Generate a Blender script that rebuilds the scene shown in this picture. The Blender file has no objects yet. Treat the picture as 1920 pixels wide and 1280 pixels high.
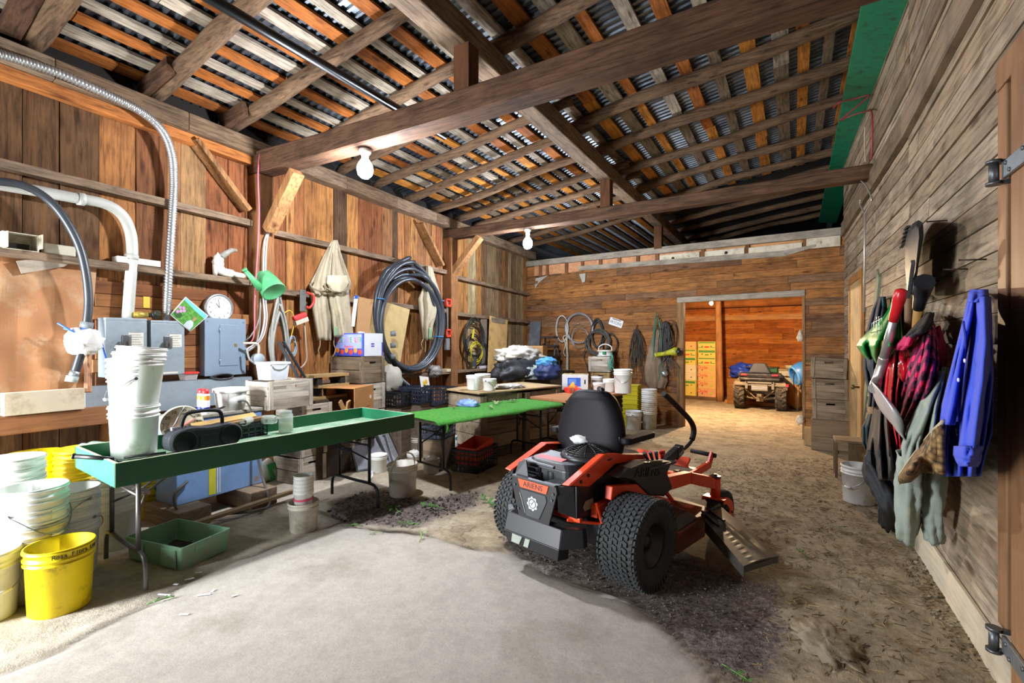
import bpy, bmesh, math, random
from mathutils import Vector, Matrix, noise
PI = math.pi
random.seed(7)
SC = bpy.context.scene
COL = SC.collection

# ---------------------------------------------------------------- camera
TH = math.radians(31.06); C_, S_ = math.cos(TH), math.sin(TH)
FO, CX, CY, EYE = 880.0, 960.0, 642.0, 1.5
cam_d = bpy.data.cameras.new('camera'); cam = bpy.data.objects.new('camera', cam_d); COL.objects.link(cam)
cam.location = (0, 0, EYE); cam.rotation_euler = (PI/2, 0, TH)
cam_d.sensor_width = 36; cam_d.lens = FO/1920*36; cam_d.shift_y = (CY-640)/1920; cam_d.clip_start = .05
SC.camera = cam

# ---------------------------------------------------------------- light
W = bpy.data.worlds.new('sky'); SC.world = W; W.use_nodes = True
bg = W.node_tree.nodes['Background']; bg.inputs[0].default_value = (.80, .88, 1, 1); bg.inputs[1].default_value = 1.1
SC.view_settings.view_transform = 'Standard'; SC.view_settings.look = 'None'
SC.view_settings.exposure = 0.12; SC.view_settings.gamma = 1; SC.view_settings.use_curve_mapping = False
def area(name, loc, target, size, size_y, power, col):
    d = bpy.data.lights.new(name, 'AREA'); d.shape = 'RECTANGLE'; d.size = size; d.size_y = size_y; d.energy = power; d.color = col
    o = bpy.data.objects.new(name, d); COL.objects.link(o); o.location = loc
    o.rotation_euler = (Vector(target)-Vector(loc)).to_track_quat('-Z', 'Y').to_euler(); return o
def lamp(name, loc, power, col, r=.06):
    d = bpy.data.lights.new(name, 'POINT'); d.energy = power; d.color = col; d.shadow_soft_size = r
    o = bpy.data.objects.new(name, d); COL.objects.link(o); o.location = loc; return o
day = area('daylight_doorway', (-4.55, -1.75, 1.35), (-3.85, 2.5, .55), 1.0, 2.5, 370, (.92, .96, 1)); day.data.spread = math.radians(125)

# ---------------------------------------------------------------- picture-to-place geometry
SL = .013                                          # the floor falls gently towards the back
def ray(u, v):
    xr = (u-CX)/FO; return Vector((xr*C_-S_, xr*S_+C_, -(v-CY)/FO))
def pl(u, v, n, k):
    n = Vector(n); d = ray(u, v); e = Vector((0, 0, EYE)); return e+d*((k-n.dot(e))/n.dot(d))
def fz(y): return -SL*y
def fl(u, v, h=0): return pl(u, v, (0, SL, 1), h)
def hz(u, v, h): return pl(u, v, (0, 0, 1), h)
def wl(u, v, off=0): return pl(u, v, (1, .045, 0), -5.05+off)
def wb(u, v, off=0): return pl(u, v, (.1, 1, 0), 9.27-off)
def wr(u, v, off=0):
    p = pl(u, v, (1, 0, 0), .81-off)
    return p if p.y <= 5 else pl(u, v, (1, .0294, 0), .957-off)
def atz(u, v, z): return Vector((0, 0, EYE))+ray(u, v)*z
def xl(y): return -5.05-.045*y
def xrw(y): return .81 if y <= 5 else .957-.0294*y
RZL, RZB, RZR = PI/2+.045, -.0997, -PI/2           # rotations that turn local -y out of the walls
def zrect(fn, u0, v0, u1, v1, off=0):              # middle of the lower edge, width, height on a wall
    vm = (v0+v1)/2; a, b = fn(u0, vm, off), fn(u1, vm, off); um = (u0+u1)/2
    lo, hi = fn(um, v1, off), fn(um, v0, off)
    return lo, (Vector((a.x-b.x, a.y-b.y, 0))).length, hi.z-lo.z

# ---------------------------------------------------------------- materials
def lin(h):
    if not isinstance(h, str): return tuple(h)+((1,) if len(h) == 3 else ())
    v = [int(h[i:i+2], 16)/255 for i in (0, 2, 4)]
    return tuple(c/12.92 if c <= .04045 else ((c+.055)/1.055)**2.4 for c in v)+(1,)
MATS = {}
class NT:
    def __init__(s, name):
        s.m = bpy.data.materials.new(name); s.m.use_nodes = True; s.t = s.m.node_tree; s.b = s.t.nodes['Principled BSDF']
    def n(s, typ, **kw):
        nd = s.t.nodes.new(typ)
        for k, v in kw.items():
            if k.startswith('_'): setattr(nd, k[1:], v)
            else: nd.inputs[k.replace('__', ' ')].default_value = v
        return nd
    def l(s, a, b): s.t.links.new(a, b)
    def noise(s, vec, scale, detail=4, rough=.6):
        q = s.n('ShaderNodeTexNoise', Scale=scale, Detail=detail, Roughness=rough)
        if vec is not None: s.l(vec, q.inputs['Vector'])
        return q.outputs['Fac']
    def ramp(s, fac, stops, interp='LINEAR'):
        r = s.n('ShaderNodeValToRGB'); e = r.color_ramp; e.interpolation = interp
        while len(e.elements) < len(stops): e.elements.new(1)
        for el, (p, c) in zip(e.elements, stops): el.position = p; el.color = lin(c)
        if fac is not None: s.l(fac, r.inputs[0])
        return r.outputs[0]
    def mix(s, fac, a, b, mode='MIX'):
        q = s.n('ShaderNodeMix', _data_type='RGBA', _blend_type=mode)
        for sock, val in ((q.inputs[0], fac), (q.inputs[6], a), (q.inputs[7], b)):
            if hasattr(val, 'links') or hasattr(val, 'is_linked'): s.l(val, sock)
            elif val is not None: sock.default_value = val if not isinstance(val, str) else lin(val)
        return q.outputs[2]
    def math(s, op, a, b=None):
        q = s.n('ShaderNodeMath', _operation=op)
        for i, v in enumerate((a, b)):
            if v is None: continue
            if hasattr(v, 'is_linked'): s.l(v, q.inputs[i])
            else: q.inputs[i].default_value = v
        return q.outputs[0]
    def bump(s, h, strength, dist=.01):
        q = s.n('ShaderNodeBump', Strength=strength, Distance=dist); s.l(h, q.inputs['Height']); s.l(q.outputs[0], s.b.inputs['Normal'])
    def obj(s): return s.n('ShaderNodeTexCoord').outputs['Object']
def P(name, col, rough=.6, metal=0, var=.12, ns=9, bump=0, bs=60, dirt=None, spec=.5, trans=0, emit=0, alpha=1, coat=0):
    """plain paint, plastic, cloth or metal with a little uneven wear"""
    if name in MATS: return MATS[name]
    s = NT(name); b = s.b; c = lin(col); v = s.obj()
    f = s.noise(v, ns, 5)
    lo = tuple(x*(1-var) for x in c[:3])+(1,); hi = tuple(min(1, x*(1+var)) for x in c[:3])+(1,)
    out = s.ramp(f, [(.3, lo[:3]), (.7, hi[:3])])
    if dirt:
        dc, amt, sc = dirt; g = s.noise(v, sc, 7, .7)
        k = s.ramp(g, [(.62-amt*.3, (0, 0, 0)), (.78-amt*.2, (1, 1, 1))]); out = s.mix(k, out, dc)
    s.l(out, b.inputs['Base Color'])
    b.inputs['Roughness'].default_value = rough; b.inputs['Metallic'].default_value = metal
    b.inputs['Specular IOR Level'].default_value = spec; b.inputs['Coat Weight'].default_value = coat
    if trans: b.inputs['Transmission Weight'].default_value = trans; b.inputs['IOR'].default_value = 1.3
    if emit: b.inputs['Emission Color'].default_value = c; b.inputs['Emission Strength'].default_value = emit
    if alpha < 1: b.inputs['Alpha'].default_value = alpha
    if bump: s.bump(s.noise(v, bs, 4), bump)
    MATS[name] = s.m; return s.m
def WD(name, cols, axis='z', gs=1.0, rough=.8, bump=.35, stain=None, dark=.45, knots=0):
    """sawn wood: a tone for every board, grain along one axis, knots and weather stains"""
    if name in MATS: return MATS[name]
    s = NT(name); v = s.obj(); g = s.n('ShaderNodeNewGeometry').outputs['Random Per Island']
    off = s.n('ShaderNodeVectorMath', _operation='SCALE'); off.inputs[0].default_value = (13, 29, 7); s.l(g, off.inputs['Scale'])
    ad = s.n('ShaderNodeVectorMath', _operation='ADD'); s.l(v, ad.inputs[0]); s.l(off.outputs[0], ad.inputs[1])
    mp = s.n('ShaderNodeMapping'); s.l(ad.outputs[0], mp.inputs[0])
    mp.inputs['Scale'].default_value = {'x': (1.3*gs, 16*gs, 16*gs), 'y': (16*gs, 1.3*gs, 16*gs), 'z': (16*gs, 16*gs, 1.3*gs)}[axis]
    n1 = s.n('ShaderNodeTexNoise', Scale=1.6, Detail=7, Roughness=.62, Distortion=.8); s.l(mp.outputs[0], n1.inputs['Vector'])
    n2 = s.noise(ad.outputs[0], 2.3*gs, 4)
    k = len(cols)
    base = s.ramp(g, [((i+.0)/k, c) for i, c in enumerate(cols)], 'CONSTANT')
    gr = s.ramp(n1.outputs['Fac'], [(.28, (dark,)*3), (.52, (1, 1, 1)), (.75, (1.25, 1.2, 1.15))])
    out = s.mix(.9, base, gr, 'MULTIPLY')
    st = s.ramp(n2, [(.35, (1.15, 1.12, 1.08)), (.5, (1, 1, 1)), (.72, (.45, .42, .40))])
    out = s.mix(.75, out, st, 'MULTIPLY')
    if knots:
        mk = s.n('ShaderNodeMapping'); s.l(ad.outputs[0], mk.inputs[0]); mk.inputs['Scale'].default_value = {'x': (2.2, 7, 7), 'y': (7, 2.2, 7), 'z': (7, 7, 2.2)}[axis]
        vk = s.n('ShaderNodeTexVoronoi', Scale=knots); s.l(mk.outputs[0], vk.inputs['Vector']); out = s.mix(.85, out, s.ramp(vk.outputs['Distance'], [(.03, (.22, .16, .12)), (.13, (.6, .5, .42)), (.2, (1, 1, 1))]), 'MULTIPLY')
        n5 = s.n('ShaderNodeTexNoise', Scale=3.2, Detail=5, Roughness=.7); s.l(mp.outputs[0], n5.inputs['Vector']); out = s.mix(.8, out, s.ramp(n5.outputs['Fac'], [(.36, (.5, .45, .42)), (.5, (1, 1, 1)), (.66, (1.18, 1.16, 1.12))]), 'MULTIPLY')
    if stain:
        n3 = s.noise(ad.outputs[0], 1.1*gs, 6, .7); kk = s.ramp(n3, [(.5, (0, 0, 0)), (.66, (1, 1, 1))]); out = s.mix(kk, out, stain)
    s.l(out, s.b.inputs['Base Color']); s.b.inputs['Roughness'].default_value = rough; s.b.inputs['Specular IOR Level'].default_value = .25
    if bump: s.bump(n1.outputs['Fac'], bump, .006)
    MATS[name] = s.m; return s.m

# ---------------------------------------------------------------- mesh building
class MB:
    def __init__(s): s.v, s.f, s.sm = [], [], []
    def add(s, vs, fs, smooth=False):
        o = len(s.v); s.v.extend(Vector(p) for p in vs); s.f.extend(tuple(i+o for i in f) for f in fs); s.sm.extend([smooth]*len(fs)); return s
    def box(s, x0, x1, y0, y1, z0, z1, M=None):
        p = [Vector((x, y, z)) for z in (z0, z1) for x, y in ((x0, y0), (x1, y0), (x1, y1), (x0, y1))]
        if M: p = [M @ q for q in p]
        return s.add(p, [(3, 2, 1, 0), (4, 5, 6, 7), (0, 1, 5, 4), (1, 2, 6, 5), (2, 3, 7, 6), (3, 0, 4, 7)])
    def hexa(s, p): return s.add(p, [(3, 2, 1, 0), (4, 5, 6, 7), (0, 1, 5, 4), (1, 2, 6, 5), (2, 3, 7, 6), (3, 0, 4, 7)])
    def bar(s, a, b, w, h, up=(0, 0, 1), ext=0):
        """squared timber from a to b, w wide and h deep"""
        a, b = Vector(a), Vector(b); d = (b-a).normalized(); a = a-d*ext; b = b+d*ext
        x = d.cross(Vector(up)); x = x.normalized() if x.length > 1e-4 else Vector((1, 0, 0)); z = x.cross(d)
        q = [(-w/2, -h/2), (w/2, -h/2), (w/2, h/2), (-w/2, h/2)]
        return s.hexa([a+x*i+z*j for i, j in q]+[b+x*i+z*j for i, j in q])
    def tube(s, pts, r, n=8, closed=False, cap=True, smooth=True):
        pts = [Vector(p) for p in pts]; m = len(pts); rs = r if isinstance(r, (list, tuple)) else [r]*m
        vs, fs, X = [], [], None
        for i, p in enumerate(pts):
            if closed: t = pts[(i+1) % m]-pts[i-1]
            else: t = pts[min(i+1, m-1)]-pts[max(i-1, 0)]
            t = t.normalized() if t.length > 1e-9 else Vector((0, 0, 1))
            if X is None:
                a = Vector((0, 0, 1)) if abs(t.z) < .9 else Vector((1, 0, 0)); X = (a-t*a.dot(t)).normalized()
            else:
                X = X-t*X.dot(t); X = X.normalized() if X.length > 1e-6 else t.orthogonal().normalized()
            Y = t.cross(X)
            vs += [p+(X*math.cos(2*PI*k/n)+Y*math.sin(2*PI*k/n))*rs[i] for k in range(n)]
        for i in range(m if closed else m-1):
            j = (i+1) % m
            fs += [(i*n+k, i*n+(k+1) % n, j*n+(k+1) % n, j*n+k) for k in range(n)]
        s.add(vs, fs, smooth)
        if cap and not closed:
            o = len(s.v)-m*n; s.f += [tuple(o+k for k in range(n-1, -1, -1)), tuple(o+(m-1)*n+k for k in range(n))]; s.sm += [False, False]
        return s
    def lathe(s, prof, n=24, M=None, smooth=True, arc=None):
        """prof: (radius, height) pairs turned about z"""
        vs, fs = [], []; m = len(prof); nn = n if arc is None else n+1; A = 2*PI if arc is None else arc
        for r, z in prof: vs += [Vector((r*math.cos(A*k/n), r*math.sin(A*k/n), z)) for k in range(nn)]
        for i in range(m-1):
            fs += [(i*nn+k, i*nn+(k+1) % nn, (i+1)*nn+(k+1) % nn, (i+1)*nn+k) for k in range(n)]
        if M: vs = [M @ q for q in vs]
        return s.add(vs, fs, smooth)
    def prism(s, poly, t0, t1, fr=None):
        """outline poly [(a,b)] pushed from t0 to t1; fr(a,b,t) -> point"""
        fr = fr or (lambda a, b, t: (a, t, b)); n = len(poly)
        vs = [fr(a, b, t0) for a, b in poly]+[fr(a, b, t1) for a, b in poly]
        return s.add(vs, [tuple(range(n)), tuple(range(2*n-1, n-1, -1))]+[((i+1) % n, i, n+i, n+(i+1) % n) for i in range(n)])
    def grid(s, fn, nu, nv, smooth=True, wrap=False):
        vs = [fn(i/nu, j/nv) for j in range(nv+1) for i in range(nu+1 if not wrap else nu)]; w = nu if wrap else nu+1
        fs = [(j*w+i, j*w+(i+1) % w, (j+1)*w+(i+1) % w, (j+1)*w+i) for j in range(nv) for i in range(nu)]
        return s.add(vs, fs, smooth)
    def ball(s, c, r, n=12, m=8):
        c = Vector(c); r = r if isinstance(r, (tuple, list)) else (r,)*3
        return s.grid(lambda a, b: c+Vector((r[0]*math.sin(PI*b)*math.cos(2*PI*a), r[1]*math.sin(PI*b)*math.sin(2*PI*a), r[2]*math.cos(PI*b))), n, m, True, True)
    def build(s, name, mat, parent=None, bevel=0, loc=None, rz=0, solid=0, sub=0, seg=2, fix=False):
        me = bpy.data.meshes.new(name); me.from_pydata([tuple(p) for p in s.v], [], s.f); me.update()
        me.polygons.foreach_set('use_smooth', s.sm)
        mats = mat if isinstance(mat, (list, tuple)) else [mat]
        for q in mats: me.materials.append(q)
        if fix:
            bm = bmesh.new(); bm.from_mesh(me); bmesh.ops.recalc_face_normals(bm, faces=bm.faces); bm.to_mesh(me); bm.free()
        o = bpy.data.objects.new(name, me); COL.objects.link(o); o.parent = parent
        if loc is not None: o.location = loc
        if rz: o.rotation_euler.z = rz
        if solid: q = o.modifiers.new('thick', 'SOLIDIFY'); q.thickness = solid; q.offset = 0
        if sub: q = o.modifiers.new('soft', 'SUBSURF'); q.levels = q.render_levels = sub
        if bevel: q = o.modifiers.new('edge', 'BEVEL'); q.width = bevel; q.segments = seg; q.limit_method = 'ANGLE'; q.angle_limit = .6
        return o
def tag(o, label=None, cat=None, group=None, kind=None):
    for k, v in (('label', label), ('category', cat), ('group', group), ('kind', kind)):
        if v: o[k] = v
    return o
def T(name, label, cat, loc=(0, 0, 0), rz=0, group=None):
    o = bpy.data.objects.new(name, None); COL.objects.link(o); o.location = loc
    if isinstance(rz, (tuple, list)): o.rotation_euler = rz
    else: o.rotation_euler = (0, 0, rz)
    o.empty_display_size = .1
    return tag(o, label, cat, group)
KIDS = {}
def dup(root, loc, rz=None, label=None, group=None):
    """a copy of a thing with copies of its parts and sub-parts"""
    def cp(o, par):
        c = o.copy(); COL.objects.link(c)
        if par: c.parent = par; c.matrix_parent_inverse = o.matrix_parent_inverse.copy()
        for ch in o.children: cp(ch, c)
        return c
    r = cp(root, None); r.location = loc
    if rz is not None: r.rotation_euler = rz if isinstance(rz, (tuple, list)) else (0, 0, rz)
    return tag(r, label, None, group)
def text(name, body, mat, parent, loc, rot, size, depth=.0006, align='CENTER', sx=1):
    cu = bpy.data.curves.new(name, 'FONT'); cu.body = body; cu.size = size; cu.extrude = depth; cu.align_x = align; cu.align_y = 'CENTER'; cu.resolution_u = 2
    t = bpy.data.objects.new(name, cu); COL.objects.link(t)
    me = bpy.data.meshes.new_from_object(t); bpy.data.objects.remove(t)
    me.materials.clear(); me.materials.append(mat)
    o = bpy.data.objects.new(name, me); COL.objects.link(o); o.parent = parent; o.location = loc; o.rotation_euler = rot; o.scale = (sx, 1, 1)
    return o
FRONT = (PI/2, 0, 0)
def rn(a, b): return random.uniform(a, b)
def spline(pts, n=8):
    """smooth path through the points"""
    p = [Vector(q) for q in pts]; p = [p[0]*2-p[1]]+p+[p[-1]*2-p[-2]]; out = []
    for i in range(1, len(p)-2):
        a, b, c, d = p[i-1:i+3]
        for k in range(n):
            t = k/n; out.append(.5*((2*b)+(c-a)*t+(2*a-5*b+4*c-d)*t*t+(3*b-a-3*c+d)*t**3))
    return out+[p[-2]]
def crooked(a, b, r0, r1, n=10, wob=.02, seed=0):
    a, b = Vector(a), Vector(b); out, rs = [], []
    for i in range(n+1):
        t = i/n; q = a.lerp(b, t); w = noise.noise_vector(Vector((t*3+seed*7.1, seed*3.3, 0)))*wob
        if 0 < i < n: q = q+w
        out.append(q); rs.append((r0+(r1-r0)*t)*(1+.09*noise.noise(Vector((t*9, seed*2.7, 4)))))
    return out, rs
# ================================================================ setting
ORG = ['8a4f26', '9c5a2b', '6e3d1f', '7d5334', '5a3a26', '8b5a36', 'a5652f', '6b5340', '94603a', '4d3526']
M_PL = WD('plank_brown', ['a06c3e', 'ad7a48', '744a2c', '946742', '66492f', 'a87245', 'b57e48', '86694c', 'a87243', '5c4531', '98623a', '8a5432', '9c7850'], 'z', 1, .8, .5, dark=.38, knots=1.0)
M_PW = WD('plank_weathered', ['7b664e', '8f7a5c', 'a8946c', '7d6146', '9a6a3e', '6a5642', 'bfae86', '80623f', 'a57544'], 'z', 1, .8, .5, dark=.4, knots=1.0)
M_TIM = WD('old_timber', ['523a2a', '463124', '5a4130'], 'x', 1.2, .75, .8, dark=.3, knots=.8)
M_TIMY = WD('old_timber_y', ['84705c', '76614c', '8f7c66'], 'y', 1.2, .8, .7, dark=.32, knots=.8)
M_TIMZ = WD('old_timber_z', ['8a5f3c', '7a5233', '9a6d44'], 'z', 1)
M_RAW = WD('brace_wood', ['9a7048', '8e6640'], 'z', 1, knots=.8)
M_BARK = WD('pole_bark', ['5f4b3a', '544336', '69533f', '4c3c30'], 'x', 1.1, .9, 1.4, dark=.25, knots=1.6)
M_BAT = WD('batten', ['b3722f', 'a4988a', 'c07a2d', '93887a', 'a8651f', 'b5aa9a', 'b87a3c', '8a7b68'], 'y', 1.2)
M_BATO = WD('batten_orange', ['b5722c', 'a8672a', '9c5c28', 'bd7d34'], 'y', 1.2, dark=.4, knots=1.3)
M_BATG = WD('batten_grey', ['978b7c', '82766a', 'a39888', '7a6b58'], 'y', 1.2, dark=.35, knots=1.3)
M_RB = WD('right_board', ['9f8e78', '92826b', 'a69680', '887762', '9b876e', 'a4927a', '8e7c66'], 'y', .8, dark=.5, knots=.8)
M_BB = WD('back_board', ['8e6034', '805834', '976638', '745238', '88592f', '7d5d42', '996a3e'], 'x', .9, dark=.5, knots=1.0)
M_BO = WD('room_board', ['c06e2c', 'b46427', 'c97a34', 'ab5d24', 'bd7030'], 'x', .9, dark=.6, knots=1.2)
M_GRY = WD('grey_board', ['9c9384', '8d8375', 'a59d8f'], 'x', 1)
M_DRK = P('dark_gap', '1c1612', .9)
M_FOAM = P('foam_board', 'cfc7b0', .8, var=.1, dirt=('9a8f78', .5, 6))
M_GREENP = P('green_beam_paint', '0f7a55', .55, var=.15, dirt=('24382c', .45, 9), bump=.1)

def wallbox(m, y0, y1, a, b, z0, z1, jit=0):        # a board on the wall beside the tables, a..b out from it
    m.hexa([(xl(y0)+b, y0, z0), (xl(y1)+b, y1, z0), (xl(y1)+a, y1, z0), (xl(y0)+a, y0, z0),
            (xl(y0)+b, y0, z1), (xl(y1)+b, y1, z1), (xl(y1)+a, y1, z1), (xl(y0)+a, y0, z1)])
R1 = random.Random(3)
def planks(y0, y1, lo, hi, wmin, wmax):
    m = MB(); y = y0
    while y < y1:
        w = R1.uniform(wmin, wmax); j = R1.uniform(-.012, .006); g = R1.choice([.003, .004, .008, .012])
        wallbox(m, y, min(y+w-g, y1), -.025+j, j, lo+R1.uniform(-.02, .02), hi)
        y += w
    return m
wall = planks(-1.6, 6.62, -.2, 3.72, .11, .27)
wallL = wall.build('wall_left', M_PL); tag(wallL, kind='structure')
planks(6.62, 9.95, -.25, 3.72, .09, .2).build('weathered_boards', M_PW, wallL)
m = MB(); wallbox(m, -1.6, 16.6, -.09, -.05, -.4, 4.2); m.build('sheathing', M_DRK, wallL)
# low boarding behind the meter boxes
m = MB(); a, b = wl(172, 600).y, wl(474, 600).y
for i in range(9):
    z = 1.02+i*.113; wallbox(m, a+(.02 if i % 2 else 0), b-(.3 if i > 6 else 0), .003, .024, z, z+.108)
o = m.build('mounting_board', WD('mount_wood', ['8c5a36', '9d6a40', '7d4f30', '6f4a30', 'a8774c'], 'y'), bevel=.002); tag(o, 'horizontal brown boarding that carries the grey electrical boxes', 'board')

def girt(name, y0, y1, z0, z1, depth, label, h=.07, mat=M_TIMY):
    m = MB(); n = 8
    for i in range(n):
        ya, yb = y0+(y1-y0)*i/n, y0+(y1-y0)*(i+1)/n; za, zb = z0+(z1-z0)*i/n, z0+(z1-z0)*(i+1)/n
        if i == 0: m.v += [Vector((xl(ya)+.005, ya, za-h)), Vector((xl(ya)+depth, ya, za-h)), Vector((xl(ya)+depth, ya, za)), Vector((xl(ya)+.005, ya, za))]
        m.v += [Vector((xl(yb)+.005, yb, zb-h)), Vector((xl(yb)+depth, yb, zb-h)), Vector((xl(yb)+depth, yb, zb)), Vector((xl(yb)+.005, yb, zb))]
        k = 4*i; m.f += [(k+j, k+(j+1) % 4, k+4+(j+1) % 4, k+4+j) for j in range(4)]; m.sm += [False]*4
    m.f += [(0, 3, 2, 1), (4*n, 4*n+1, 4*n+2, 4*n+3)]; m.sm += [False]*2
    return tag(m.build(name, mat, bevel=.006, fix=True), label, 'wall rail', 'horizontal rails of the plank wall')
Y1, Y2 = 3.04, 6.60
girt('wall_girt', -1.5, Y1-.09, 2.88, 2.845, .09, 'upper horizontal rail above the bone on the plank wall')
girt('wall_girt', Y1+.09, Y2-.1, 2.80, 2.775, .09, 'upper rail between the two posts, carrying the hung beige overalls')
girt('wall_girt', Y2+.1, 9.8, 2.73, 2.68, .09, 'upper rail in the weathered bay next to the back wall')
girt('wall_girt', -1.5, Y1-.09, 2.22, 2.18, .13, 'narrow shelf rail with cartons and bone above the electrical boxes', .06)
girt('wall_girt', Y1+.09, Y2-.1, 2.13, 2.09, .09, 'middle rail behind the watering can and the black hose coil')
girt('wall_girt', Y2+.1, 9.8, 2.06, 2.02, .09, 'middle rail above the yellow extension cords')
girt('wall_girt', -1.5, 1.9, .99, .97, .34, 'thick plank shelf under the big cardboard sheet', .13, WD('shelf_plank', ['8d6040', '7b5236'], 'y'))
girt('wall_girt', Y1+.09, Y2-.1, 1.02, 1.0, .16, 'low ledge behind the stacked apple crates', .05)
girt('wall_girt', Y2+.1, 9.8, 1.0, .97, .16, 'low ledge below the tall cardboard piece', .05)
# plate along the top of the wall
m = MB(); n = 12
for i in range(n):
    ya, yb = -1.6+11.6*i/n, -1.6+11.6*(i+1)/n
    f = lambda y: 3.56-.006*y
    m.hexa([(xl(ya)+.16, ya, f(ya)), (xl(yb)+.16, yb, f(yb)), (xl(yb)-.03, yb, f(yb)), (xl(ya)-.03, ya, f(ya)),
            (xl(ya)+.16, ya, f(ya)+.17), (xl(yb)+.16, yb, f(yb)+.17), (xl(yb)-.03, yb, f(yb)+.17), (xl(ya)-.03, ya, f(ya)+.17)])
tag(m.build('wall_plate', M_TIMY, bevel=.01), 'long weathered timber plate along the top of the plank wall', 'timber plate')

m = MB()
m.hexa([(xl(-1.6)+.10, -1.6, 3.47), (xl(2.94)+.10, 2.94, 3.445), (xl(2.94)+.005, 2.94, 3.445), (xl(-1.6)+.005, -1.6, 3.47), (xl(-1.6)+.10, -1.6, 3.565), (xl(2.94)+.10, 2.94, 3.54), (xl(2.94)+.005, 2.94, 3.54), (xl(-1.6)+.005, -1.6, 3.565)])
tag(m.build('plate_board', WD('plate_orange', ['b5713a', 'a86833'], 'y', 1, knots=1.0), bevel=.004), 'orange-brown board nailed under the wall plate above the switch boxes', 'board')
m = MB(); m.tube([(-3.02, -1.5, 3.575), (-3.02, 3.7, 3.575)], .036, 14); tag(m.build('black_rail', P('rail_black', '24272a', .3, .6)), 'long black metal pipe lying lengthwise on the nearer cross timber under the roof', 'pipe')
def post(y, label, w=.19):
    m = MB(); x = xl(y); m.box(x-.01, x+w, y-w/2, y+w/2, fz(y)-.03, 3.35)
    return tag(m.build('wall_post', M_TIMZ, bevel=.012), label, 'post')
post(Y1, 'thick square timber post beside the green watering can')
post(Y2, 'square timber post carrying the red clamp')
def tie(y, prof, w, label, xr):
    m = MB(); xs = [xl(y)+.0, -4.2, -3, -2.2, -1.2, -.3, xr]
    for i in range(6):
        a, b = prof[i], prof[i+1]
        m.hexa([(xs[i], y-w/2, a[0]), (xs[i+1], y-w/2, b[0]), (xs[i+1], y+w/2, b[0]), (xs[i], y+w/2, a[0]),
                (xs[i], y-w/2, a[1]), (xs[i+1], y-w/2, b[1]), (xs[i+1], y+w/2, b[1]), (xs[i], y+w/2, a[1])])
    bm = MB(); bm.v, bm.f, bm.sm = m.v, m.f, m.sm
    o = bm.build('tie_timber', M_TIM)
    b_ = bmesh.new(); b_.from_mesh(o.data); bmesh.ops.remove_doubles(b_, verts=b_.verts, dist=1e-4)
    dead = [f for f in b_.faces if abs(f.normal.x) > .9 and -5 < f.calc_center_median().x < xr-.1]
    bmesh.ops.delete(b_, geom=dead, context='FACES_ONLY'); b_.to_mesh(o.data); b_.free()
    q = o.modifiers.new('edge', 'BEVEL'); q.width = .012; q.limit_method = 'ANGLE'; q.angle_limit = .6
    return tag(o, label, 'timber', 'cross timbers of the roof')
tie(Y1, [(3.36, 3.60), (3.33, 3.55), (3.30, 3.51), (3.285, 3.49), (3.29, 3.49), (3.30, 3.5), (3.31, 3.51)], .2, 'nearer heavy brown cross timber with the bright bulb hung under it', .81)
tie(Y2, [(3.33, 3.50), (3.33, 3.49), (3.32, 3.48), (3.31, 3.47), (3.31, 3.47), (3.32, 3.48), (3.33, 3.49)], .17, 'farther grey-brown cross timber ending above the hung green bag', .745)
for x, y, z0, z1, lab in ((-2.26, Y1, 3.49, 3.86, 'short dark king post standing on the nearer cross timber'), (-2.36, Y2, 3.47, 3.86, 'short king post standing on the farther cross timber'), (-2.32, 9.5, 3.36, 3.80, 'short king post standing on the back wall plate')):
    m = MB(); m.box(x-.075, x+.075, y-.07, y+.07, z0-.004, z1+.004); tag(m.build('king_post', WD('king_wood', ['5a3a24', '4d3220'], 'z', 1), bevel=.006), lab, 'post')
m = MB(); m.bar((-2.26, -1.6, 3.97), (-2.37, 6.6, 3.97), .2, .21); tag(m.build('roof_purlin', M_TIMY, bevel=.012), 'heavy lengthwise roof timber carried by the short king posts', 'timber')
m = MB(); m.bar((-2.37, 6.6, 3.97), (-2.33, 13.4, 3.91), .19, .2); tag(m.build('roof_purlin', M_TIMY, bevel=.012), 'continuation of the lengthwise roof timber over the back wall', 'timber')
def brace(a, b, label, w=.1, h=.13, up=(0, 0, 1)):
    m = MB(); m.bar(a, b, w, h, up, .0); tag(m.build('knee_brace', M_RAW, bevel=.005), label, 'brace')
brace(wl(362, 262, .07), wl(462, 395, .07), 'diagonal plank brace on the wall before the first post', .05, .17, (1, 0, 0))
brace(pl(505, 432, (0, 1, 0), Y1), pl(557, 322, (0, 1, 0), Y1), 'short diagonal brace from the first post up to its cross timber', .1, .13, (0, 1, 0))
brace(wl(787, 418, .07), wl(826, 498, .07), 'pale diagonal brace in front of the second post, above the hose coil', .05, .17, (1, 0, 0))
brace(pl(846, 516, (0, 1, 0), Y2), pl(900, 444, (0, 1, 0), Y2), 'short diagonal brace from the second post up to its cross timber', .1, .13, (0, 1, 0))

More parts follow.
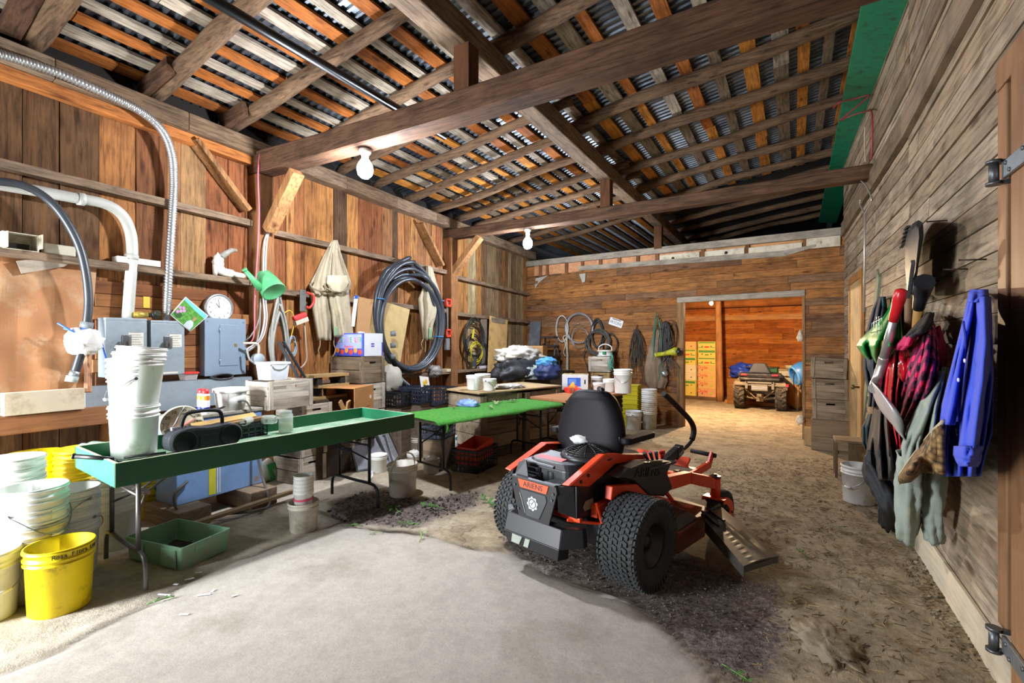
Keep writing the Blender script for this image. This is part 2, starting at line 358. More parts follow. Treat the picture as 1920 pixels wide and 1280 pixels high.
# rafters: peeled and barked poles
def rh(x): return 4.10+.13*(x+2.3)
for i, (y, r, sq) in enumerate([(-.75, .07, 0), (.25, .075, 0), (1.18, .085, 0), (2.02, .075, 0), (2.74, .07, 0), (3.55, .065, 0), (4.2, .06, 0), (4.85, .06, 0), (5.5, .06, 0), (6.2, .06, 0), (6.9, .06, 0), (7.5, .06, 0), (8.2, .055, 0), (8.9, .055, 0), (9.6, .055, 0)]):
    x0 = xl(y)+.02; ks = crooked((x0, y, rh(x0)+r), (-2.12, y+R1.uniform(-.06, .06), rh(-2.12)+r*.9), r*1.05, r*.85, 34, .04, i+1)
    m = MB(); m.tube(ks[0], ks[1], 12)
    where = ['first', 'second', 'third', 'fourth', 'fifth', 'sixth', 'seventh', 'eighth', 'ninth', 'tenth', 'eleventh', 'twelfth', 'thirteenth', 'fourteenth', 'fifteenth'][i]
    tag(m.build('rafter_pole', M_BARK), 'round pole rafter over the plank wall, %s one counted from the front' % where, 'rafter', 'pole rafters over the plank wall')
m = MB(); m.bar((-5.0, 1.06, 3.82), (-3.2, 1.02, 4.06), .12, .1); tag(m.build('rafter_plank', M_TIM, bevel=.006), 'squared rafter lying beside the third round pole rafter', 'rafter')
for (yy, l, dy) in ((2.02, .55, -.1), (2.74, .42, -.1)):
    m = MB(); x0 = xl(yy)+.05; m.bar((x0, yy+dy, rh(x0)+.05), (x0+l, yy+dy, rh(x0+l)+.05), .06, .14); tag(m.build('rafter_cleat', M_TIM, bevel=.005), 'short plank cleat nailed beside the %s pole rafter foot' % ('fourth' if yy < 2.5 else 'fifth'), 'plank')
for i, y in enumerate([-.6, .6, 1.7, 2.7, 3.56, 4.45, 5.36, 6.23, 7.13, 8.06, 9.0, 9.8, 10.7, 11.6, 12.5, 13.2]):
    r = .07 if i < 8 else .06
    ks = crooked((-2.55, y, rh(-2.55)+r), (.62, y+R1.uniform(-.05, .05), rh(.62)+r), r, r*1.05, 34, .04, i+31)
    m = MB(); m.tube(ks[0], ks[1], 12)
    where = ['first', 'second', 'third', 'fourth', 'fifth', 'sixth', 'seventh', 'eighth', 'ninth', 'tenth', 'eleventh', 'twelfth', 'thirteenth', 'fourteenth', 'fifteenth', 'sixteenth'][i]
    tag(m.build('rafter_pole', M_BARK), 'dark barked pole rafter over the coats side, %s one counted from the front' % where, 'rafter', 'pole rafters over the coats')
# roofing sheets with the battens under them
s = NT('roof_metal'); v = s.obj(); f = s.noise(v, 2.2, 5)
s.l(s.ramp(f, [(.3, '50565d'), (.55, '757c84'), (.8, '474a4a')]), s.b.inputs['Base Color']); s.b.inputs['Metallic'].default_value = .9
s.l(s.ramp(f, [(.3, (.32,)*3), (.7, (.5,)*3)]), s.b.inputs['Roughness']); M_ROOF = s.m
m = MB(); per = .085; n = int(18.1/per); pr = [(0, 0), (.3, 0), (.4, .02), (.9, .02)]
ys = [(-1.7+(i+a)*per, z) for i in range(n) for a, z in pr]
vs = [(x, y, rh(x)+.172+z) for (y, z) in ys for x in (-5.5, .95)]
m.add(vs, [(2*i, 2*i+1, 2*i+3, 2*i+2) for i in range(len(ys)-1)])
ceil = m.build('ceiling', M_ROOF); tag(ceil, kind='structure')
x = -5.1; i = 0
while x < .62:
    w = R1.uniform(.085, .13) if x < -2.4 else R1.uniform(.09, .15)
    m = MB(); y = -1.6
    while y < 16.3:
        L = R1.uniform(2.4, 4.6); y1 = min(16.3, y+L); dx = R1.uniform(-.012, .012)
        m.hexa([(x+dx, y, rh(x)+.135), (x+w+dx, y, rh(x+w)+.135), (x+w+dx, y1-.006, rh(x+w)+.135), (x+dx, y1-.006, rh(x)+.135),
                (x+dx, y, rh(x)+.16), (x+w+dx, y, rh(x+w)+.16), (x+w+dx, y1-.006, rh(x+w)+.16), (x+dx, y1-.006, rh(x)+.16)]); y = y1
    m.build('batten', M_BATO if i % 2 == 0 else M_BATG, ceil); x += .213 if x < -2.4 else R1.uniform(.22, .3); i += 1
m = MB(); m.hexa([(-2.6, 9.45, rh(-2.6)+.12), (.62, 9.45, rh(.62)+.12), (.62, 16.3, rh(.62)+.12), (-2.6, 16.3, rh(-2.6)+.12), (-2.6, 9.45, rh(-2.6)+.13), (.62, 9.45, rh(.62)+.13), (.62, 16.3, rh(.62)+.13), (-2.6, 16.3, rh(-2.6)+.13)]); m.build('attic_shade', P('attic_shade', '14120f', .95), ceil)  # added dark sheet standing in for the shade of the attic
m = MB(); m.hexa([(.49, -1.6, 4.37), (.84, -1.6, 4.31), (.84, 13.4, 4.31), (.49, 13.4, 4.37), (.49, -1.6, 4.42), (.84, -1.6, 4.36), (.84, 13.4, 4.36), (.49, 13.4, 4.42)])
tag(m.build('green_fascia', M_GREENP, bevel=.004), 'long green painted board along the top of the coats wall', 'painted board')

# wall with the coats: lapped boards
m = MB(); z = -.2
while z < 4.32:
    h = R1.uniform(.135, .165); y = -1.6
    while y < 9.3:
        L = R1.uniform(2.2, 4.2); y1 = min(y+L, 9.3)
        for a, b in ((y, min(y1, 5)), (max(y, 5), y1)):
            if b-a < .02: continue
            j = R1.uniform(-.004, .004)
            g = .003
            m.hexa([(xrw(a)+j-.008, a, z), (xrw(b)+j-.008, b-g, z), (xrw(b)+.03, b-g, z), (xrw(a)+.03, a, z),
                    (xrw(a)+j, a, z+h-g), (xrw(b)+j, b-g, z+h-g), (xrw(b)+.03, b-g, z+h-g), (xrw(a)+.03, a, z+h-g)])
        y = y1
    z += h
wallR = m.build('wall_right', M_RB); tag(wallR, kind='structure')
m = MB(); m.box(.86, .9, -1.6, 16.6, -.4, 4.6); m.build('sheathing', M_DRK, wallR)
m = MB()
for a, b in ((-1.5, 5), (5, 9.15)):
    m.hexa([(xrw(a)-.055, a, 3.19), (xrw(b)-.055, b, 3.19), (xrw(b)-.005, b, 3.19), (xrw(a)-.005, a, 3.19), (xrw(a)-.055, a, 3.4), (xrw(b)-.055, b, 3.4), (xrw(b)-.005, b, 3.4), (xrw(a)-.005, a, 3.4)])
tag(m.build('trim_1', WD('ledger', ['82705c', '75644f'], 'y', 1), bevel=.004), kind='structure')
m = MB()
for a, b in ((-1.5, 5), (5, 9.15)):
    m.hexa([(xrw(a)-.02, a, 3.6), (xrw(b)-.02, b, 3.6), (xrw(b)-.004, b, 3.6), (xrw(a)-.004, a, 3.6), (xrw(a)-.02, a, 3.72), (xrw(b)-.02, b, 3.72), (xrw(b)-.004, b, 3.72), (xrw(a)-.004, a, 3.72)])
tag(m.build('trim_2', WD('ledger', [], 'y'), bevel=.003), kind='structure')
m = MB(); m.hexa([(xrw(1)-.03, 1, -.1), (xrw(5)-.03, 5, -.1), (xrw(5)-.009, 5, -.1), (xrw(1)-.009, 1, -.1), (xrw(1)-.03, 1, .17), (xrw(5)-.03, 5, .15), (xrw(5)-.009, 5, .15), (xrw(1)-.009, 1, .17)])
tag(m.build('baseboard_right', WD('base_board', ['c2b59d', 'b8aa92'], 'y', .8, dark=.7), bevel=.004), kind='structure')

# back wall with its wide opening
def bp(s, z, off=0): return Vector((s-.0995*off, 9.27-.1*s-off, z))       # s = x along the wall
OX0, OX1, OZ = -1.83, .11, 2.27
m = MB(); z = -.3
while z < 3.06:
    h = R1.uniform(.12, .15); x = -5.6; z1 = min(z+h, 3.08)
    while x < .72:
        L = R1.uniform(.9, 2.6); x1 = min(x+L, .72)
        segs = [(x, x1)]
        if z < OZ: segs = [(a, b) for a, b in ((x, min(x1, OX0)), (max(x, OX1), x1)) if b-a > .02]
        for a, b in segs:
            j = R1.uniform(-.004, .004)
            q = [(a, z, j+.006), (b-.004, z, j+.006), (b-.004, z, -.03), (a, z, -.03), (a, z1-.004, j), (b-.004, z1-.004, j), (b-.004, z1-.004, -.03), (a, z1-.004, -.03)]
            m.hexa([bp(s_, zz, o_) for s_, zz, o_ in q])
        x = x1
    z += h
wallB = m.build('wall_back', M_BB); tag(wallB, kind='structure')
m = MB()
for a, b, z0, z1 in ((-5.6, OX0, -.4, 3.3), (OX1, .8, -.4, 3.3), (OX0, OX1, OZ, 3.3)):
    m.hexa([bp(a, z0, -.035), bp(b, z0, -.035), bp(b, z0, -.1), bp(a, z0, -.1), bp(a, z1, -.035), bp(b, z1, -.035), bp(b, z1, -.1), bp(a, z1, -.1)])
m.build('inner_lining', WD('lining', ['b5804c', 'a8723f', 'c09060'], 'x', 1), wallB)
def bbar(a, b, za, zb, off, d, h):
    mm = MB(); mm.hexa([bp(a, za, off), bp(b, zb, off), bp(b, zb, off-d), bp(a, za, off-d), bp(a, za+h, off), bp(b, zb+h, off), bp(b, zb+h, off-d), bp(a, za+h, off-d)]); return mm
tag(bbar(-5.5, .7, 3.31, 3.22, .05, .2, .13).build('top_plate', M_GRY, bevel=.01), 'weathered grey plate along the top of the back wall', 'timber plate')
mm = bbar(-4.1, -.15, 3.09, 2.97, .03, .026, .10); mm.hexa([bp(-.15, 2.97, .03), bp(.3, 3.08, .03), bp(.3, 3.08, .004), bp(-.15, 2.97, .004), bp(-.15, 3.07, .03), bp(.3, 3.12, .03), bp(.3, 3.12, .004), bp(-.15, 3.07, .004)])
tag(mm.build('sagging_board', M_GRY, bevel=.003), 'long grey board sagging across the back wall over the opening', 'board')
for i, u in enumerate([1013, 1026, 1062, 1092, 1126, 1161, 1196, 1232, 1318, 1401, 1510]):
    p = wb(u, 500); mm = bbar(p.x-.035, p.x+.035, 3.06, 3.06, .012, .09, .25 if p.x < -2 else .19)
    tag(mm.build('wall_stud', M_TIMZ), 'short stub stud between the plates of the back wall, stub %s from the plank wall' % ['one', 'two', 'three', 'four', 'five', 'six', 'seven', 'eight', 'nine', 'ten', 'eleven'][i], 'stud', 'stub studs on top of the back wall')
for i, (u0, u1, dz, lab) in enumerate([(1237, 1312, 0, 'white foam block with one dark round hole at the top of the back wall'), (1322, 1396, .0, 'white foam block with a torn hole above the wide opening'), (1404, 1504, -.03, 'long white foam block above the wide opening near the coats wall'), (1512, 1576, .0, 'tall white foam block in the top corner by the coats wall')]):
    a, b = wb(u0, 490).x, wb(u1, 490).x; mm = bbar(a, b, 3.06+dz*0, 3.055, .02, .06, .165-.02*i+(.09 if i == 3 else 0))
    o = tag(mm.build('foam_block', M_FOAM, bevel=.004), lab, 'foam block')
    for hx in ([.35, .72] if i == 0 else [.55] if i == 1 else [.4] if i == 3 else []):
        p = bp(a+(b-a)*hx, 3.14, .022); c = MB(); c.lathe([(.0, 0), (.028, 0), (.028, .004), (0, .004)], 14, Matrix.Translation(p) @ Matrix.Rotation(RZB, 4, 'Z') @ Matrix.Rotation(PI/2, 4, 'X'))
        c.build('hole', P('hole_dark', '2a211a', .9) if (i, hx) != (0, .72) and i != 3 else M_FOAM, o)
mm = MB(); mm.grid(lambda a, b: bp(-5.3+a*4.0, 3.07+b*.24, -.025), 8, 2); mm.build('fibre_panel', P('fibre', 'c08a62', .8, var=.3, ns=14), wallB)
# torn grey paper
for pts, lab in (([(1003, 541), (1004, 522), (1028, 516), (1012, 528)], 'torn grey paper scrap hanging near the plank wall corner'), ([(1086, 514), (1098, 512), (1097, 528), (1092, 530)], 'small torn grey paper scrap on the back wall')):
    q = [wb(u, v, .035) for u, v in pts]; mm = MB(); mm.add(q, [tuple(range(len(q)))]); tag(mm.build('paper_scrap', P('paper_grey', 'a39f96', .9), solid=.003), lab, 'paper scrap')
# door casing of the opening
tag(bbar(OX0-.12, OX0, -.17, -.17, .03, .12, OZ+.17).build('trim_3', WD('jamb', ['8a6a48', '7a5c40'], 'z', 1), bevel=.004), kind='structure')
tag(bbar(OX1, OX1+.04, -.17, -.17, .02, .12, OZ+.17).build('trim_4', WD('jamb', [], 'z'), bevel=.004), kind='structure')
tag(bbar(OX0-.12, OX1+.04, OZ-.0, OZ+.01, .035, .12, .1).build('trim_5', M_GRY, bevel=.004), kind='structure')

# room behind
YB = 16.3
m = MB(); z = -.4
while z < 2.45:
    h = R1.uniform(.14, .17); x = -5.6
    while x < 3:
        L = R1.uniform(1, 2.8); x1 = min(x+L, 3); j = R1.uniform(-.004, .004)
        m.box(x, x1-.004, YB+j, YB+.03, z, z+h-.004); x = x1
    z += h
w2 = m.build('wall_far', M_BO); tag(w2, kind='structure')
m = MB(); m.box(-5.6, 3, YB+.03, YB+.1, -.6, 5); m.build('sheathing', M_DRK, w2)
m = MB(); m.tube([(-5.6, YB-.12, 2.72), (-1, YB-.12, 2.73), (3, YB-.12, 2.75)], .13, 14); tag(m.build('log_plate', WD('log_wood', ['c27a3a', 'b87238'], 'x', .8)), 'thick round log across the top of the room behind', 'log')
m = MB(); m.box(-5.6, 3, YB-.03, YB-.005, 2.2, 2.36); m.build('pale_strip', WD('pale_strip_wood', ['cf9a68', 'c89058'], 'x', 1), w2)
m = MB(); m.box(-5.7, 3, 9.75, YB+.1, 2.88, 2.95); tag(m.build('ceiling_loft', WD('loft', ['8a6a48', '7a5a3c', '94704a'], 'y', 1)), kind='structure')
m = MB(); m.box(1.7, 1.76, 9.4, YB, -.5, 2.9); m.box(.74, 1.76, 9.36, 9.42, -.5, 2.9); tag(m.build('wall_room', M_BO), kind='structure')
m = MB(); m.box(.86, .9, 9.3, YB, 2.9, 5); m.build('gable', M_DRK, w2)
p = fl(1350, 752); pts = crooked((p.x, p.y, fz(p.y)-.02), (p.x-.05, p.y, 2.88), .1, .085, 10, .02, 5)
m = MB(); m.tube(pts[0], pts[1], 14); tag(m.build('log_post', WD('post_log', ['b58450', 'a87444'], 'z', .8)), 'peeled round log post standing in the room behind', 'post')

# doors in the coats wall
def wallrect(m, y0, y1, z0, z1, a, b):
    m.hexa([(xrw(y0)-b, y0, z0), (xrw(y1)-b, y1, z0), (xrw(y1)-a, y1, z0), (xrw(y0)-a, y0, z0), (xrw(y0)-b, y0, z1), (xrw(y1)-b, y1, z1), (xrw(y1)-a, y1, z1), (xrw(y0)-a, y0, z1)]); return m
ya, yb = 8.28, 7.3
d1 = wallrect(MB(), yb, ya, -.1, 2.32, .012, .03).build('door_1', WD('plain_door', ['b09468', 'a58a60'], 'z', .8, dark=.7), bevel=.003); tag(d1, kind='structure')
fr = WD('door_frame_wood', ['a87840', '9a6c38'], 'z', 1)
wallrect(MB(), ya, ya+.1, -.1, 2.42, .01, .04).build('frame', fr, d1); wallrect(MB(), yb-.1, yb, -.1, 2.42, .01, .04).build('frame', fr, d1); wallrect(MB(), yb, ya, 2.32, 2.42, .01, .04).build('frame', fr, d1)
m = MB(); x = xrw(7.4)-.03; m.tube([(x, 7.42, .93), (x-.05, 7.42, .93), (x-.055, 7.42, .93), (x-.09, 7.42, .93)], [.012, .012, .03, .028], 12); m.build('knob', P('knob_brass', '6a5a40', .4, .8), d1)
BRN = WD('brown_door', ['8f6a4a', '96704e', '886244'], 'z', .7, .55, .12, dark=.75)
d2 = MB(); y = 2.71
for i in range(7): wallrect(d2, y-.15, y-.004, .0, 2.6, .01, .05); y -= .154
d2 = d2.build('door_2', BRN, bevel=.002); tag(d2, kind='structure')
wallrect(MB(), 2.775, 2.876, .27, 2.60, .006, .045).build('casing', BRN, d2, .006); wallrect(MB(), 1.6, 2.876, 2.60, 2.72, .006, .05).build('casing', BRN, d2, .004); wallrect(MB(), 2.70, 2.775, 0, 2.6, .004, .012).build('gap', M_DRK, d2)
GAL = P('galvanised', '9aa0a2', .45, .8, .15, 14)
for z in (2.22, .24):
    h = wallrect(MB(), 1.85, 2.75, z-.035, z+.035, .052, .066).build('hinge', GAL, d2, .003)
    m = MB(); c = (xrw(3)-.085, 2.765, z)
    m.tube([(c[0], c[1], z-.04), (c[0], c[1], z+.04)], .017, 14); m.tube([(c[0], c[1], z-.052), (c[0], c[1], z-.04)], .027, 14); m.tube([(c[0], c[1], z+.04), (c[0], c[1], z+.052)], .027, 14); m.box(c[0], c[0]+.07, c[1]-.012, c[1]+.012, z-.05, z-.035); m.box(c[0], c[0]+.07, c[1]-.012, c[1]+.012, z+.035, z+.05)
    m.build('barrel', P('hinge_iron', '6b6d70', .45, .8), h)
    m = MB()
    for k in range(5):
        for dz in (-.02, .02): m.tube([(xrw(2)-.062, 2.66-.17*k+(.04 if dz > 0 else 0), z+dz), (xrw(2)-.072, 2.66-.17*k+(.04 if dz > 0 else 0), z+dz)], .009, 8)
    m.build('bolt', P('hinge_iron', '', .5), h)

# floor: grey slab in front, broken asphalt and packed earth
SLAB = [fl(u, v) for u, v in ((1345, 1280), (1262, 1190), (1180, 1120), (1010, 1068), (945, 1035), (790, 1003), (640, 987), (560, 1010), (430, 1052), (300, 1120), (120, 1215), (-200, 1330))]
SLAB = [(p.x, p.y) for p in SLAB]+[(-6, .0), (-6, -3), (2, -3), (.0, 1.2)]
ROUGH = [(p.x, p.y) for p in [fl(u, v) for u, v in ((960, 985), (1150, 990), (1300, 1050), (1450, 1100), (1490, 1190), (1380, 1290), (1265, 1195), (1180, 1125), (1010, 1072), (930, 1010))]]
R2 = [(p.x, p.y) for p in [fl(u, v) for u, v in ((640, 935), (700, 915), (790, 935), (905, 915), (890, 950), (780, 985), (660, 985), (610, 960))]]
def sd(poly, x, y):
    ins = False; d = 1e9; n = len(poly)
    for i in range(n):
        x0, y0 = poly[i]; x1, y1 = poly[(i+1) % n]
        if (y0 > y) != (y1 > y) and x < (x1-x0)*(y-y0)/(y1-y0)+x0: ins = not ins
        dx, dy = x1-x0, y1-y0; t = max(0, min(1, ((x-x0)*dx+(y-y0)*dy)/(dx*dx+dy*dy+1e-12))); d = min(d, math.hypot(x-x0-t*dx, y-y0-t*dy))
    return d if ins else -d
gx = [-6+.036*i for i in range(int(8/.036)+1)]
gy = [-2.4+.036*i for i in range(int(7.6/.036)+1)]+[5.3+.12*i for i in range(96)]
vs, sl, ro, du, eg = [], [], [], [], []
for y in gy:
    for x in gx:
        wob = noise.noise(Vector((x*2.2, y*2.2, 0)))*.06+noise.noise(Vector((x*7, y*7, 3)))*.025
        ds = sd(SLAB, x, y)+wob if y < 5 else -1; dr = max(sd(ROUGH, x, y), sd(R2, x, y))+wob*1.5 if 1 < y < 5 else -1
        s_ = max(0, min(1, ds/.03+.5)); r_ = max(0, min(1, dr/.12+.5))
        z = fz(y)+noise.noise(Vector((x*.9, y*.9, 1)))*.008*(1-s_)
        z += (noise.noise(Vector((x*11, y*11, 2)))*.006+noise.noise(Vector((x*4, y*4, 8)))*.007)*(1-s_)
        z += noise.noise(Vector((x*17, y*17, 5)))*.012*r_-.01*r_
        z += .006*s_-.022*math.exp(-(ds/.03)**2)*(.5+.5*noise.noise(Vector((x*3, y*3, 9))))
        eg.append(max(0, math.exp(-((ds+.01)/.032)**2)*(.55+.9*noise.noise(Vector((x*2.3, y*2.3, 9))))) if y < 5 else 0); vs.append((x, y, z)); sl.append(s_); ro.append(r_); du.append(max(0, min(1, (-2.3-x+wob*3)/.8))*max(0, min(1, (4.6-y)/1.5))*.85)
w = len(gx); m = MB(); m.add(vs, [(j*w+i, j*w+i+1, (j+1)*w+i+1, (j+1)*w+i) for j in range(len(gy)-1) for i in range(w-1)], True)
s = NT('barn_floor'); v = s.obj(); geo = s.n('ShaderNodeAttribute', _attribute_name='slab').outputs['Fac']; ger = s.n('ShaderNodeAttribute', _attribute_name='rough').outputs['Fac']
n1, n2, n3, n4 = s.noise(v, 1.6, 8, .65), s.noise(v, 22, 6, .7), s.noise(v, 120, 3, .7), s.noise(v, 5, 8, .72)
slab = s.mix(.55, s.mix(.8, s.ramp(n1, [(.3, '9c958a'), (.5, 'ada69b'), (.7, '938b7f')]), s.ramp(n2, [(.3, (.86,)*3), (.6, (1.04,)*3)]), 'MULTIPLY'), s.ramp(n3, [(.33, (.72,)*3), (.5, (1, 1, 1)), (.68, (1.12,)*3)]), 'MULTIPLY')
earth = s.mix(.85, s.ramp(n4, [(.28, '6e6250'), (.45, '91846f'), (.58, 'a3967d'), (.75, 'b5a993')]), s.ramp(n2, [(.25, (.55, .52, .48)), (.55, (1.05, 1.03, 1))]), 'MULTIPLY')
earth = s.mix(.7, earth, s.ramp(n3, [(.3, (.7,)*3), (.65, (1.1,)*3)]), 'MULTIPLY')
asph = s.mix(.9, s.ramp(n2, [(.3, '4a4240'), (.5, '6c625d'), (.66, '8d8279')]), s.ramp(s.noise(v, 60, 4, .75), [(.36, (.35,)*3), (.5, (.95,)*3), (.64, (1.35,)*3)]), 'MULTIPLY')
vo = s.n('ShaderNodeTexVoronoi', Scale=.7, _feature='DISTANCE_TO_EDGE'); wv = s.n('ShaderNodeVectorMath', _operation='ADD'); nn = s.n('ShaderNodeTexNoise', Scale=2.5, Detail=5); s.l(v, nn.inputs[0]); s.l(nn.outputs['Color'], wv.inputs[0]); s.l(v, wv.inputs[1]); s.l(wv.outputs[0], vo.inputs['Vector'])
crack = s.ramp(vo.outputs['Distance'], [(.002, (.5, .45, .4)), (.012, (1, 1, 1))])
earth = s.mix(.8, earth, crack, 'MULTIPLY')
dst = s.n('ShaderNodeAttribute', _attribute_name='dust').outputs['Fac']; earth = s.mix(dst, earth, s.mix(.8, s.ramp(n4, [(.28, 'a09584'), (.5, 'bab09f'), (.7, 'cac1b0')]), s.ramp(n2, [(.3, (.75,)*3), (.6, (1.05,)*3)]), 'MULTIPLY')); c = s.mix(ger, earth, asph); c = s.mix(geo, c, slab); c = s.mix(s.n('ShaderNodeAttribute', _attribute_name='edge').outputs['Fac'], c, '3e352b'); s.l(c, s.b.inputs['Base Color']); s.b.inputs['Roughness'].default_value = .9; s.b.inputs['Specular IOR Level'].default_value = .2
hh = s.math('ADD', s.math('MULTIPLY', n3, .6), s.math('ADD', n2, s.math('MULTIPLY', n4, 1.5))); hh = s.math('MULTIPLY', hh, s.math('SUBTRACT', 1.0, s.math('MULTIPLY', geo, .85))); s.bump(hh, .4, .02)
fo = m.build('floor', s.m); tag(fo, kind='structure')
for nm, dat in (('slab', sl), ('rough', ro), ('dust', du), ('edge', eg)):
    a = fo.data.attributes.new(nm, 'FLOAT', 'POINT'); a.data.foreach_set('value', dat)

# front wall behind the viewer with one open doorway, the middle closed to cut fill light
m = MB()
for a, b, z0, z1 in ((-5.2, -5.05, -.1, 4), (.4, .9, -.1, 4.6), (-5.2, .9, 3.2, 4.6), (-2.6, .4, -.1, 3.2)): m.box(a, b, -1.65, -1.58, z0, z1)
tag(m.build('wall_front', M_DRK), kind='structure')
# ================================================================ lamps
def bulb(loc, top, power, col, e, r, label):
    t = T('light_bulb', label, 'light bulb', loc)
    m = MB(); m.lathe([(.0, -r*1.1), (r*.45, -r*1.02), (r*.85, -r*.65), (r, 0), (r*.92, r*.5), (r*.7, r*.9), (r*.5, r*1.2)], 20)
    m.build('globe', P('bulb_glow_'+label[:4], col, .5, emit=e), t)
    m = MB(); m.lathe([(0, top), (.055, top), (.055, top-.03), (.035, top-.05), (.028, r*1.2), (0, r*1.2)], 16)
    m.build('socket', P('porcelain', 'd8d4cc', .4), t)
    lamp('bulb_light', (loc[0], loc[1], loc[2]-r*1.3), power, lin(col)[:3], r)
bulb((-3.43, 3.04, 3.11), .185, 360, 'f2f6ff', 60, .075, 'glowing white bulb under the nearer cross timber')
bulb((-3.68, 6.6, 3.09), .235, 300, 'e9f1ff', 60, .078, 'round white bulb glowing under the farther cross timber')
bulb((-1.6, 11.3, 2.38), .49, 950, 'ffdcb0', 40, .04, 'warm orange bulb in the room behind the opening')
# ================================================================ makers
WHT = P('bucket_white', 'e6e6e2', .38, var=.05, dirt=('b9b2a2', .25, 5))
WHT2 = P('bucket_old_white', 'cfcabb', .45, var=.08, dirt=('978c77', .45, 6))
YEL = P('bucket_yellow', 'efd512', .4, var=.06, dirt=('8f7a1c', .25, 7))
WIRE = P('handle_wire', '8f9294', .35, .9)
GRIP = P('handle_grip', 'e9e9e4', .5)
BLKP = P('black_plastic', '17181a', .42, var=.2)
BLKM = P('black_metal', '1c1d20', .4, .3, var=.2)
GLS = P('jar_glass', 'dfeae2', .06, alpha=.3, var=0, spec=.7)
def bucket_body(R, h, inner=True, rings=(.97, .86, .79)):
    rb = R*.87; m = MB(); e = R*.035
    pr = [(0, .002), (rb*.96, 0), (rb, .008)]
    def rr(z): return rb+(R*.965-rb)*z/h
    for q in sorted(rings):
        z = q*h; pr += [(rr(z-.008), z-.009), (rr(z)+e*1.6, z-.007), (rr(z)+e*1.6, z), (rr(z), z+.002)]
    pr += [(R*.985, h-.004), (R, h-.002), (R*.985, h), (R*.93, h-.001), (rr(.02)*.965, .01), (0, .008)]
    return m.lathe(pr, 32)
def bucket_handle(parent, R, h, mode='down', turn=0, mat=WIRE, grip=True, rr0=.0028):
    """a bail: hanging down the side or standing up"""
    m = MB(); zp = h*.83; rr = R*1.03; pts = []
    ang = {'down': -1.12, 'up': 1.25, 'side': .25}[mode]
    for k in range(17):
        a = PI*k/16; x = rr*math.cos(a); d = rr*1.12*math.sin(a)
        pts.append(Vector((x, -d*math.cos(ang) if mode != 'up' else -d*.25, zp+d*math.sin(ang))))
    if mode == 'down': pts = [Vector((p.x, -math.sqrt(max((R*1.04)**2-p.x**2, 0))-.004 if abs(p.x) < R*1.03 else -.004, zp-(1-(p.x/rr)**2)*R*.95)) for p in pts]
    Mz = Matrix.Rotation(turn, 4, 'Z'); pts = [Mz @ p for p in pts]
    m.tube(pts, rr0, 6)
    for p in (pts[0], pts[-1]): m.tube([p*1.0, Vector((p.x*.93, p.y*.93, p.z))], .011, 8)
    o = m.build('handle', mat, parent)
    if grip:
        g = MB(); g.tube(pts[7:10], .008, 8); g.build('grip', GRIP, o)
    return o
def bucket(label, loc, R=.152, h=.37, mat=None, rz=0, handle='down', turn=0, group=None, rings=(.97, .86, .79), tilt=None, cat='bucket', name='bucket', grip=True):
    t = T(name, label, cat, loc, rz if tilt is None else (tilt[0], tilt[1], rz), group)
    bucket_body(R, h, True, rings).build('body', mat or WHT, t)
    if handle: bucket_handle(t, R, h, handle, turn, WIRE, grip)
    return t
def onfloor(u, v, r, h=0):
    """centre of a round thing whose front foot is seen at u, v"""
    p = fl(u, v, h) if h < .3 else hz(u, v, h); d = Vector((p.x, p.y, 0)).normalized(); q = p+d*r; return Vector((q.x, q.y, fz(q.y)+h if h < .3 else h))
def box_open(m, w, d, h, t, y0=0):
    """an open box: floor and four walls, front at y0"""
    m.box(-w/2, w/2, y0, y0+d, 0, t); m.box(-w/2, w/2, y0, y0+t, t, h); m.box(-w/2, w/2, y0+d-t, y0+d, t, h)
    m.box(-w/2, -w/2+t, y0+t, y0+d-t, t, h); m.box(w/2-t, w/2, y0+t, y0+d-t, t, h); return m
CR = {}
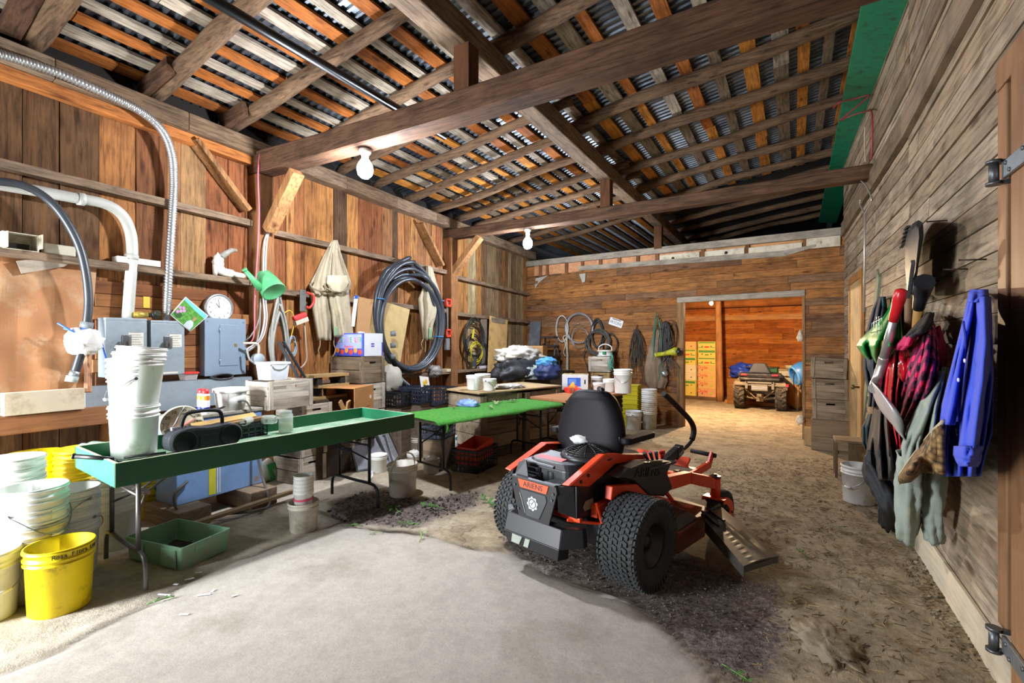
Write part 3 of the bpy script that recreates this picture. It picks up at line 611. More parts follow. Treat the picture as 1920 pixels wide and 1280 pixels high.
def crate(label, loc, w, d, h, rz, tone='grey', group='wooden apple crates', hole_front=True, tilt=None, boards=2):
    """wooden apple crate, front face at local y = 0: end panels with a hand hole and cleats, side boards, bottom"""
    mx = WD('crate_'+tone, {'grey': ['b8aea0', 'a69b8b', 'c2b8aa', '988c7c'], 'dark': ['7a6a56', '6b5c4a', '857460'], 'tan': ['a88a60', '9a7c54', 'b3956a']}[tone], 'x', 1.3)
    t = T('wooden_crate', label, 'crate', loc, rz if tilt is None else (tilt[0], tilt[1], rz), group)
    T_ = .016
    for y, nm in ((0, 'end_panel'), (d-T_, 'end_panel')):
        m = MB(); hh = h-.004; hw = min(.055, w*.16); hz0, hz1 = h*.72, h*.72+.026
        if hole_front:
            m.box(-w/2, w/2, y, y+T_, 0, h*.36-.002); m.box(-w/2, w/2, y, y+T_, h*.36, hz0); m.box(-w/2, -hw, y, y+T_, hz0, hz1); m.box(hw, w/2, y, y+T_, hz0, hz1); m.box(-w/2, w/2, y, y+T_, hz1, hh)
        else:
            for b in range(3): m.box(-w/2, w/2, y, y+T_, hh*b/3+.002, hh*(b+1)/3-.003)
        e = m.build(nm, mx, t, .002)
        for sx in (-1, 1):
            c = MB(); x = sx*(w/2-.03); yy = y-.012 if y == 0 else y+T_
            c.box(x-.022, x+.022, yy, yy+.012, .004, h)
            c.build('cleat', WD('cleat_'+tone, {'grey': ['c4baac', 'aa9e8e'], 'dark': ['84745f', '786852'], 'tan': ['b09468', 'a58860']}[tone], 'z', 1.3), e, .002)
    for sx in (-1, 1):
        m = MB(); x = sx*(w/2-.005)
        for b in range(boards): m.box(x-.005, x+.005, T_, d-T_, h*b/boards+.003, h*(b+1)/boards-.006)
        m.build('side_boards', WD('side_'+tone, {'grey': ['b8aea0', 'a69b8b', 'c2b8aa'], 'dark': ['7a6a56', '6b5c4a'], 'tan': ['a88a60', '9a7c54']}[tone], 'y', 1.3), t, .002)
    m = MB()
    for b in range(3): m.box(-w/2+.01, w/2-.01, d*b/3+.018, d*(b+1)/3-.004, .003, .013)
    m.build('bottom_boards', mx, t)
    return t
def legframe(t, x, y0, y1, top, toward, mat, name='leg_frame', sq=False):
    """folding table leg: two posts, arched foot, brace to the underside"""
    m = MB(); r = .014; a, b = y0+.12, y1-.12; zc = .2
    for y in (a, b): m.tube([(x, y, top), (x, y, zc)], r, 4 if sq else 8, smooth=not sq)
    m.tube(spline([(x, y0, 0), (x, y0, .1), (x, y0+.02, .17), (x, y0+.09, zc), (x, (y0+y1)/2, zc), (x, y1-.09, zc), (x, y1-.02, .17), (x, y1, .1), (x, y1, 0)], 4), r, 8)
    m.tube([(x, a, top-.12), (x, b, top-.12)], r*.7, 6)
    o = m.build(name, mat, t)
    g = MB(); ym = (a+b)/2
    g.tube([(x, a+.02, .42), (x+toward*.1, ym-.05, top-.16), (x+toward*.34, ym-.05, top-.01)], .008, 6); g.tube([(x, b-.02, .42), (x+toward*.1, ym+.05, top-.16), (x+toward*.34, ym+.05, top-.01)], .008, 6)
    g.box(x+toward*.1-.02, x+toward*.1+.02, ym-.07, ym+.07, top-.175, top-.15)
    g.build('folding_brace', mat, o); return o
# ---------------------------------------------------------------- green tray table
TT = T('tray_table', 'long folding table with a dark green raised-edge tray top', 'table', (-3.335, 1.13, 0), PI/2-.065)
LT, DT, HT = 2.315, .80, .805                       # local x runs along the wall, y towards it; top of the rim
GD = P('tray_green', '07502b', .4, var=.1, bump=.06, bs=30)
GE = P('tray_edge', '1a7a48', .45, var=.12, dirt=('a8b8a0', .2, 40))
m = MB(); m.box(.02, LT-.02, .02, DT-.02, .675, .70); m.build('tray_bottom', P('tray_floor', '7fa888', .5, var=.1, dirt=('b9c4ae', .55, 5)), TT)
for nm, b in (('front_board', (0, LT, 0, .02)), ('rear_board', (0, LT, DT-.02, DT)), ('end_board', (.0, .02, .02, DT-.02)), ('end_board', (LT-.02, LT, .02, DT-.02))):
    m = MB(); m.box(b[0], b[1], b[2], b[3], .665, HT if b[2] < .3 or nm == 'rear_board' else HT-.004); o = m.build(nm, GD if nm != 'end_board' else P('tray_end_daylit', '2c8a62', .5, var=.12), TT, .003)  # end boards coloured lighter to stand in for the daylight on them
    m = MB(); m.box(b[0]+.002, b[1]-.002, b[2]+.002, b[3]-.002, HT-.001, HT+.0012); m.build('worn_edge', P('worn_wood', 'a9ad94', .7, var=.2, ns=30), o)
legframe(TT, .16, .05, DT-.02, .67, 1, P('leg_dark', '6a6664', .4, .6, dirt=('7a5a34', .25, 8)))
legframe(TT, LT-.42, .03, DT-.08, .67, -1, BLKM)
# table with green turf, brown board table
TURF = P('turf', '43952f', .95, var=.35, ns=45, bump=1, bs=150, dirt=('6f7f4a', .25, 18))
G2 = T('turf_table', 'folding table covered with bright green artificial turf', 'table', (-3.1, 3.68, fz(3.7)), PI/2-.225)
L2, D2, H2 = 2.05, .74, .745
m = MB(); m.box(.03, L2-.02, .03, D2-.03, H2-.045, H2-.004); m.build('tabletop', P('table_grey', '8a8578', .6), G2, .01)
def turf(a, b):
    x = a*(L2+.02)-.01; y = b*(D2+.05)-.03; z = H2+.003*noise.noise(Vector((x*5, y*5, 0)))
    if b < .06: z -= (.06-b)/.06*(.035+.02*noise.noise(Vector((x*4, 0, 5))))
    return Vector((x, y, z))
m = MB(); m.grid(turf, 60, 24); m.build('turf_mat', TURF, G2, solid=.006)
m = MB(); m.tube(spline([(.1, -.02, H2-.03), (.11, -.03, H2-.07), (.1, -.028, H2-.12)], 4), [.012]*4+[.014]*4+[.01], 8); m.build('turf_tail', TURF, G2)
legframe(G2, .2, .04, D2-.04, H2-.05, 1, BLKM); legframe(G2, L2-.25, .04, D2-.04, H2-.05, -1, BLKM)
G3 = T('board_table', 'table with a bare brown hardboard top behind the lawn mower', 'table', (-2.62, 5.74, fz(5.7)), PI/2-.26)
L3, D3, H3 = 1.50, .66, .80
m = MB(); m.box(0, L3, 0, D3, H3-.035, H3); m.build('tabletop', WD('hardboard', ['a5734c', '9d6c46'], 'x', .5, .6, .05, dark=.85), G3, .003)
legframe(G3, .2, .05, D3-.05, H3-.035, 1, BLKM); legframe(G3, L3-.2, .05, D3-.05, H3-.035, -1, BLKM)

# ---------------------------------------------------------------- bucket stack on the tray
def tray(u, v): p = hz(u, v, .701); return p
p = onfloor(252, 861, .135, .701); R0 = .148
bucket('lowest white bucket of the tall stack standing in the green tray', p, R0, .36, WHT, RZL-.9, None)
ST = 'nested white buckets on the green tray'
b2 = bucket('white bucket with printed label nested second from the bottom of the tray stack', p+Vector((0, 0, .245)), R0, .37, WHT, RZL-1.2, 'down', -.5, tilt=(.01, -.02))
for i, l in enumerate(['EASY', 'CARE', '2.5 kg']):
    pass
m = MB()
for k in range(9): m.grid(lambda a, b, k=k: Vector((math.cos(-.55+a*.22)*(.1325+.0105*((.13+k*.011)/.37)*1.1+.002), math.sin(-.55+a*.22)*(.1325+.0105*((.13+k*.011)/.37)*1.1+.002), .13+k*.011+b*.005)), 4, 1)
m.build('printed_label', P('print_grey', '8a8c88', .6), b2)
m = MB(); m.grid(lambda a, b: Vector((math.cos(-.1+a*.3)*(.140+.003*b), math.sin(-.1+a*.3)*(.140+.003*b), .17+b*.09)), 6, 2); m.build('green_label', P('label_green', '3a9a4a', .5), b2)
for i, (dz, tx, lab) in enumerate(((.285, .012, 'white bucket third from the bottom of the tray stack, rim showing only'), (.325, -.02, 'white bucket fourth from the bottom of the tray stack, with a wire ear'), (.362, .035, 'white bucket second from the top of the tray stack, rim showing only'), (.40, .055, 'topmost white bucket of the tall tray stack, tipped a little'))):
    q = bucket(lab, p+Vector((.004*i, .003*i, dz)), R0, .37, WHT, RZL+i*.7, None, tilt=(tx, -.03-.012*i))
# ---------------------------------------------------------------- buckets along the plank wall
def wstack(x, y, n, labs, mat=WHT, R=.152, h=.37, step=.06, hd=True, rings=(.97, .86, .79)):
    for i in range(n):
        bucket(labs[i], (x+.004*math.sin(i*2), y+.004*math.cos(i*3), fz(y)+step*i), R, h, mat, rn(0, 6), 'down' if (i == n-1 and hd) else None, rn(0, 6), rings=rings)
yb = bucket('yellow bucket standing alone on the floor beside the near table foot', onfloor(113, 1156, .13), .155, .37, YEL, PI/2+.35, None)
for i, ch in enumerate('Rosa Flora Ltd'):
    if ch == ' ': continue
    a = -PI/2-.78+.105*i; r = .1535; text('lettering', ch, P('ink_dark', '20242c', .6), yb, (r*math.cos(a), r*math.sin(a), .338), (PI/2, 0, a+PI/2), .034, .0012)
m = MB(); m.grid(lambda a, b: Vector((math.cos(2*PI*a), math.sin(2*PI*a), 0))*(.133*b)+Vector((0, 0, .2+.01*noise.noise(Vector((a*9, b*5, 0)))))
       , 24, 4); m.build('dirt_inside', P('dry_soil', '5a4a22', .9, var=.4, ns=50), yb)
q = bucket('old white bucket half out of the picture beside the yellow bucket', onfloor(-32, 1178, .13), .15, .37, WHT, .4, None); bucket_handle(q, .15, .37, 'down', 1.5)
x, y = -3.9, .93
labs = ['lowest white bucket of the stack behind the lone yellow bucket', 'second white bucket of the stack behind the lone yellow bucket', 'third white bucket of the stack behind the lone yellow bucket', 'fourth white bucket of the stack behind the lone yellow bucket', 'top white bucket with a blue label, stacked behind the lone yellow bucket']
for i in range(5):
    q = bucket(labs[i], (x+.004*math.sin(i*2), y, fz(y)+.072*i), .155, .37, WHT if i > 1 else WHT2, .3*i, 'down' if i == 3 else None, 1.1)
m = MB(); m.grid(lambda a, b: Vector((math.cos(-.9+a*.75)*(.1425+.006*b), math.sin(-.9+a*.75)*(.1425+.006*b), .17+b*.075)), 8, 2); lb = m.build('paper_label', P('label_white', 'eef2f4', .5), q)
m = MB(); m.grid(lambda a, b: Vector((math.cos(-.9+a*.75)*.1495, math.sin(-.9+a*.75)*.1495, .236+b*.008)), 8, 1); m.build('blue_stripe', P('label_blue', '58b8cc', .5), lb)
for i in range(7): bucket('white bucket in the tall nested pile nearest the plank wall edge, %s from below' % ['first', 'second', 'third', 'fourth', 'fifth', 'sixth', 'seventh'][i], (-4.3, .93, fz(.9)+.068*i), .155, .37, WHT, i*.5, None)
for i in range(6): bucket('yellow bucket in the nested pile against the plank wall, %s from below' % ['first', 'second', 'third', 'fourth', 'fifth', 'sixth'][i], (-4.72, 1.13, fz(1)+.07*i), .155, .37, YEL, i*.5, None)
for i in range(6): bucket('yellow bucket in the pile behind the tray end, %s from below' % ['first', 'second', 'third', 'fourth', 'fifth', 'sixth'][i], (-4.50, 1.33, fz(1)+.074*i), .158, .37, YEL, i*.5, None)
for i in range(4): bucket('white bucket of the pile under the near tray table end, %s from below' % ['first', 'second', 'third', 'fourth'][i], (-4.06, 1.14, fz(1)+.065*i), .152, .37, WHT, i*.5, 'down' if i in (1, 3) else None, 2.2+i)
for i in range(4): bucket('white bucket of the pile beneath the tray behind the tote, %s from below' % ['first', 'second', 'third', 'fourth'][i], (-4.36, 1.47, fz(1.5)+.06*i), .152, .36, WHT, i*.8, 'down' if i == 3 else None, .8)
hb = bucket('yellow bucket with a green heart mark under the tray table by the wall', (-4.90, 1.88, fz(1.9)), .155, .37, P('bucket_yellow_dirty', 'd9c21a', .45, dirt=('8a7c20', .4, 6)), PI/2, None)
def heart(t): return (16*math.sin(t)**3/17, (13*math.cos(t)-5*math.cos(2*t)-2*math.cos(3*t)-math.cos(4*t))/17)
m = MB(); n = 24; pts = []
for k in range(n):
    hx, hy = heart(2*PI*k/n); a = -PI/2+.2+hx*.2; r = .153; pts.append((r*math.cos(a), r*math.sin(a), .25+hy*.04))
m.add(pts, [tuple(range(n))]); m.build('heart_mark', P('heart_green', '2c6a2a', .5), hb)
for i, (s_, z, sz) in enumerate((('FLOWER', .20, .026), ('MADE OF', .165, .018))):
    for k, ch in enumerate(s_): a = -PI/2-.5+.13*k; text('lettering', ch, P('ink_dark', '', .6), hb, (.153*math.cos(a), .153*math.sin(a), z), (PI/2, 0, a+PI/2), sz, .001)
# green tote on the floor
GT = T('plastic_tote', 'muted green plastic bus tote lying open on the floor beneath the tray table', 'tote', (-3.80, 1.66, fz(1.66)), .2)
s = P('tote_green', '82b08e', .5, var=.08, dirt=('8d9f86', .4, 6))
m = MB(); w, d, h, t_ = .57, .37, .155, .006
def rr_(w, d, r, z, n=5):
    o = []
    for cx, cy, a0 in ((w/2-r, d/2-r, 0), (-w/2+r, d/2-r, PI/2), (-w/2+r, -d/2+r, PI), (w/2-r, -d/2+r, 1.5*PI)):
        o += [Vector((cx+r*math.cos(a0+PI/2*k/n), cy+r*math.sin(a0+PI/2*k/n), z)) for k in range(n+1)]
    return o
def rloft(m, rings, close=True):
    n = len(rings[0]); vs = [p for r in rings for p in r]
    fs = [(i*n+k, i*n+(k+1) % n, (i+1)*n+(k+1) % n, (i+1)*n+k) for i in range(len(rings)-1) for k in range(n)]
    if close: fs += [tuple(range(n-1, -1, -1)), tuple((len(rings)-1)*n+k for k in range(n))]
    return m.add(vs, fs)
rloft(m, [rr_(w*.93, d*.92, .02, 0), rr_(w*.985, d*.98, .02, h-.02), rr_(w, d, .02, h-.02), rr_(w, d, .02, h), rr_(w*.965, d*.95, .018, h), rr_(w*.92, d*.9, .018, .006)])
m.build('tub', s, GT)
for sx in (-1, 1):
    for sy in (-1, 1): m = MB(); m.box(sx*.16-.07, sx*.16+.07, sy*d/2-.005, sy*d/2+.005, .012, h-.02); m.build('side_rib', s, GT, .003)
for sx in (-1, 1):
    m = MB(); m.box(sx*(w/2-.004)-.006, sx*(w/2-.004)+.006, -.09, .09, h-.055, h-.012); m.build('grip_lip', s, GT, .003)
m = MB(); m.grid(lambda a, b: Vector(((a-.5)*w*.8, (b-.5)*d*.8, .012+.012*noise.noise(Vector((a*8, b*6, 0))))), 16, 12); m.build('soil_crumbs', P('dark_soil', '3a3228', .95, var=.4, ns=60), GT)
# small white bucket pair in front of the table
p = onfloor(569, 1001, .1); bucket('squat white bucket with a stack of small tubs on top, on the open floor', p, .118, .235, WHT2, .3, None, rings=(.97, .84))
for i in range(5):
    q = bucket('small white tub in the short stack on the squat bucket, %s' % ['lowest with a pink band', 'second', 'third', 'fourth', 'topmost'][i], p+Vector((.0, 0, .20+.03*i if i else .20)), .078-.001*i, .13, WHT, i, None, rings=(.97, .85), name='small_tub', cat='tub')
    if i == 0:
        m = MB(); m.lathe([(.0765, .05), (.078, .066)], 28); m.build('pink_band', P('pink_print', 'e0506a', .5), q)
p = onfloor(755, 934, .125); q = bucket('dirty white bucket with its handle standing up, beside the turf table', p, .15, .32, WHT2, PI/2-.6, None, rings=(.97, .88, .81)); bucket_handle(q, .15, .32, 'up', .5, P('handle_cream', 'b8ad92', .5), False, .009)
# ================================================================ on and against the plank wall
def rel(m, loc): m.v = [p-Vector(loc) for p in m.v]; return m
GREYP = P('grey_enamel', '93a0a8', .45, .1, .08, dirt=('7c8488', .25, 7))
GREYB = P('panel_blue_grey', '8a9db0', .42, .1, .05)
def chaikin(): pass
def wthing(name, label, cat, lo, w=None, rz=RZL, group=None): return T(name, label, cat, lo, rz, group)
def ebox(label, u0, v0, u1, v1, off):
    lo, w, h = zrect(wl, u0, v0, u1, v1, off); t = T('switch_box', label, 'switch box', lo, RZL, 'grey disconnect switches')
    m = MB(); m.box(-w/2, w/2, .012, off-.02, 0, h); m.build('body', GREYP, t, .006)
    m = MB(); m.box(-w/2-.004, w/2+.004, 0, .014, .004, h-.02); m.box(-w/2-.004, w/2+.004, -.003, off-.03, h-.02, h+.004); m.build('cover', GREYP, t, .004)
    m = MB(); m.box(-.035, .03, -.012, 0, h*.50, h*.72); m.build('handle_plate', P('plate_dark', '63676a', .4, .5), t, .003)
    m = MB(); m.box(-.03, .005, -.06, -.012, h*.52, h*.6); m.box(-.022, -.003, -.085, -.05, h*.53, h*.70); m.build('handle', P('handle_grey', '7d7b76', .4, .4), t, .004)
    m = MB(); m.box(.012, w*.42, -.0012, 0, h*.52, h*.76); l = m.build('paper_label', P('paper_cream', 'dcd9cc', .8), t)
    m = MB()
    for k in range(6): m.box(.02, w*.42-.01-.012*(k % 3), -.002, -.0011, h*.55+.021*k, h*.55+.021*k+.005)
    m.build('print', P('print_grey', '8a8c88'), l)
    return t, w, h
ebox('first grey switch box with a lever and paper label, under the plain grey pipe', 200, 597, 276, 706, .17)
t2, w, h = ebox('second grey switch box with a lever, under the ribbed conduit', 285, 602, 346, 703, .17)
m = MB(); m.box(-w*.3, w*.3, -.0015, 0, .012, .03); m.build('white_sticker', P('paper_cream', ''), t2)
lo, w, h = zrect(wl, 386, 598, 461, 702, .12); t = T('breaker_box', 'blue-grey breaker panel with a closed door on the horizontal boards', 'breaker panel', lo, RZL)
m = MB(); m.box(-w/2, w/2, .006, .11, 0, h); m.build('body', GREYB, t, .006)
m = MB(); m.box(-w/2-.006, w/2+.006, -.004, .006, -.006, h+.006); m.build('cover', GREYB, t, .003)
m = MB(); m.box(-w*.16, w*.3, -.010, -.004, h*.16, h*.90); d = m.build('door', GREYB, t, .003)
m = MB(); m.box(w*.2, w*.27, -.014, -.01, h*.5, h*.56); m.build('latch', P('latch_brass', 'a08a58', .4, .6), d, .002)
m = MB()
for zz in (.25, .8): m.tube([(-w*.165, -.009, h*zz-.02), (-w*.165, -.009, h*zz+.02)], .005, 8)
m.build('hinge', P('steel', 'aab0b4', .35, .8), d)
m = MB()
for sx in (-1, 1):
    for zz in (.05, .95): m.tube([(sx*w*.45, -.004, h*zz), (sx*w*.45, -.008, h*zz)], .007, 8)
m.build('screw', P('steel', ''), t)
a, b = wl(163, 735, .2), wl(475, 732, .2); y0, y1 = a.y, b.y; L = y1-y0
t = T('wiring_trough', 'long grey steel wiring trough under the switch boxes', 'trough', (xl(y0)+.17, y0, .87), RZL)
m = MB(); m.box(0, L, 0, .15, 0, .26); m.build('body', GREYP, t, .006); m = MB(); m.box(-.004, L+.004, -.004, 0, .0, .264); m.box(-.004, L+.004, -.004, .15, .26, .264); m.build('cover', GREYP, t, .002)
# conduits and hose
def wallpts(lst): return [wl(u, v, o) for u, v, o in lst]
fp = spline(wallpts([(-70, 80, .2), (0, 101, .2), (100, 133, .2), (200, 177, .2), (262, 208, .2), (302, 242, .19), (321, 285, .16), (326, 340, .13), (323, 400, .12), (318, 480, .12), (314, 560, .11), (312, 604, .10)]), 40)
m = MB(); r = [.034+.0055*math.sin(i*PI*.75) for i in range(len(fp))]; m.tube(fp, r, 12)
o = m.build('ribbed_conduit', P('conduit_metal', 'b4b6b6', .35, .75, .1), bevel=0); tag(o, 'ribbed metal conduit curving from the plate down to the second switch box', 'conduit')
m = MB(); m.tube(spline(wallpts([(-60, 336, .1), (0, 346, .1), (70, 358, .1), (140, 371, .1), (196, 382, .1), (228, 402, .1), (244, 434, .1), (248, 475, .1), (244, 535, .1), (239, 600, .1)]), 8), .043, 14)
o = m.build('plastic_pipe', P('pipe_grey', 'b9bab2', .45, var=.06)); tag(o, 'plain grey plastic pipe bending down into the first switch box', 'pipe')
for a, b in (((146, 372), (158, 374.5)), ((247, 478), (246, 486))): m = MB(); m.tube([wl(*a, .1), wl(*b, .1)], .052, 14); m.build('coupling', P('pipe_grey', ''), o)
t = T('black_hose', 'black plastic hose hanging down with a taped end beside the cardboard sheet', 'hose', wl(157, 640, .3))
bl = wl(157, 640, .3); HP = P('hose_black', '34383e', .38, var=.12)
m = MB(); m.tube(spline(wallpts([(-60, 336, .2), (0, 340, .2), (45, 348, .2), (85, 370, .2), (118, 405, .22), (146, 455, .24), (160, 505, .26), (166, 560, .28), (163, 605, .3), (157, 640, .3), (150, 668, .3), (141, 697, .3)]), 8), .03, 12); rel(m, bl).build('pipe', HP, t)
m = MB(); m.tube(wallpts([(141, 696, .3), (137, 706, .3)]), .034, 12); rel(m, bl).build('clamp', P('steel', ''), t)
m = MB(); m.tube(wallpts([(136.5, 705, .3), (133, 716, .3)]), .04, 12); rel(m, bl).build('end_cap', P('cap_grey', 'aab3ae', .5), t)
m = MB(); m.tube(wallpts([(163.5, 604, .3), (161, 618, .3)]), .043, 12); rel(m, bl).build('coupling', P('coupling_grey', '777c80', .5), t)
m = MB(); m.tube(wallpts([(161, 617, .3), (160, 622, .3)]), .046, 12); rel(m, bl).build('blue_ring', P('blue_plastic', '2f62c8', .4), t)
def lumpy(m, c, r, amp, n=24, k=12, f=3.0, seed=0, flat=None):
    c = Vector(c); r = Vector(r)
    def fn(a, b):
        q = Vector((math.sin(PI*b)*math.cos(2*PI*a), math.sin(PI*b)*math.sin(2*PI*a), math.cos(PI*b)))
        d = 1+amp*(noise.noise(q*f+Vector((seed*5.3, 0, 0)))+.5*abs(noise.noise(q*f*2.3+Vector((0, seed*3.1, 0)))))
        p = c+Vector((q.x*r.x, q.y*r.y, q.z*r.z))*d
        if flat is not None and p.z < flat: p.z = flat+(p.z-flat)*.05
        return p
    return m.grid(fn, n, k, True, True)
m = MB(); lumpy(m, (0, 0, 0), (.09, .115, .105), .28, 28, 16, 3.4); m.build('cloth_wrap', P('wrap_white', 'dedcd6', .9, bump=.3), t)
m = MB(); m.tube([(0, -.12, .1), (.02, .1, .02), (.04, .14, -.2)], .006, 6); m.tube([(0.02, -.16, .14), (.05, .0, .02)], .007, 6); m.build('blue_string', P('blue_plastic', ''), t)
# cardboard sheet
KRAFT = P('cardboard', 'b98d5f', .85, var=.1, ns=3, dirt=('8d6a48', .3, 3))
KRAFT2 = P('cardboard_dusty', 'b07c52', .88, var=.14, ns=3, dirt=('c4a684', .45, 2.2))
bl = wl(80, 766, .3)
t = T('cardboard_sheet', 'large folded sheet of dusty cardboard leaning on the plank wall above the shelf', 'cardboard', bl)
def card(a, b):
    uT, uB = -14+a*196, -18+a*180; vT, vB = 468+a*22, 740-a*5
    fold = .022*(abs(a-.25)*1.6 if a < .6 else .56-abs(a-.6)*1.2)
    return wl(uT+(uB-uT)*b, vT+(vB-vT)*b, .03+.25*b+fold*(.3+b)+.012*noise.noise(Vector((a*4, b*4, 0))))-bl
m = MB(); m.grid(card, 31, 20, False); m.build('sheet', KRAFT2, t, solid=.006)
lo, w, h = zrect(wl, 12, 732, 163, 773, .36)
m = MB(); m.box(-w/2, w/2, 0, .07, 0, h); q = Matrix.Translation(lo-bl) @ Matrix.Rotation(RZL, 4, 'Z'); m.v = [q @ p for p in m.v]; m.build('folded_base', P('cardboard_pale', 'cdbfa8', .88, var=.1, ns=3, dirt=('a08a70', .3, 4)), t, .003)
m = MB(); m.prism([(30, 489), (138, 479), (136, 490), (120, 500), (40, 513)], .09, .112, lambda a, b, k: wl(a, b, k)); o = m.build('wood_scrap', WD('scrap_grey', ['b0a392', 'a4978a'], 'y', 1), bevel=.002, fix=True); tag(o, 'grey weathered wood scrap nailed across the top of the cardboard sheet', 'board')
for i in range(3):
    m = MB(); m.bar(wl(161+i*4, 735, .33-.02*i), wl(160+i*4.5, 655-i*3, .22-.02*i), .022, .03); tag(m.build('wood_strip', WD('strip_pink', ['c79a7c', 'b98868', 'd0a88c'], 'z', 1), bevel=.002), 'thin reddish wood strip leaning upright beside the taped hose end, strip %s' % ['nearest the cardboard', 'in the middle', 'nearest the buckets'][i], 'wood strip', 'leaning wood strips')
# shelf rail finds
CRM = P('carton_cream', 'cfc8b2', .85, var=.1, dirt=('8a8068', .35, 7))
lo, w, h = zrect(wl, 6, 437, 74, 469, .13); t = T('open_carton', 'old cream carton lying open on the shelf rail beside a flat carton', 'carton', lo, RZL)
m = MB(); q = Matrix.Translation((0, 0, h/2)) @ Matrix.Rotation(-PI/2, 4, 'X') @ Matrix.Translation((0, -h/2, -.12)); mm = MB(); box_open(mm, w, h, .13, .006); m.v = [Matrix.Rotation(PI/2, 4, 'X') @ Vector((p.x, p.y, p.z-.13)) for p in mm.v]; m.f = mm.f; m.sm = mm.sm; m.build('box', CRM, t, fix=True)
m = MB(); m.box(-w/2, -w/2+.004, -.1, 0, 0, h*.9); m.build('flap', CRM, t); m = MB(); m.box(w/2-.004, w/2, -.08, 0, .02, h); m.build('flap', CRM, t)
m = MB(); m.box(-w*.3, w*.25, .02, .09, .004, .05); m.build('contents', P('dark_gap', ''), t)
lo, w, h = zrect(wl, 86, 459, 143, 478, .12); t = MB().box(-w/2, w/2, 0, .09, 0, h).build('flat_carton', CRM, None, .006, lo, RZL); tag(t, 'flat cream carton lying on the shelf rail next to the open carton', 'carton')
for u0, u1, v0, v1, lab in ((221, 262, 480, 492, 'short white foam slab on the shelf rail behind the plain grey pipe'), (256, 302, 486, 503, 'longer white foam slab on the shelf rail between the two pipes')):
    lo, w, h = zrect(wl, u0, v0, u1, v1, .13); lo.z = 2.195; tag(MB().box(-w/2, w/2, 0, .11, 0, .055).build('foam_slab', P('foam_white', 'dad6cc', .8, bump=.2), None, .004, lo, RZL), lab, 'foam slab')
# bone with horn
bl = wl(420, 520, .1); bl.z = 2.185; t = T('animal_bone', 'white animal bone with a curved grey horn on the shelf rail above the clock', 'bone', bl, RZL)
BONE = P('bone', 'ddd8cc', .6, var=.1, bump=.2)
m = MB(); lumpy(m, (-.06, 0, .14), (.05, .045, .085), .45, 22, 16, 4); m.tube(spline([(-.07, 0, .1), (-.02, 0, .05), (.1, 0, .035), (.23, .02, .03)], 6), [.05]*6+[.045]*6+[.03]*6+[.018], 10); m.tube([(-.08, 0, .1), (-.09, 0, .0)], [.035, .02], 8); m.build('skull', BONE, t)
m = MB(); m.tube(spline([(-.03, -.01, .2), (.02, -.03, .25), (.08, -.02, .285), (.13, 0, .29)], 6), [.032]*6+[.026]*6+[.018]*6+[.008], 10); m.build('horn', P('horn_grey', '8f8a80', .45), t)
# clock, poster, small things
c = wl(411, 577, .10); t = T('wall_clock', 'round white wall clock with a silver rim standing on the breaker panel', 'clock', c, (.0, .0, RZL))
R = .145; q = Matrix.Rotation(PI/2, 4, 'X')
m = MB(); m.lathe([(R*.8, -.045), (R*.98, -.04), (R, 0), (R*.97, .012), (R*.86, .012), (R*.82, 0), (0, 0)], 40, q); m.build('case', P('clock_rim', 'b8bcc0', .3, .7), t)
m = MB(); m.lathe([(R*.84, .003), (0, .003)], 40, q); f = m.build('face', P('clock_face', 'e8e6dc', .5), t)
for k in range(12):
    a = PI/2-k*PI/6; text('numeral', str(k or 12), P('ink', '26262a', .6), f, (R*.68*math.cos(a), -.004, R*.68*math.sin(a)), FRONT, .026)
m = MB()
for a, l, w in ((PI/2+.12, .085, .004), (PI/2+.62, .055, .006)):
    m.bar((0, -.006, 0), (l*math.cos(a), -.006, l*math.sin(a)), .002, w, (0, -1, 0))
m.build('hands', P('ink', ''), f)
corners = [wl(348, 556, .175), wl(391, 592, .17), wl(357, 622, .18), wl(319, 590, .175)]
bl = (corners[0]+corners[2])/2; t = T('garden_poster', 'tilted picture poster of a flower garden between the second switch box and the breaker panel', 'poster', bl)
def pq(a, b, o=0):                              # a along the long side, b down
    A, B, C, D = corners; p = (A.lerp(B, a)).lerp(D.lerp(C, a), b); return p+Vector((.0012+o, 0, 0))-bl
def patch(name, pts, mat, o): m = MB(); m.add([pq(a, b, o) for a, b in pts], [tuple(range(len(pts)))]); return m.build(name, mat, t, fix=False)
m = MB(); m.grid(lambda a, b: pq(a, b, -.003), 4, 4); m.build('sheet', P('poster_white', 'e6e8ea', .4), t, solid=.002)
patch('sky', [(.03, .03), (.97, .03), (.97, .22), (.5, .2), (.03, .14)], P('poster_sky', '6cc0e6', .4), .001)
patch('meadow', [(.03, .14), (.5, .2), (.97, .22), (.97, .97), (.03, .97)], P('poster_green', '4f8f30', .4, var=.5, ns=40), .001)
def blob(ca, cb, ra, rb, k=12): return [(ca+ra*math.cos(2*PI*i/k), cb+rb*math.sin(2*PI*i/k)) for i in range(k)]
for j, (ca, cb) in enumerate(((.1, .5), (.2, .42), (.28, .5), (.2, .6), (.12, .7))): patch('flower', blob(ca, cb, .055, .07), P('poster_pink', 'c88cc0', .4), .002)
patch('shrub', blob(.2, .78, .16, .14), P('poster_dark', '2e5a26', .4, var=.5, ns=40), .0015)
patch('figure', [(.62, .97), (.6, .75), (.68, .62), (.8, .62), (.9, .75), (.92, .97)], P('poster_shirt', 'b9c4cc', .4), .002); patch('figure_head', blob(.745, .5, .05, .1), P('poster_skin', 'b08468', .4), .003)
lo, w, h = zrect(wl, 346, 692, 375, 708, .16); lo.z = 1.137; t = T('food_container', 'clear food container with a red lid on the wiring trough', 'container', lo, RZL)
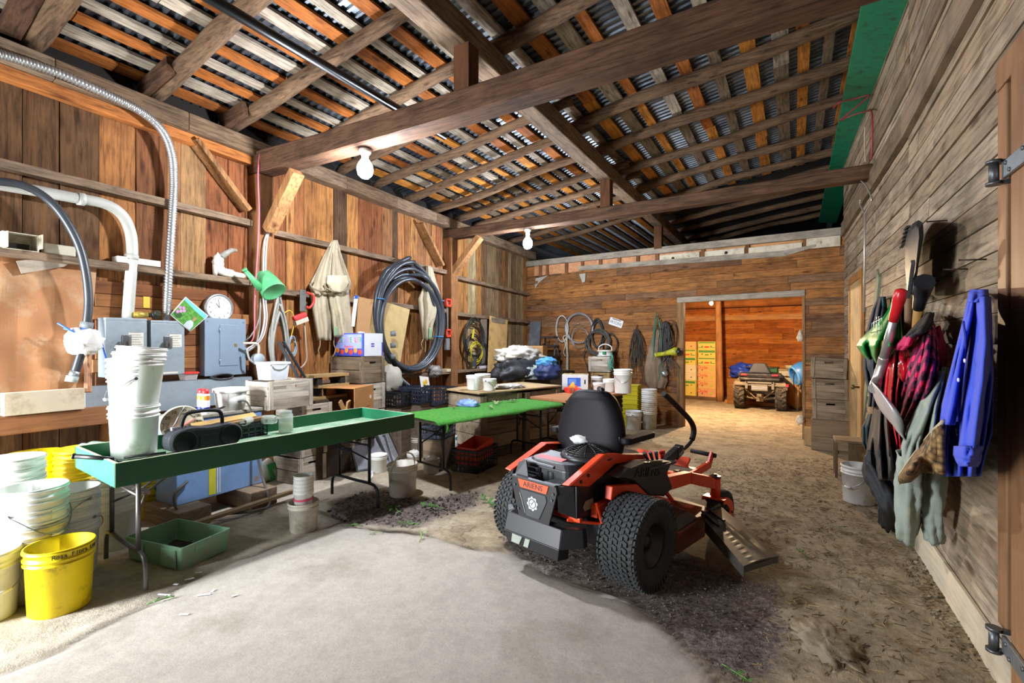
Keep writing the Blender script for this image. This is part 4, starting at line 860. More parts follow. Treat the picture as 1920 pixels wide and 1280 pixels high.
m = MB(); rloft(m, [rr_(w*.8, .1, .015, 0), rr_(w*.95, .125, .015, h*.72), rr_(w*.9, .12, .014, h*.72), rr_(w*.75, .09, .012, .006)]); m.v = [p+Vector((0, .07, 0)) for p in m.v]; m.build('tub', P('clear_tub', 'd8cfcc', .25, trans=.4), t)
m = MB(); rloft(m, [rr_(w*1.05, .14, .02, h*.72), rr_(w*1.07, .145, .02, h*.86), rr_(w*.98, .13, .02, h*.95)]); m.v = [p+Vector((0, .07, 0)) for p in m.v]; m.build('lid', P('lid_red', 'd8342e', .4), t)
def coil(name, label, cat, loc, rz, rx, rv, turns, r, mat, jit=.05, seed=0, depth=.03, per=22, group=None, peak=0, sides=6, tilt=None):
    """a wound cable or hose hanging flat against a wall"""
    R_ = random.Random(seed); pts = []; n = int(turns*per)
    cxs = [(R_.uniform(-jit, jit)*rx, R_.uniform(-jit, jit)*rv, 1+R_.uniform(-jit, jit), 1+R_.uniform(-jit, jit), R_.uniform(0, 1)) for _ in range(int(turns)+3)]
    for i in range(n+1):
        k = i//per; f = (i % per)/per; a0, a1 = cxs[k], cxs[k+1]; q = [x+(y-x)*f for x, y in zip(a0, a1)]
        an = PI/2+2*PI*f; x = q[0]*1.0+rx*q[2]*math.cos(an); z = q[1]+rv*q[3]*math.sin(an)
        if peak and math.sin(an) > 0: x *= 1-peak*math.sin(an)**2
        pts.append((x, -depth*(.25+q[4]), z))
    m = MB(); m.tube(pts, r, sides)
    o = m.build(name, mat, None, loc=loc, rz=rz)
    if tilt: o.rotation_euler = tilt
    return tag(o, label, cat, group)
coil('wire_coil', 'small black coil of wire lying on the trough under the breaker panel', 'wire coil', Vector(wl(411, 708, .11))+Vector((0, 0, .012)), RZL, .1, .025, 9, .006, P('wire_dark', '3a3c40', .5), .15, 2, .06)
bl = wl(262, 596, .14)
t = T('pipe_valve', 'yellow and dark pipe valve resting on top of the first switch box', 'valve', bl, RZL)
m = MB(); m.ball((0, 0, .03), (.045, .035, .03)); m.tube([(-.05, 0, .03), (.06, 0, .03)], .022, 10); m.build('body', P('valve_brass', 'b8a04a', .4, .5), t)
m = MB(); m.ball((.12, 0, .035), (.04, .035, .038)); m.tube([(.05, 0, .03), (.16, 0, .03)], .02, 10); m.tube([(.12, -.03, .05), (.12, -.05, .05)], .025, 10); m.build('dark_fitting', P('fitting_dark', '3c3a30', .45, .5), t)
lo, w, h = zrect(wl, 269, 556, 281, 577, .03); tag(MB().box(-w/2, w/2, 0, .004, 0, h).build('yellow_tag', P('tag_yellow', 'e2c23c', .6), None, 0, lo, RZL), 'small yellow paper tag on the boards above the pipe valve', 'tag')
# watering can
A, B = wl(491, 514, .16), wl(514, 547, .34); d = (B-A).normalized(); bl = A; t = T('watering_can', 'green plastic watering can hung upside down by the first post', 'watering can', bl)
CAN = P('can_green', '4fa06a', .45, var=.1, dirt=('86b890', .3, 6)); q = d.to_track_quat('Z', 'Y').to_matrix().to_4x4(); L = (B-A).length
m = MB(); m.lathe([(0, 0), (.06, -.005), (.09, .03), (.112, L*.5), (.128, L*.97), (.13, L), (.115, L+.004), (.112, L-.006), (0, L-.006)], 28, q); m.build('body', CAN, t)
s0, s1 = wl(489, 541, .28)-bl, wl(460, 507, .28)-bl; m = MB(); m.tube([s0, s0.lerp(s1, .45), s1], [.045, .03, .02], 12); m.tube([s1, s1+(s1-s0).normalized()*.02], .026, 12); m.build('spout', CAN, t)
m = MB(); m.tube(spline([Vector((0, 0, .03)), wl(484, 506, .15)-bl, wl(486, 512, .1)-bl, wl(500, 528, .14)-bl], 5), .016, 8); m.build('handle', CAN, t)
# wires on the first post
def wire(name, label, cat, pts, r, mat, n=6, grp=None, sides=6):
    bl = Vector(pts[0]); m = MB(); m.tube(spline([Vector(p)-bl for p in pts], n), r, sides); o = m.build(name, mat, None, loc=bl); return tag(o, label, cat, grp)
PNK = P('wire_pink', 'd86a7c', .5); WW = P('wire_white', 'd4d0d2', .5)
wire('pink_wire', 'pink wire running down the first post from the cross timber', 'wire', [wl(487, 288, .22), wl(484, 330, .23), wl(486, 400, .23), wl(483, 470, .23), wl(478, 560, .23), wl(476, 630, .22), wl(462, 646, .14)], .007, PNK)
for i, (du, lab) in enumerate(((0, 'white cable on the first post, the one closer to the pink wire'), (4, 'white cable on the first post, the outer one away from the pink wire'))):
    wire('white_cable', lab, 'cable', [wl(507, 430, .2), wl(497+du, 448, .23), wl(494+du, 490, .24), wl(494+du, 560, .24), wl(496+du, 600, .24), wl(486+du, 636, .22), wl(461, 656+i*5, .13)], .009, WW)
for i in range(2): wire('grey_cable', 'grey cable looping from the breaker panel to the post, %s one' % ['upper', 'lower'][i], 'cable', [wl(461, 638+i*20, .12), wl(470, 630+i*26, .2), wl(481, 612+i*30, .23), wl(487, 590+i*20, .22), wl(489, 560, .2)], .008, P('wire_grey', '8f8c88', .5))
bl = wl(485, 673, .24); t = T('junction_box', 'round grey junction box on the first post beside the breaker panel', 'junction box', bl, RZL)
m = MB(); m.lathe([(.0, .02), (.058, .02), (.062, .012), (.062, -.04), (0, -.04)], 24, Matrix.Rotation(PI/2, 4, 'X')); m.build('cover', P('jb_grey', 'a4b0b8', .45), t)
m = MB(); m.tube(spline([(0, 0, .06), (.0, 0, .14), (-.04, 0, .17), (-.14, .05, .17)], 6), .012, 8); m.build('cable', P('cable_beige', 'cfc6b4', .5), t)
m = MB(); m.tube(spline([(-.02, 0, -.05), (-.1, 0, .0), (-.12, .02, .12)], 6), .01, 8); m.tube([(-.02, -.02, -.06), (.05, -.04, -.13)], .025, 10); m.build('plug', P('plug_grey', 'a8a8a4', .5), t)
# hung cords and tools beside the overalls
GC = P('cord_grey', '8d8c84', .6, var=.15)
coil('grey_cable_loop', 'grey cord wound in long loops, hung by the watering can', 'cord', wl(516, 636, .2), RZL, .085, .4, 7, .014, GC, .18, 5, .07, peak=.6)
wire('cord_hanger', 'thin grey strap holding the wound grey cord', 'strap', [wl(522, 560, .13), wl(519, 590, .17), wl(517, 610, .2)], .012, GC)
bl = wl(570, 565, .2); t = T('hack_saw', 'small grey saw with a red curved handle hung under the middle rail', 'saw', bl, RZL)
m = MB(); m.box(-.05, .03, 0, .02, -.12, .14); m.build('frame', P('saw_grey', '6e6e6a', .5, .4), t, .006); m = MB(); m.tube(spline([(.03, -.01, .11), (.11, -.02, .08), (.12, -.02, .0), (.07, -.01, -.07), (.03, 0, -.06)], 6), .016, 8); m.build('handle', P('tool_red', 'c23a30', .45), t)
bl = wl(563, 598, .24); t = T('scrub_brush', 'red scrub brush with pale bristles hung below the small saw', 'brush', bl, (0, -.35, RZL))
m = MB(); m.box(-.09, .09, -.03, .03, 0, .06); m.build('back', P('brush_red', 'e03c3c', .45), t, .02); m = MB()
for i in range(9): m.box(-.085+i*.0195, -.07+i*.0195, -.028, .028, -.05, 0)
m.build('bristles', P('bristle', 'dccdb8', .8), t)
wire('hooked_rod', 'thin pale rod with a hooked foot hanging under the brush', 'rod', [wl(571, 606, .2), wl(573, 640, .2), wl(575, 672, .2), wl(568, 686, .2), wl(557, 692, .2)], .01, P('rod_pale', 'b5a68c', .5))
wire('yellow_string', 'thin yellow cord strung from the grey cord to the red brush', 'cord', [wl(520, 602, .2), wl(534, 586, .2), wl(545, 583, .2), wl(552, 600, .2), wl(546, 630, .2), wl(542, 640, .2)], .007, P('cord_yellow', 'c8a838', .6))
for i in range(2):
    m = MB(); m.bar(wl(522+i*9, 640, .3), wl(560+i*12, 708, .45), .03, .03); tag(m.build('steel_bar', P('bar_dark', '2c2c30', .5, .3), bevel=.003), 'dark slanting steel bar behind the white square tub, %s one' % ['inner', 'outer'][i], 'bar')
coil('blue_wire', 'small pale blue knot of wire between the cord and the rod', 'wire', wl(547, 650, .2), RZL, .05, .09, 3, .006, P('wire_pale', '9fb0bc', .5), .3, 8, .04)
# overalls and jackets
def cloth(m, rows, fn, bl, n=22, amp=.02, k=5, bulge=.05, seed=0, ph=0):
    """hung cloth: rows of (v, u left, u right, off) with folds that run down"""
    N = len(rows)-1
    def f(a, b):
        x = min(b*N, N-1e-6); i = int(x); t = x-i; r0, r1 = rows[i], rows[i+1]; q = [p+(s_-p)*t for p, s_ in zip(r0, r1)]
        o = q[3]+bulge*math.sin(PI*a)+amp*math.sin(2*PI*(a*k+ph+.25*noise.noise(Vector((b*2, seed, 0)))))*min(1, .35+b)+amp*.8*noise.noise(Vector((a*5+seed, b*4, seed*2.1)))
        return fn(q[1]+(q[2]-q[1])*a, q[0], o)-Vector(bl)
    return m.grid(f, n, N*5)
BEI = P('canvas_beige', 'b5a990', .9, var=.12, ns=5, bump=.15, bs=200, dirt=('857a62', .3, 5)); BEI2 = P('canvas_seam', '8f846c', .9)
bl = wl(627, 455, .12); t = T('hung_overalls', 'worn beige canvas overalls hung from the upper rail by the apple box', 'overalls', bl)
m = MB(); cloth(m, [(450, 622, 633, .12), (480, 606, 641, .13), (510, 592, 652, .15), (528, 581, 658, .17), (540, 580, 657, .18), (552, 590, 650, .17)], wl, bl, 26, .03, 4, .07, 1); m.build('bib', BEI, t, solid=.006)
m = MB(); cloth(m, [(540, 582, 622, .14), (570, 584, 622, .15), (600, 588, 622, .15), (638, 595, 621, .15)], wl, bl, 14, .03, 2, .06, 3); m.build('leg', BEI, t, solid=.006)
m = MB(); cloth(m, [(540, 612, 654, .17), (570, 618, 656, .18), (600, 622, 660, .18), (632, 626, 664, .17)], wl, bl, 16, .03, 2.4, .07, 5); m.build('leg', BEI, t, solid=.006)
m = MB()
for (uc, r_, o) in ((603, 22, .29), (633, 25, .31)): m.tube([wl(uc+r_*math.cos(a), 531+r_*.62*math.sin(a)*(1 if math.sin(a) > 0 else .8), o)-bl for a in [PI*.0+PI*k/14 for k in range(15)]], .009, 6)
for u0, u1 in ((618, 588), (625, 622), (631, 655)): m.tube(spline([wl(u0, 462, .17)-bl, wl((u0+u1)/2, 495, .24)-bl, wl(u1, 530, .27)-bl], 5), .008, 6)
m.build('seam_piping', BEI2, t)
m = MB(); cloth(m, [(516, 614, 652, .27), (530, 612, 655, .29), (548, 622, 648, .27)], wl, bl, 12, .01, 2, .05, 9); m.build('chest_pocket', P('canvas_pale', 'c3b79c', .9, var=.1), t, solid=.006)
m = MB(); cloth(m, [(612, 626, 634, .25), (630, 626, 635, .25)], wl, bl, 4, .004, 1, .01, 4); m.build('green_patch', P('patch_green', '86a07c', .9), t, solid=.004)
m = MB(); m.tube(spline([wl(600, 638, .2)-bl, wl(600, 648, .2)-bl, wl(597, 656, .2)-bl, wl(599, 664, .2)-bl], 4), .006, 6); m.tube(spline([wl(627, 632, .2)-bl, wl(626, 645, .2)-bl, wl(629, 655, .2)-bl, wl(625, 668, .2)-bl], 4), .006, 6); m.build('tie_string', P('string_tan', 'b59c6c', .8), t)
bl = wl(804, 500, .1); t = T('hung_jacket', 'second beige canvas garment hung behind the black hose coil', 'jacket', bl)
m = MB(); cloth(m, [(498, 799, 808, .1), (530, 797, 815, .12), (560, 784, 826, .14), (580, 785, 830, .15), (610, 789, 815, .15), (638, 793, 810, .14)], wl, bl, 18, .03, 3, .07, 12); m.build('body', BEI, t, solid=.006)
m = MB(); cloth(m, [(500, 806, 810, .12), (540, 808, 822, .14), (568, 814, 830, .14)], wl, bl, 8, .015, 1.5, .04, 13); m.build('sleeve', BEI, t, solid=.006)
m = MB(); cloth(m, [(614, 804, 810, .23), (636, 803, 810, .23)], wl, bl, 4, .004, 1, .01, 4); m.build('green_patch', P('patch_green', ''), t, solid=.004)
m = MB(); m.tube(spline([wl(793, 636, .2)-bl, wl(790, 645, .2)-bl, wl(793, 655, .2)-bl], 4), .007, 6); m.tube(spline([wl(798, 638, .2)-bl, wl(798, 650, .2)-bl, wl(797, 660, .2)-bl], 4), .007, 6); m.build('tie_string', P('string_tan', ''), t)
# big black hose coil
bl = wl(765, 592, .14); t = T('hose_coil', 'huge coil of thick black pipe hung on the plank wall between the posts', 'hose coil', bl, RZL)
R_ = random.Random(4); rings = [(.0, 0, .76, .90), (-.03, -.02, .72, .82), (.03, .03, .70, .80), (.0, -.06, .77, .78), (.05, -.09, .70, .74), (-.02, -.12, .66, .70), (.02, -.14, .72, .70)]
pts = []
for i, (cx, cz, rx, rv) in enumerate(rings):
    nx = rings[min(i+1, len(rings)-1)]
    for k in range(40):
        f = k/40; a = PI/2+2*PI*f; c_ = [p+(q-p)*f for p, q in zip((cx, cz, rx, rv), nx)]
        x = c_[0]+c_[2]*math.cos(a); z = c_[1]+c_[3]*math.sin(a)
        if i == 0 and math.sin(a) > .75: x *= 1-.55*(math.sin(a)-.75)/.25
        pts.append((x, -.02-.035*(i % 4)-.03*math.sin(a*.5+i), z))
m = MB(); m.tube(pts, .031, 10); m.build('pipe', P('pipe_black', '3a3f47', .38, var=.1), t)
m = MB()
for a in (2.9, .35, -.4, 4.5): m.tube([(.72*math.cos(a)*1.0-.07*math.cos(a), .0, .8*math.sin(a)), (.73*math.cos(a), -.18, .82*math.sin(a)), (.79*math.cos(a), -.1, .88*math.sin(a))], .008, 6)
m.build('blue_tie', P('tie_blue', '3a8ac4', .5), t)
for a, r_ in ((-.25, .04), (-.42, .04), (-.58, .036)): m = MB(); m.tube([(-.52+.0, -.17, a), (-.51, -.17, a-.07)], r_, 10); m.build('coupling', P('coupling_grey', ''), t)
# flat cardboard behind it
for pts, o0, lab, mt in (([(672, 556), (700, 562), (682, 690), (664, 690)], .2, 'tan cardboard panel leaning behind the apple box', KRAFT), ([(698, 560), (722, 562), (718, 692), (684, 692)], .16, 'pale tan cardboard panel standing inside the hose coil', P('card_tan', 'b99f6c', .88)), ([(722, 566), (768, 580), (748, 690), (714, 690)], .12, 'wide tan cardboard panel seen through the hose coil', P('card_tan2', 'c4aa74', .88))):
    q = [wl(u, v, o0 if v < 620 else o0+.06) for u, v in pts]; bl = q[3]; m = MB(); m.add([p-bl for p in q], [(0, 1, 2, 3)]); o = m.build('cardboard_piece', mt, None, loc=bl, solid=.012); tag(o, lab, 'cardboard')
m = MB(); m.bar(wl(661, 612, .24), wl(668, 556, .2), .05, .012); o = m.build('white_strip', P('strip_white', 'dfe0e2', .6)); tag(o, 'white strip with a blue tip leaning beside the tan cardboard', 'strip'); m = MB(); m.bar(wl(667.3, 560, .203), wl(668.5, 554, .2), .053, .016); m.build('blue_tip', P('blue_plastic', ''), o)
# ================================================================ crates, boxes and tools between wall and tables
def cz(u0, v0, u1, v1, off, base=None):
    lo, w, h = zrect(wl, u0, v0, u1, v1, off)
    if base is not None: lo.z = base
    return lo, w, h
lo, w, h = cz(560, 840, 613, 902, .62); g = fz(3.2)
for i, lab in enumerate(('bottom crate of the apple crate column behind the tray table', 'middle crate of the apple crate column behind the tray table')):
    crate(lab, (lo.x, lo.y+.015*i, g+.29*i), .36, .46, .285, RZL+.02*i, 'grey')
crate('third crate from the floor in the crate column, hand hole towards the room', (lo.x+.03, lo.y+.03, g+.58), .40, .50, .285, RZL-.05, 'grey')
la, wa, ha = cz(503, 702, 590, 752, .78, g+.875); crate('pale long apple crate on top of the column, under the white square tub', la, wa*.97, .36, .285, RZL, 'grey')
lo2, w2_, h2_ = cz(617, 815, 668, 890, .6); crate('floor crate beside the apple crate column, behind the table leg', (lo2.x, lo2.y, fz(3.9)), .38, .48, .30, RZL+.03, 'grey')
crate('crate on the floor crate, under the torn cardboard box', (lo2.x, lo2.y, fz(3.9)+.305), .38, .48, .30, RZL-.04, 'grey')
lb, wb_, hb_ = cz(676, 660, 722, 703, .62)
for i in range(4): crate(['lowest crate in the column under the printed fruit box', 'second crate from the floor under the printed fruit box', 'third crate from the floor under the printed fruit box', 'top crate directly under the printed fruit box'][i], (lb.x, lb.y, fz(4.3)+.345*i+.01), wb_, .52, .335, RZL+(.02 if i % 2 else -.02), 'dark' if i > 2 else 'grey')
# printed fruit box
ztop = fz(4.3)+.345*3+.345+.005; lo, w, h = cz(681, 622, 718, 664, .6, ztop)
t = T('fruit_box', 'printed apple box with rainbow lettering standing on the top crate', 'fruit box', lo, RZL)
BW = P('box_white', 'd9dce2', .7, var=.05); h = .29; d = .50
m = MB(); box_open(m, w, d, h, .006); m.build('carton', BW, t)
q = Matrix.Rotation(-PI/2, 4, 'Z')                   # the long face looks along local -x
def side(name, a0, a1, b0, b1, mat, o, k=.0): m = MB(); m.box(-w/2-k-.0008, -w/2-k, a0, a1, b0, b1); return m.build(name, mat, o)
s1 = side('printed_face', .0, d, 0, h, P('box_blue', '3f4cb4', .6), t, .0008)
side('white_panel', .02, d-.02, h*.33, h*.95, P('box_palepanel', '8f9ad8', .6), s1, .0018); side('stripe', .02, d-.02, .0, h*.3, P('box_navy', '3a3f9c', .6), s1, .0018)
for i, ch in enumerate('BEST SELLER'):
    if ch == ' ': continue
    text('lettering', ch, P('rain%d' % (i % 4), ['d8402c', 'e08a24', '2f9a5a', 'd8c83a'][i % 4], .5), s1, (-w/2-.0035, d-.035-.043*i, h*.70), (PI/2, 0, -PI/2), .095, .0012, sx=.8)
text('lettering', 'Apples', P('box_red', 'c8322c', .5), s1, (-w/2-.0035, d*.5, h*.42), (PI/2, 0, -PI/2), .06, .0008)
for i in range(6):
    m = MB(); m.ball((-w/2-.002, .05+.08*i, .05+.02*(i % 2)), (.003, .034, .034), 12, 8); m.build('apple_print', P('apple_print%d' % (i % 2), ['d4402c', 'e0882c'][i % 2], .5), s1)
m = MB()
for x0, x1, z0, z1 in ((-w/2, -w/2+.02, 0, h), (w/2-.02, w/2, 0, h*.6), (-w*.1, w*.06, h*.5, h*.56), (-w*.1, w*.06, h*.4, h*.46)): m.box(x0, x1, -.0012, 0, z0, z1)
m.build('blue_edge', P('box_blue', ''), t)
m = MB()
for i in range(3): m.box(-w*.3+w*.25*i, -w*.15+w*.25*i, .1+.1*i, .14+.1*i, h-.01, h+.02)
m.build('flap_tab', BW, t)
# torn cardboard box on its side
lo, w, h = cz(668, 706, 700, 764, .85); t = T('cardboard_box', 'brown cardboard box lying on its side on the crates, open towards the door', 'cardboard box', (lo.x+.05, lo.y-.05, fz(3.9)+.615), RZL+.32)
KB = P('cardboard_brown', 'a9743f', .85, var=.1, ns=4)
w, h, d = .46, .42, .40
m = MB(); m.box(-w/2, w/2, 0, .006, 0, h); m.box(-w/2, w/2, d-.006, d, 0, h); m.box(-w/2, w/2, .006, d-.006, 0, .006); m.box(-w/2, w/2, .006, d-.006, h-.006, h); m.box(w/2-.006, w/2, .006, d-.006, .006, h-.006); m.build('carton', KB, t)
m = MB(); m.hexa([(-w/2-.22, 0, -.05), (-w/2, 0, .0), (-w/2, d, .0), (-w/2-.22, d, -.05), (-w/2-.22, 0, -.045), (-w/2, 0, .006), (-w/2, d, .006), (-w/2-.22, d, -.045)]); m.build('flap', P('cardboard_light', 'c08c58', .85), t)
m = MB()
for i in range(4):
    for j in range(5): m.tube([(w/2-.17+.025*i, -.0008, .06+.03*j), (w/2-.17+.025*i, .002, .06+.03*j)], .007, 6)
m.build('vent_hole', P('hole_dark', '2a211a'), t); m = MB(); m.tube([(w/2-.08, -.001, h*.68), (w/2-.08, .002, h*.68)], .024, 14); m.build('hand_hole', P('hole_light', 'd8c4a8', .8), t)
for i, (x, a) in enumerate(((-.18, .5), (-.06, .75))):
    m = MB(); m.box(-.012, .012, -.03, .03, 0, .30); o = m.build('wood_stick', WD('slat_tan', ['b08a5c', 'a67c50'], 'z', 1.2), None, .002); o.location = (lo.x-.02*i, lo.y-.28+.08*i, fz(3.9)+.625); o.rotation_euler = (a*.6, .3-.5*i, .4); tag(o, 'loose wooden slat sticking out of the torn cardboard box, %s one' % ['lower', 'upper'][i], 'slat')
# tub, pale sack, planks, black pipe
lo, w, h = cz(505, 668, 547, 701, .72, la.z+.29); t = T('square_tub', 'translucent white square tub on the pale long crate', 'tub', lo, RZL)
m = MB(); rloft(m, [rr_(w*.84, .19, .02, 0), rr_(w*.96, .225, .02, h-.02), rr_(w*1.02, .24, .02, h-.02), rr_(w*1.02, .24, .02, h), rr_(w*.93, .215, .02, h), rr_(w*.8, .18, .02, .006)]); m.v = [p+Vector((0, .12, 0)) for p in m.v]; m.build('body', P('tub_milky', 'dfe4ec', .4), t)
m = MB(); m.tube(spline([(-w*.5, .12, h*.9), (-w*.3, .0, h*.82), (w*.3, .0, h*.82), (w*.5, .12, h*.9)], 6), .004, 6); m.build('handle', GRIP, t)
bl = wl(731, 722, .42); bl.z = fz(4.6)+.86
m = MB(); lumpy(m, (0, 0, .17), (.16, .17, .2), .25, 26, 16, 3, 3, 0); o = m.build('pale_sack', P('sack_pale', 'b3aea2', .9, bump=.3), None, loc=bl); tag(o, 'pale crumpled sack slumped beside the fruit box crates', 'sack')
crate('crate half hidden under the pale sack, next to the fruit box column', (bl.x+.2, bl.y, fz(4.6)+.55), .34, .42, .30, RZL, 'dark'); crate('lower crate under the pale sack, beside the leaning screens', (bl.x+.2, bl.y, fz(4.6)+.245), .34, .42, .30, RZL, 'dark'); crate('floor crate at the foot of the pale sack pile', (bl.x+.2, bl.y, fz(4.6)-.06), .34, .42, .30, RZL, 'dark')
for i, (dz, dy, l, tn) in enumerate(((0, 0, .5, 'upper'), (-.12, .03, .45, 'middle'), (-.25, -.03, .5, 'lower'))):
    c = wl(612, 700, .5); m = MB(); m.box(-l/2, l/2, -.1, .1, 0, .035); o = m.build('wood_block', WD('block_wood', ['9c8258', 'b0925e', '8a7048'], 'x', 1.2), None, .003, (c.x, c.y+dy, 1.1+dz), RZL); tag(o, 'short plank piled behind the pale long crate, %s one' % tn, 'plank')
    if i < 2:
        for xa in (-l/2+.05, l/2-.12): m = MB(); m.box(xa, xa+.07, -.09, .09, 0, .085); m.build('spacer', M_DRK, o, 0, (0, 0, -.085))
c = wl(612, 700, .5); m = MB(); m.box(-.25, .25, -.12, .12, 0, .85-fz(3.7)); o = m.build('shelf_stand', WD('stand_dark', ['4d4034', '57493b'], 'x', 1), None, .004, (c.x, c.y, fz(3.7)), RZL); tag(o, 'dark wooden stand under the piled short planks', 'stand')
wire('black_pipe', 'thin black pipe slanting down from under the hose coil to the black crates', 'pipe', [wl(730, 690, .3), wl(757, 715, .45), wl(783, 737, .62)], .028, P('pipe_black', ''), 4, None, 10)
# welder
t = T('welder_cabinet', 'old light blue welding machine cabinet on wooden blocks behind the radio', 'welding machine', (-4.44, 2.29, .13), RZL)
BLU = P('welder_blue', '7da2d4', .5, .0, .1, dirt=('9a7a52', .25, 5)); w, h, d = .76, .74, .34
m = MB(); m.box(-w/2, w/2, 0, d, 0, h-.03); m.build('cabinet', BLU, t, .008)
m = MB(); m.box(-w/2-.012, w/2+.012, -.012, d+.01, h-.032, h); m.build('lid', P('welder_top', 'a8a59a', .6, dirt=('7f735c', .5, 5)), t, .006)
m = MB(); m.box(-w/2+.02, w/2-.02, -.006, 0, h-.17, h-.05); p_ = m.build('control_panel', BLU, t, .003)
for x, c in ((-.1, 'k'), (.05, 'w'), (.3, 'k')): m = MB(); m.tube([(x, -.006, h-.1), (x, -.03, h-.1)], .02 if c == 'k' else .03, 12); m.build('knob', P('knob_'+c, '2a2a2e' if c == 'k' else 'd8d4d0', .4), p_)
m = MB(); m.box(-.12, -.06, -.002, 0, .02, .4); m.build('yellow_stripe', P('stripe_yellow', 'd4cf3a', .5), t); m = MB(); m.box(-.05, -.04, -.002, 0, .02, .4); m.box(-.03, -.02, -.002, 0, .02, .4); m.build('white_stripe', P('strip_white', ''), t)
m = MB(); m.tube(spline([(-.3, -.02, .2), (-.42, -.05, .1), (-.36, -.12, -.1), (-.1, -.2, -.12), (.1, -.35, -.12), (.25, -.3, -.11), (.3, -.12, .1), (.28, -.03, .4)], 8), .012, 8); m.build('cable', P('cable_dark', '55534e', .6), t)
for x, lab in ((-.33, 'thick wooden block under the near end of the blue welding machine'), (.26, 'thick wooden block under the far end of the blue welding machine')):
    c = Vector((-4.36, 2.29+x, fz(2.3))); m = MB(); m.box(-.13, .13, -.13, .42, 0, .13-fz(2.3)); o = m.build('wood_block', WD('pallet_wood', ['8c7a64', '9a886e', '7d6c58'], 'y', 1), None, .008, c, RZL); tag(o, lab, 'wooden block')
m = MB(); m.box(-.5, .5, -.03, .03, 0, .03); o = m.build('floor_board', WD('pallet_wood_x', ['a08a6c', '8c7a5e'], 'x', 1), None, .003, (-4.17, 2.35, .03), RZL+.03); tag(o, 'long thin board lying against the blocks of the blue machine', 'board')
zt = .13+.74
p = Vector((-4.55, 2.42, zt)); t = T('plastic_tub', 'white plastic tub with a lid on top of the blue welding machine', 'tub', p, RZL)
m = MB(); m.lathe([(0, 0), (.115, 0), (.135, .19), (.0, .19)], 30); m.build('body', WHT, t); m = MB(); m.lathe([(.142, .165), (.148, .172), (.148, .2), (.135, .205), (.125, .2), (0, .2)], 30); m.build('lid', P('tub_lid', 'ececea', .4), t)
for i, (y, x, lab) in enumerate(((2.16, -4.47, 'spray can with a red cap standing in front on the blue machine'), (2.17, -4.56, 'second spray can behind the red-capped one, mostly hidden'))):
    t = T('spray_can', lab, 'spray can', (x, y, zt), 0)
    m = MB(); m.lathe([(0, 0), (.033, 0), (.034, .01), (.034, .165), (.028, .178), (0, .178)], 20); m.build('body', P('can_white', 'e4e4ea', .35), t)
    m = MB(); m.lathe([(.0345, .12), (.0345, .16)], 20); m.build('label_band', P('label_orange', 'e08a2c', .4), t); m = MB(); m.lathe([(.0345, .03), (.0345, .06)], 20); m.build('blue_band', P('label_navy', '2a3a9c', .4), t)
    m = MB(); m.lathe([(.028, .176), (.03, .18), (.029, .215), (.0, .22)], 16); m.build('cap', P('cap_red', 'd82c30', .4), t)
wire('power_cable', 'dark cable looped over the top of the blue welding machine', 'cable', [(-4.6, 2.2, zt+.015), (-4.5, 2.3, zt+.03), (-4.42, 2.45, zt+.09), (-4.41, 2.52, zt+.02), (-4.41, 2.55, zt-.14)], .009, P('cable_dark', ''))
# on the tray: dial, radio, black crate, jars, tools
t = T('dial_thermometer', 'big round cream dial thermometer with a red pointer leaning behind the radio', 'thermometer', wl(341, 795, 1.0)+Vector((0, 0, 0)), (0.12, 0, RZL-.3)); R = .145; q = Matrix.Rotation(PI/2, 4, 'X')
m = MB(); m.lathe([(0, -.02), (R, -.02), (R, .006), (R*.96, .008), (R*.95, .0), (0, 0)], 40, q); f = m.build('dial', P('dial_cream', 'ded8c0', .5), t)
for i, s_ in enumerate(('40', '30', '20', '10', '0', '10', '20', '30', '40')): a = PI/2+(4-i)*.5; text('numeral', s_, P('ink', ''), f, (R*.76*math.cos(a), -.002, R*.76*math.sin(a)), (PI/2, 0, 0), .036)
m = MB()
for i in range(33): a = PI/2+2.0-i*.125; m.bar((R*.55*math.cos(a), -.001, R*.55*math.sin(a)), (R*.61*math.cos(a), -.001, R*.61*math.sin(a)), .001, .002, (0, -1, 0))
m.build('tick', P('ink', ''), f); m = MB(); m.bar((-.05, -.006, -.05), (.075, -.006, .03), .003, .009, (0, -1, 0)); m.bar((-.05, -.006, -.05), (.0, -.006, -.02), .003, .018, (0, -1, 0)); m.build('pointer', P('pointer_red', 'dc3c44', .5), f)
rp = wl(391, 820, 1.42); rp.z = .702; t = T('portable_radio', 'black and grey portable radio with a carrying handle standing in the green tray', 'radio', rp, RZL-.08)
RW, RH, RD = .50, .19, .15; RBL = P('radio_black', '0d0f12', .55, spec=.25); RGY = P('radio_grey', '34363b', .5, .1, spec=.25)
def rprof(k, o=0): # rounded double-lobe outline
    out = []
    for i in range(44):
        a = 2*PI*i/44; c, s_ = math.cos(a), math.sin(a); x = (RW/2-o)*math.copysign(abs(c)**.62, c); z = (RH/2-o)*math.copysign(abs(s_)**.7, s_)
        if s_ > 0: z *= 1-.2*math.exp(-((x-.03)/.09)**2)
        out.append((x*k, z*k+RH/2))
    return out
m = MB(); rloft(m, [[Vector((x, y, z)) for x, z in rprof(k)] for y, k in ((.0, .93), (.012, .985), (.03, 1), (RD-.03, 1), (RD, .9))]); o = m.build('shell', RGY, t, sub=0)
m = MB(); rloft(m, [[Vector((x, y, z)) for x, z in rprof(k, .016)] for y, k in ((-.004, .93), (.004, .97), (.02, .97))]); m.build('front', RBL, t)
